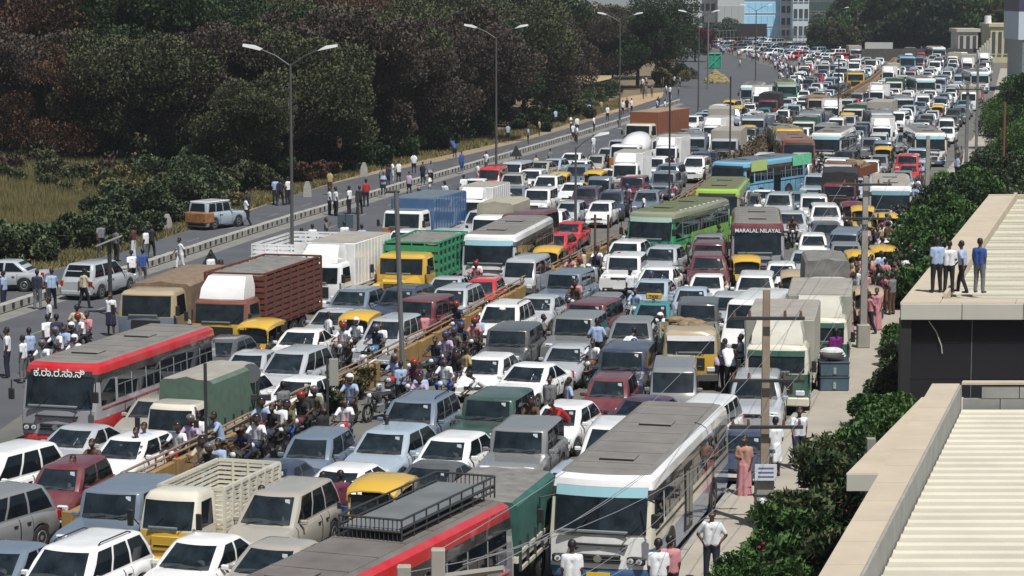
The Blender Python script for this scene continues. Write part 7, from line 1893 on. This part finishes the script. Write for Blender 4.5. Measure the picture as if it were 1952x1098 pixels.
# ------------------------------------------------------------------ far end: buildings, boards, trees
def facade(name, x0, x1, Y, z1, floors, bays, mwall, mglass, label, depth=18, margin=.16, gz=.3, lm=None, wname='window'):
    root = link(name, None, None, (x0, Y, 0)); W_ = x1 - x0; g = MB(); g.box(0, W_, 0, depth, -.2, z1, mwall); g.box(-.4, W_ + .4, -.3, depth, z1, z1 + .6, mwall); link('wall', g.build('wall', False), root)
    fh = z1 / floors; bw = W_ / bays; wm = MB(); wm.box(bw * margin, bw * (1 - margin), -.12, .02, fh * gz, fh * .86, mglass); wme = wm.build('window', False)
    fm_ = MB(); fm_.box(bw * margin - .1, bw * (1 - margin) + .1, -.2, -.01, fh * gz - .18, fh * gz - .02, mwall); fme = fm_.build('sill', False)
    for f in range(floors):
        for b in range(bays):
            w = link(wname, wme, root, (b * bw, 0, f * fh)); link('sill', fme, w)
    setp(root, label=label, category='building'); return root
PALE = mat('pale_render', (.58, .60, .62), .8, noise=.12, nscale=.3); GREYR = mat('grey_facade', (.22, .23, .24), .8, noise=.15, nscale=.2); BGL = mat('blue_glass', (.33, .62, .85), .3); DGW = mat('dark_windows', (.06, .07, .08), .2); TEALG = mat('green_glass', (.07, .10, .10), .15)
def wx(px, Y): return (px - 976) / F * Y * 1.0
Yb = 640
facade('office_block', wx(1300, Yb), wx(1362, Yb), Yb, 16, 5, 6, PALE, DGW, 'pale office block with small square windows behind the wood corner')
facade('office_tower', wx(1362, Yb), wx(1412, Yb), Yb - 6, 30, 3, 4, mat('tower_grey', (.46, .48, .49), .7), mat('tower_panel', (.38, .40, .41), .5), 'plain grey office tower beside the blue glass front', margin=.06)
facade('glass_office', wx(1412, Yb), wx(1482, Yb), Yb - 2, 30, 9, 6, mat('white_frame', (.6, .75, .85), .5), BGL, 'bright blue glass office front above the black hoarding', margin=.03, gz=.08)
g = MB(); g.box(0, 8.6, -.5, -.15, 16, 19.5, mat('blue_band', (.04, .13, .42), .4)); 
facade('office_annex', wx(1482, Yb), wx(1502, Yb), Yb - 4, 30, 10, 2, PALE, DGW, 'narrow pale stair tower beside the blue glass office')
facade('white_panel_building', wx(1500, Yb), wx(1530, Yb), Yb - 10, 17, 4, 3, mat('panel_pale_blue', (.52, .60, .66), .6), DGW, 'pale blue panelled building next to the stair tower')
facade('long_office', wx(1528, Yb + 30), wx(1690, Yb + 30), Yb + 30, 30, 9, 26, GREYR, TEALG, 'long dark glass office behind the distant trees', margin=.04, gz=.1)
facade('bridge_block', wx(1655, Yb + 10), wx(1690, Yb + 10), Yb + 10, 26, 3, 3, PALE, DGW, 'pale block with overhanging top behind the distant trees')
# black hoarding, blue board band
q = P(1433, 88); k_ = q.y / F; root = link('hoarding', None, None, (q.x, q.y, 0)); g = MB(); g.box(-28 * k_, 28 * k_, -.3, .3, 14 * k_ * 0 + 2.2, 2.2 + 24 * k_, mat('hoarding_black', (.022, .018, .022), .5), .05); link('board', g.build('board'), root)
g = MB(); 
for x in (-22, -7, 7, 22): g.tube((x * k_, .4, 0), (x * k_, .4, 2.3), .12, .12, STEEL, 6)
link('legs', g.build('legs'), root); setp(root, label='wide black hoarding below the blue glass office', category='billboard')
# pale green flyover railing behind
q = P(1400, 84); root = link('flyover_fence', None); setp(root, label='pale railing line behind the crossing traffic', category='fence')
for k in range(28):
    q = P(1350 + k * 7, 86 - k * .2); g = MB(); g.tube((0, 0, 0), (0, 0, 3.4), .07, .07, GALV, 5); link('fence_post', g.build('fence_post'), root, q)
for z in (1.6, 3.3):
    g = MB(); g.tube(P(1350, 86) + Vector((0, 0, z)), P(1540, 80.5) + Vector((0, 0, z)), .06, .06, GALV, 5); link('fence_rail', g.build('fence_rail'), root)
# green sign frame, rubble heap
q = P(1363, 131); k_ = q.y / F; root = link('green_shelter', None, None, q, .1); g = MB(); g.box(-13 * k_, 11 * k_, 0, 1.2, .1, 29 * k_, mat('netting_green', (.02, .32, .2), .7, noise=.5, nscale=1.5), .05); link('netting', g.build('netting'), root)
g = MB()
for x in (-13, -1, 11):
    g.tube((x * k_, -.1, 0), (x * k_, -.1, 31 * k_), .08, .08, mat('frame_green', (.03, .40, .26), .5), 6)
g.tube((-13 * k_, -.1, 29 * k_), (11 * k_, -.1, 29 * k_), .08, .08, MATS['frame_green'], 6); g.tube((-13 * k_, -.1, 2 * k_), (11 * k_, -.1, 26 * k_), .08, .08, MATS['frame_green'], 6)
link('frame', g.build('frame'), root); setp(root, label='bright green netted shelter standing on the empty road', category='shelter')
g = MB(); rr = random.Random(3); YS = mat('rubble_yellow', (.40, .33, .15), .95, noise=.5, nscale=2)
q = P(1365, 158)
for k in range(420):
    u, v_ = rr.uniform(-1, 1), rr.uniform(-1, 1); r_ = rr.uniform(.12, .26); d_ = math.hypot(u, v_)
    if d_ > 1: continue
    zz = 1.75 * (1 - d_) ** .7 * rr.uniform(.75, 1); xx, yy = q.x + u * 1.75, q.y + v_ * 2.2
    g.box(xx - r_, xx + r_, yy - r_, yy + r_, max(0, zz - r_), zz + r_, YS, .05)
setp(link('rubble', g.build('rubble')), kind='stuff', label='heap of yellow rubble in front of the green shelter', category='rubble')
# grey pole with white globe sign near rubble
post(1349, 170, 10.5, 'tall pale post beside the green shelter', lambda g, h: g.box(-.6, .9, -.08, .0, h - 1.6, h - .2, mat('sign_back_grey', (.12, .13, .14), .5), .03), .12, GALV)
# pale houses
root = facade('pale_house', wx(1823, 470), wx(1860, 470), 470, 5.2, 1, 3, mat('house_cream', (.50, .49, .42), .85, noise=.15, nscale=.5), DGW, 'low cream house with flat roof beside the distant jam', 8, .25, .25)
root = facade('cream_house', wx(1884, 455), wx(1932, 455), 455, 6.4, 1, 4, mat('house_yellow', (.50, .47, .31), .85, noise=.15, nscale=.5), DGW, 'pale yellow house with outside stair beside the slate building', 9, .25, .25)
g = MB()
for k in range(10): g.box(-4.2 + k * .42, -3.7 + k * .42, -.8, 0, 0, .6 + k * .42, MATS['house_cream'])
link('outside_stair', g.build('outside_stair', False), root)
# water tank on the roof
g = MB(); g.tube((0, 0, 6.9), (0, 0, 8.4), .7, .6, pm('white'), 14); setp(link('water_tank', g.build('water_tank'), None, (wx(1880, 456), 457, .0)), label='white water tank on the pale yellow house roof', category='water tank')
# compound wall in front of the houses
root = link('compound_wall', None); setp(root, label='long dark compound wall below the distant tree line', category='wall')
for k in range(34):
    x = wx(1640, 462) + k * 1.0 * 1.0; g = MB(); g.box(0, .98, 0, .25, 0, 2.3, mat('wall_dark_stone', (.09, .085, .08), .9, noise=.4, nscale=2)); link('wall_panel', g.build('wall_panel', False), root, (x, 462, 0))
g = MB(); g.box(0, 5.5, 0, .3, 0, 2.6, mat('white_wall', (.42, .43, .42), .8)); setp(link('white_boundary_wall', g.build('white_boundary_wall', False), None, (wx(1646, 500), 500, 0)), label='short white boundary wall before the distant trees', category='wall')
# slate building at the right edge
Ys = 330; x0 = (1931 - 976) / F * Ys * 1.006
root = link('slate_building', None, None, (x0, Ys, 0)); setp(root, label='slate building with pale blue upper cladding at the right edge', category='building')
def zy(py): 
    d = math.atan((py - 549) / F) + TH; return CH - math.tan(d) * Ys
for za, zb_, m, n_ in ((zy(165), zy(76), mat('glass_teal_grey', (.16, .23, .23), .3), 'wall'), (zy(76), zy(22), mat('clad_pale_blue', (.50, .58, .66), .5), 'cladding_band'), (zy(22), zy(-60), mat('clad_indigo', (.05, .05, .10), .5), 'upper_band')):
    g = MB(); g.box(0 if n_ != 'wall' else .6, 24, 0 if n_ != 'wall' else .15, 10, min(za, zb_) if n_ != 'wall' else 0, max(za, zb_) - .01, m); link(n_, g.build(n_, False), root)
for k in range(4):
    g = MB(); z = zy(165) + (zy(80) - zy(165)) * k / 4; g.box(.3, 14, .13, .16, z, z + .05, GALV); link('joint_strip', g.build('joint_strip', False), root)
# distant trees behind everything
rt = random.Random(31)
for k in range(64):
    px = (1580 if k < 32 else 1560) + (k % 32) * 12.4 + rt.uniform(-5, 5); Y = (520 if k < 32 else 600) + rt.uniform(-18, 18); base = 0
    if 1815 < px < 1930 and k < 32: Y = 500
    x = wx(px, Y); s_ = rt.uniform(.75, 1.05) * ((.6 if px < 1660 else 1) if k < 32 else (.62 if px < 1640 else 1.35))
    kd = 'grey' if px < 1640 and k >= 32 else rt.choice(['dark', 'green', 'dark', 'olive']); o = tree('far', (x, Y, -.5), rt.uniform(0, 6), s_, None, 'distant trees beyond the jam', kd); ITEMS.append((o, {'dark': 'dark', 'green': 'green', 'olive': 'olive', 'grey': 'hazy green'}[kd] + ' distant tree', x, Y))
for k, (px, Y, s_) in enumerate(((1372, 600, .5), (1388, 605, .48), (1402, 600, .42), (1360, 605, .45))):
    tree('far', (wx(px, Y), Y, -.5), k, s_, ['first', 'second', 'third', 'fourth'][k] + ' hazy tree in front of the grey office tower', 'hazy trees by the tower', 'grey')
q = P(120, 20); facade('white_gap_facade', -118, -98, 560, 14.5, 3, 6, mat('white_gap_fill', (.8, .82, .84), .7), mat('pale_window', (.5, .53, .55), .5), 'bright white facade added to fill the gap in the tree tops')  # white facade added to fill the bright gap between the tree tops
root = link('backdrop_hills', None)
bpy.data.objects.remove(root)
g = MB(); rr = random.Random(2); nh = 60
g.loft([[(lerp(k / nh, -900, 1400), 1500, -5) for k in range(nh + 1)] + [(lerp(k / nh, 1400, -900), 1700, -5) for k in range(nh + 1)],
        [(lerp(k / nh, -900, 1400), 1560, 24 + rr.uniform(-3, 3)) for k in range(nh + 1)] + [(lerp(k / nh, 1400, -900), 1700, 24) for k in range(nh + 1)]], mat('far_haze_wood', (.16, .18, .17), .95, noise=.3, nscale=.02))
structure('hill', g, False)

# ------------------------------------------------------------------ people past the countable limit join into one far crowd; air
vis = sorted([p for p in PEOPLE if -60 < pix(Vector(p[2]) + Vector((0, 0, 1)))[0] < 2010 and pix(Vector(p[2]) + Vector((0, 0, 1.7)))[1] < 1150], key=lambda p: p[2][1])
keep = set(id(p[0]) for p in vis[:296]); rest = vis[296:]; names = {}
drop = [p for p in PEOPLE if id(p[0]) not in keep]; dropped = set(p[0].name for p in drop)
ITEMS = [it for it in ITEMS if it[0].name not in dropped]
g = MB(); low = {}
for o, kind, loc, rz, sh, tr, hr in rest:
    if kind not in low: low[kind] = person_proto(kind, .085)
    src = low[kind]; cc = MB(); R3 = Matrix.Rotation(rz, 3, 'Z'); cc.v = [tuple(R3 @ Vector(v) + Vector(loc)) for v in src.v]; cc.f = src.f; cc.fm = src.fm
    cc.mats = [cm(sh) if m is SHIRT else cm(tr) if m is TROU else m for m in src.mats]; g.join(cc)
for p in drop: bpy.data.objects.remove(p[0])
setp(link('distant_crowd', g.build('distant_crowd', True, 1.5)), kind='stuff', label='far crowd of tiny people standing between vehicles and beside the junction', category='crowd')
HAZE = 0.00017
if HAZE:
    hm = bpy.data.materials.new('air'); hm.use_nodes = True; nt = hm.node_tree; nt.nodes.remove(nt.nodes['Principled BSDF']); pv = nt.nodes.new('ShaderNodeVolumePrincipled'); pv.inputs['Density'].default_value = HAZE; pv.inputs['Color'].default_value = (.82, .88, .95, 1); pv.inputs['Anisotropy'].default_value = .2
    nt.links.new(pv.outputs[0], nt.nodes['Material Output'].inputs['Volume'])
    g = MB(); g.box(-3600, 3600, -80, 7100, -2, 44, hm); hz = link('haze', g.build('haze', False)); setp(hz, kind='stuff')
# ------------------------------------------------------------------ words for everything not yet described
LMK += [('the weathered pole', q1.x, q1.y), ('the concrete pole', q2.x, q2.y), ('the dark glass pavilion', P(1800, 600, 3).x, P(1800, 600, 3).y), ('the third street lamp', P(1181, 246).x, P(1181, 246).y), ('the second street lamp', P(946, 364).x, P(946, 364).y), ('the first street lamp', P(558, 520).x, P(558, 520).y),
        ('the green netted shelter', P(1363, 131).x, P(1363, 131).y), ('the blue glass office', wx(1440, Yb), Yb), ('the pale yellow house', wx(1900, 455), 455), ('the low cream house', wx(1840, 470), 470), ('the black hoarding', P(1433, 88).x, P(1433, 88).y), ('the yellow rubble heap', P(1365, 158).x, P(1365, 158).y), ('the white boundary wall', wx(1655, 500), 500),
        ('the bare sandy knoll', P(1100, 168).x, P(1100, 168).y), ('the straw grass field', P(200, 400).x, P(200, 400).y), ('the magenta blossom tree', P(1325, 118).x, P(1325, 118).y), ('the slate building', x0, Ys), ('the sandy verge stone', P(586, 375).x, P(586, 375).y), ('the milestone', P(319, 442).x, P(319, 442).y), ('the long dark office', wx(1600, 670), 670), ('the crates', P(1588, 742).x, P(1588, 742).y)]
LMK += [(l, P(a, b).x, P(a, b).y) for l, a, b in (('the leaning dry tree', 470, 352), ('the first lamp tree', 560, 330), ('the wide brown tree', 835, 268), ('the second lamp tree', 930, 240), ('the thin leaning trunk', 1000, 228), ('the broad third lamp tree', 1165, 165), ('the last corner tree', 1250, 150), ('the twiggy dark tree', 380, 318), ('the reddish tree', 110, 322), ('the edge brown tree', 30, 318), ('the rocky brown tree', 650, 310), ('the dark green tree', 740, 292), ('the low olive tree', 200, 318))]
used = {o['label'] for o in SC.objects if o.get('label')}
def rel(dx, dy):
    if abs(dy) > 1.3 * abs(dx): return 'behind' if dy > 0 else 'in front of'
    return 'left of' if dx < 0 else 'right of'
def rel2(dx, dy):
    a = 'behind' if dy > 0 else 'in front of'; d = math.hypot(dx, dy)
    return ('just ' if d < 6 else 'some way ' if d < 20 else 'far ') + a if abs(dy) > 1.2 * abs(dx) else ('close beside' if d < 5 else ('left of' if dx < 0 else 'right of'))
for o, d, x, y in ITEMS:
    near_ = sorted(LMK, key=lambda l: (l[1] - x) ** 2 * 1.5 + (l[2] - y) ** 2)[:10]; done = False
    cands = [d + ' ' + rel2(x - l[1], y - l[2]) + ' ' + l[0] for l in near_[:3]]
    for i in range(len(near_)):
        for j in range(i + 1, len(near_)):
            cands.append(d + ' ' + rel(x - near_[i][1], y - near_[i][2]) + ' ' + near_[i][0] + ', ' + rel(x - near_[j][1], y - near_[j][2]) + ' ' + near_[j][0])
    best = None
    for c in cands:
        nw = len(c.split())
        if nw < 4: c += ' here'
        if nw <= 16 and c not in used: o['label'] = c; used.add(c); done = True; break
    if not done:
        ok = [c for c in cands if len(c.split()) <= 16]; o['label'] = ok[0] if ok else ' '.join(cands[0].split()[:16])
print('objects', len(SC.objects), 'vehicles', len(ALL), 'people', sum(1 for o in SC.objects if o.name.startswith('person')), 'cnt', cnt)
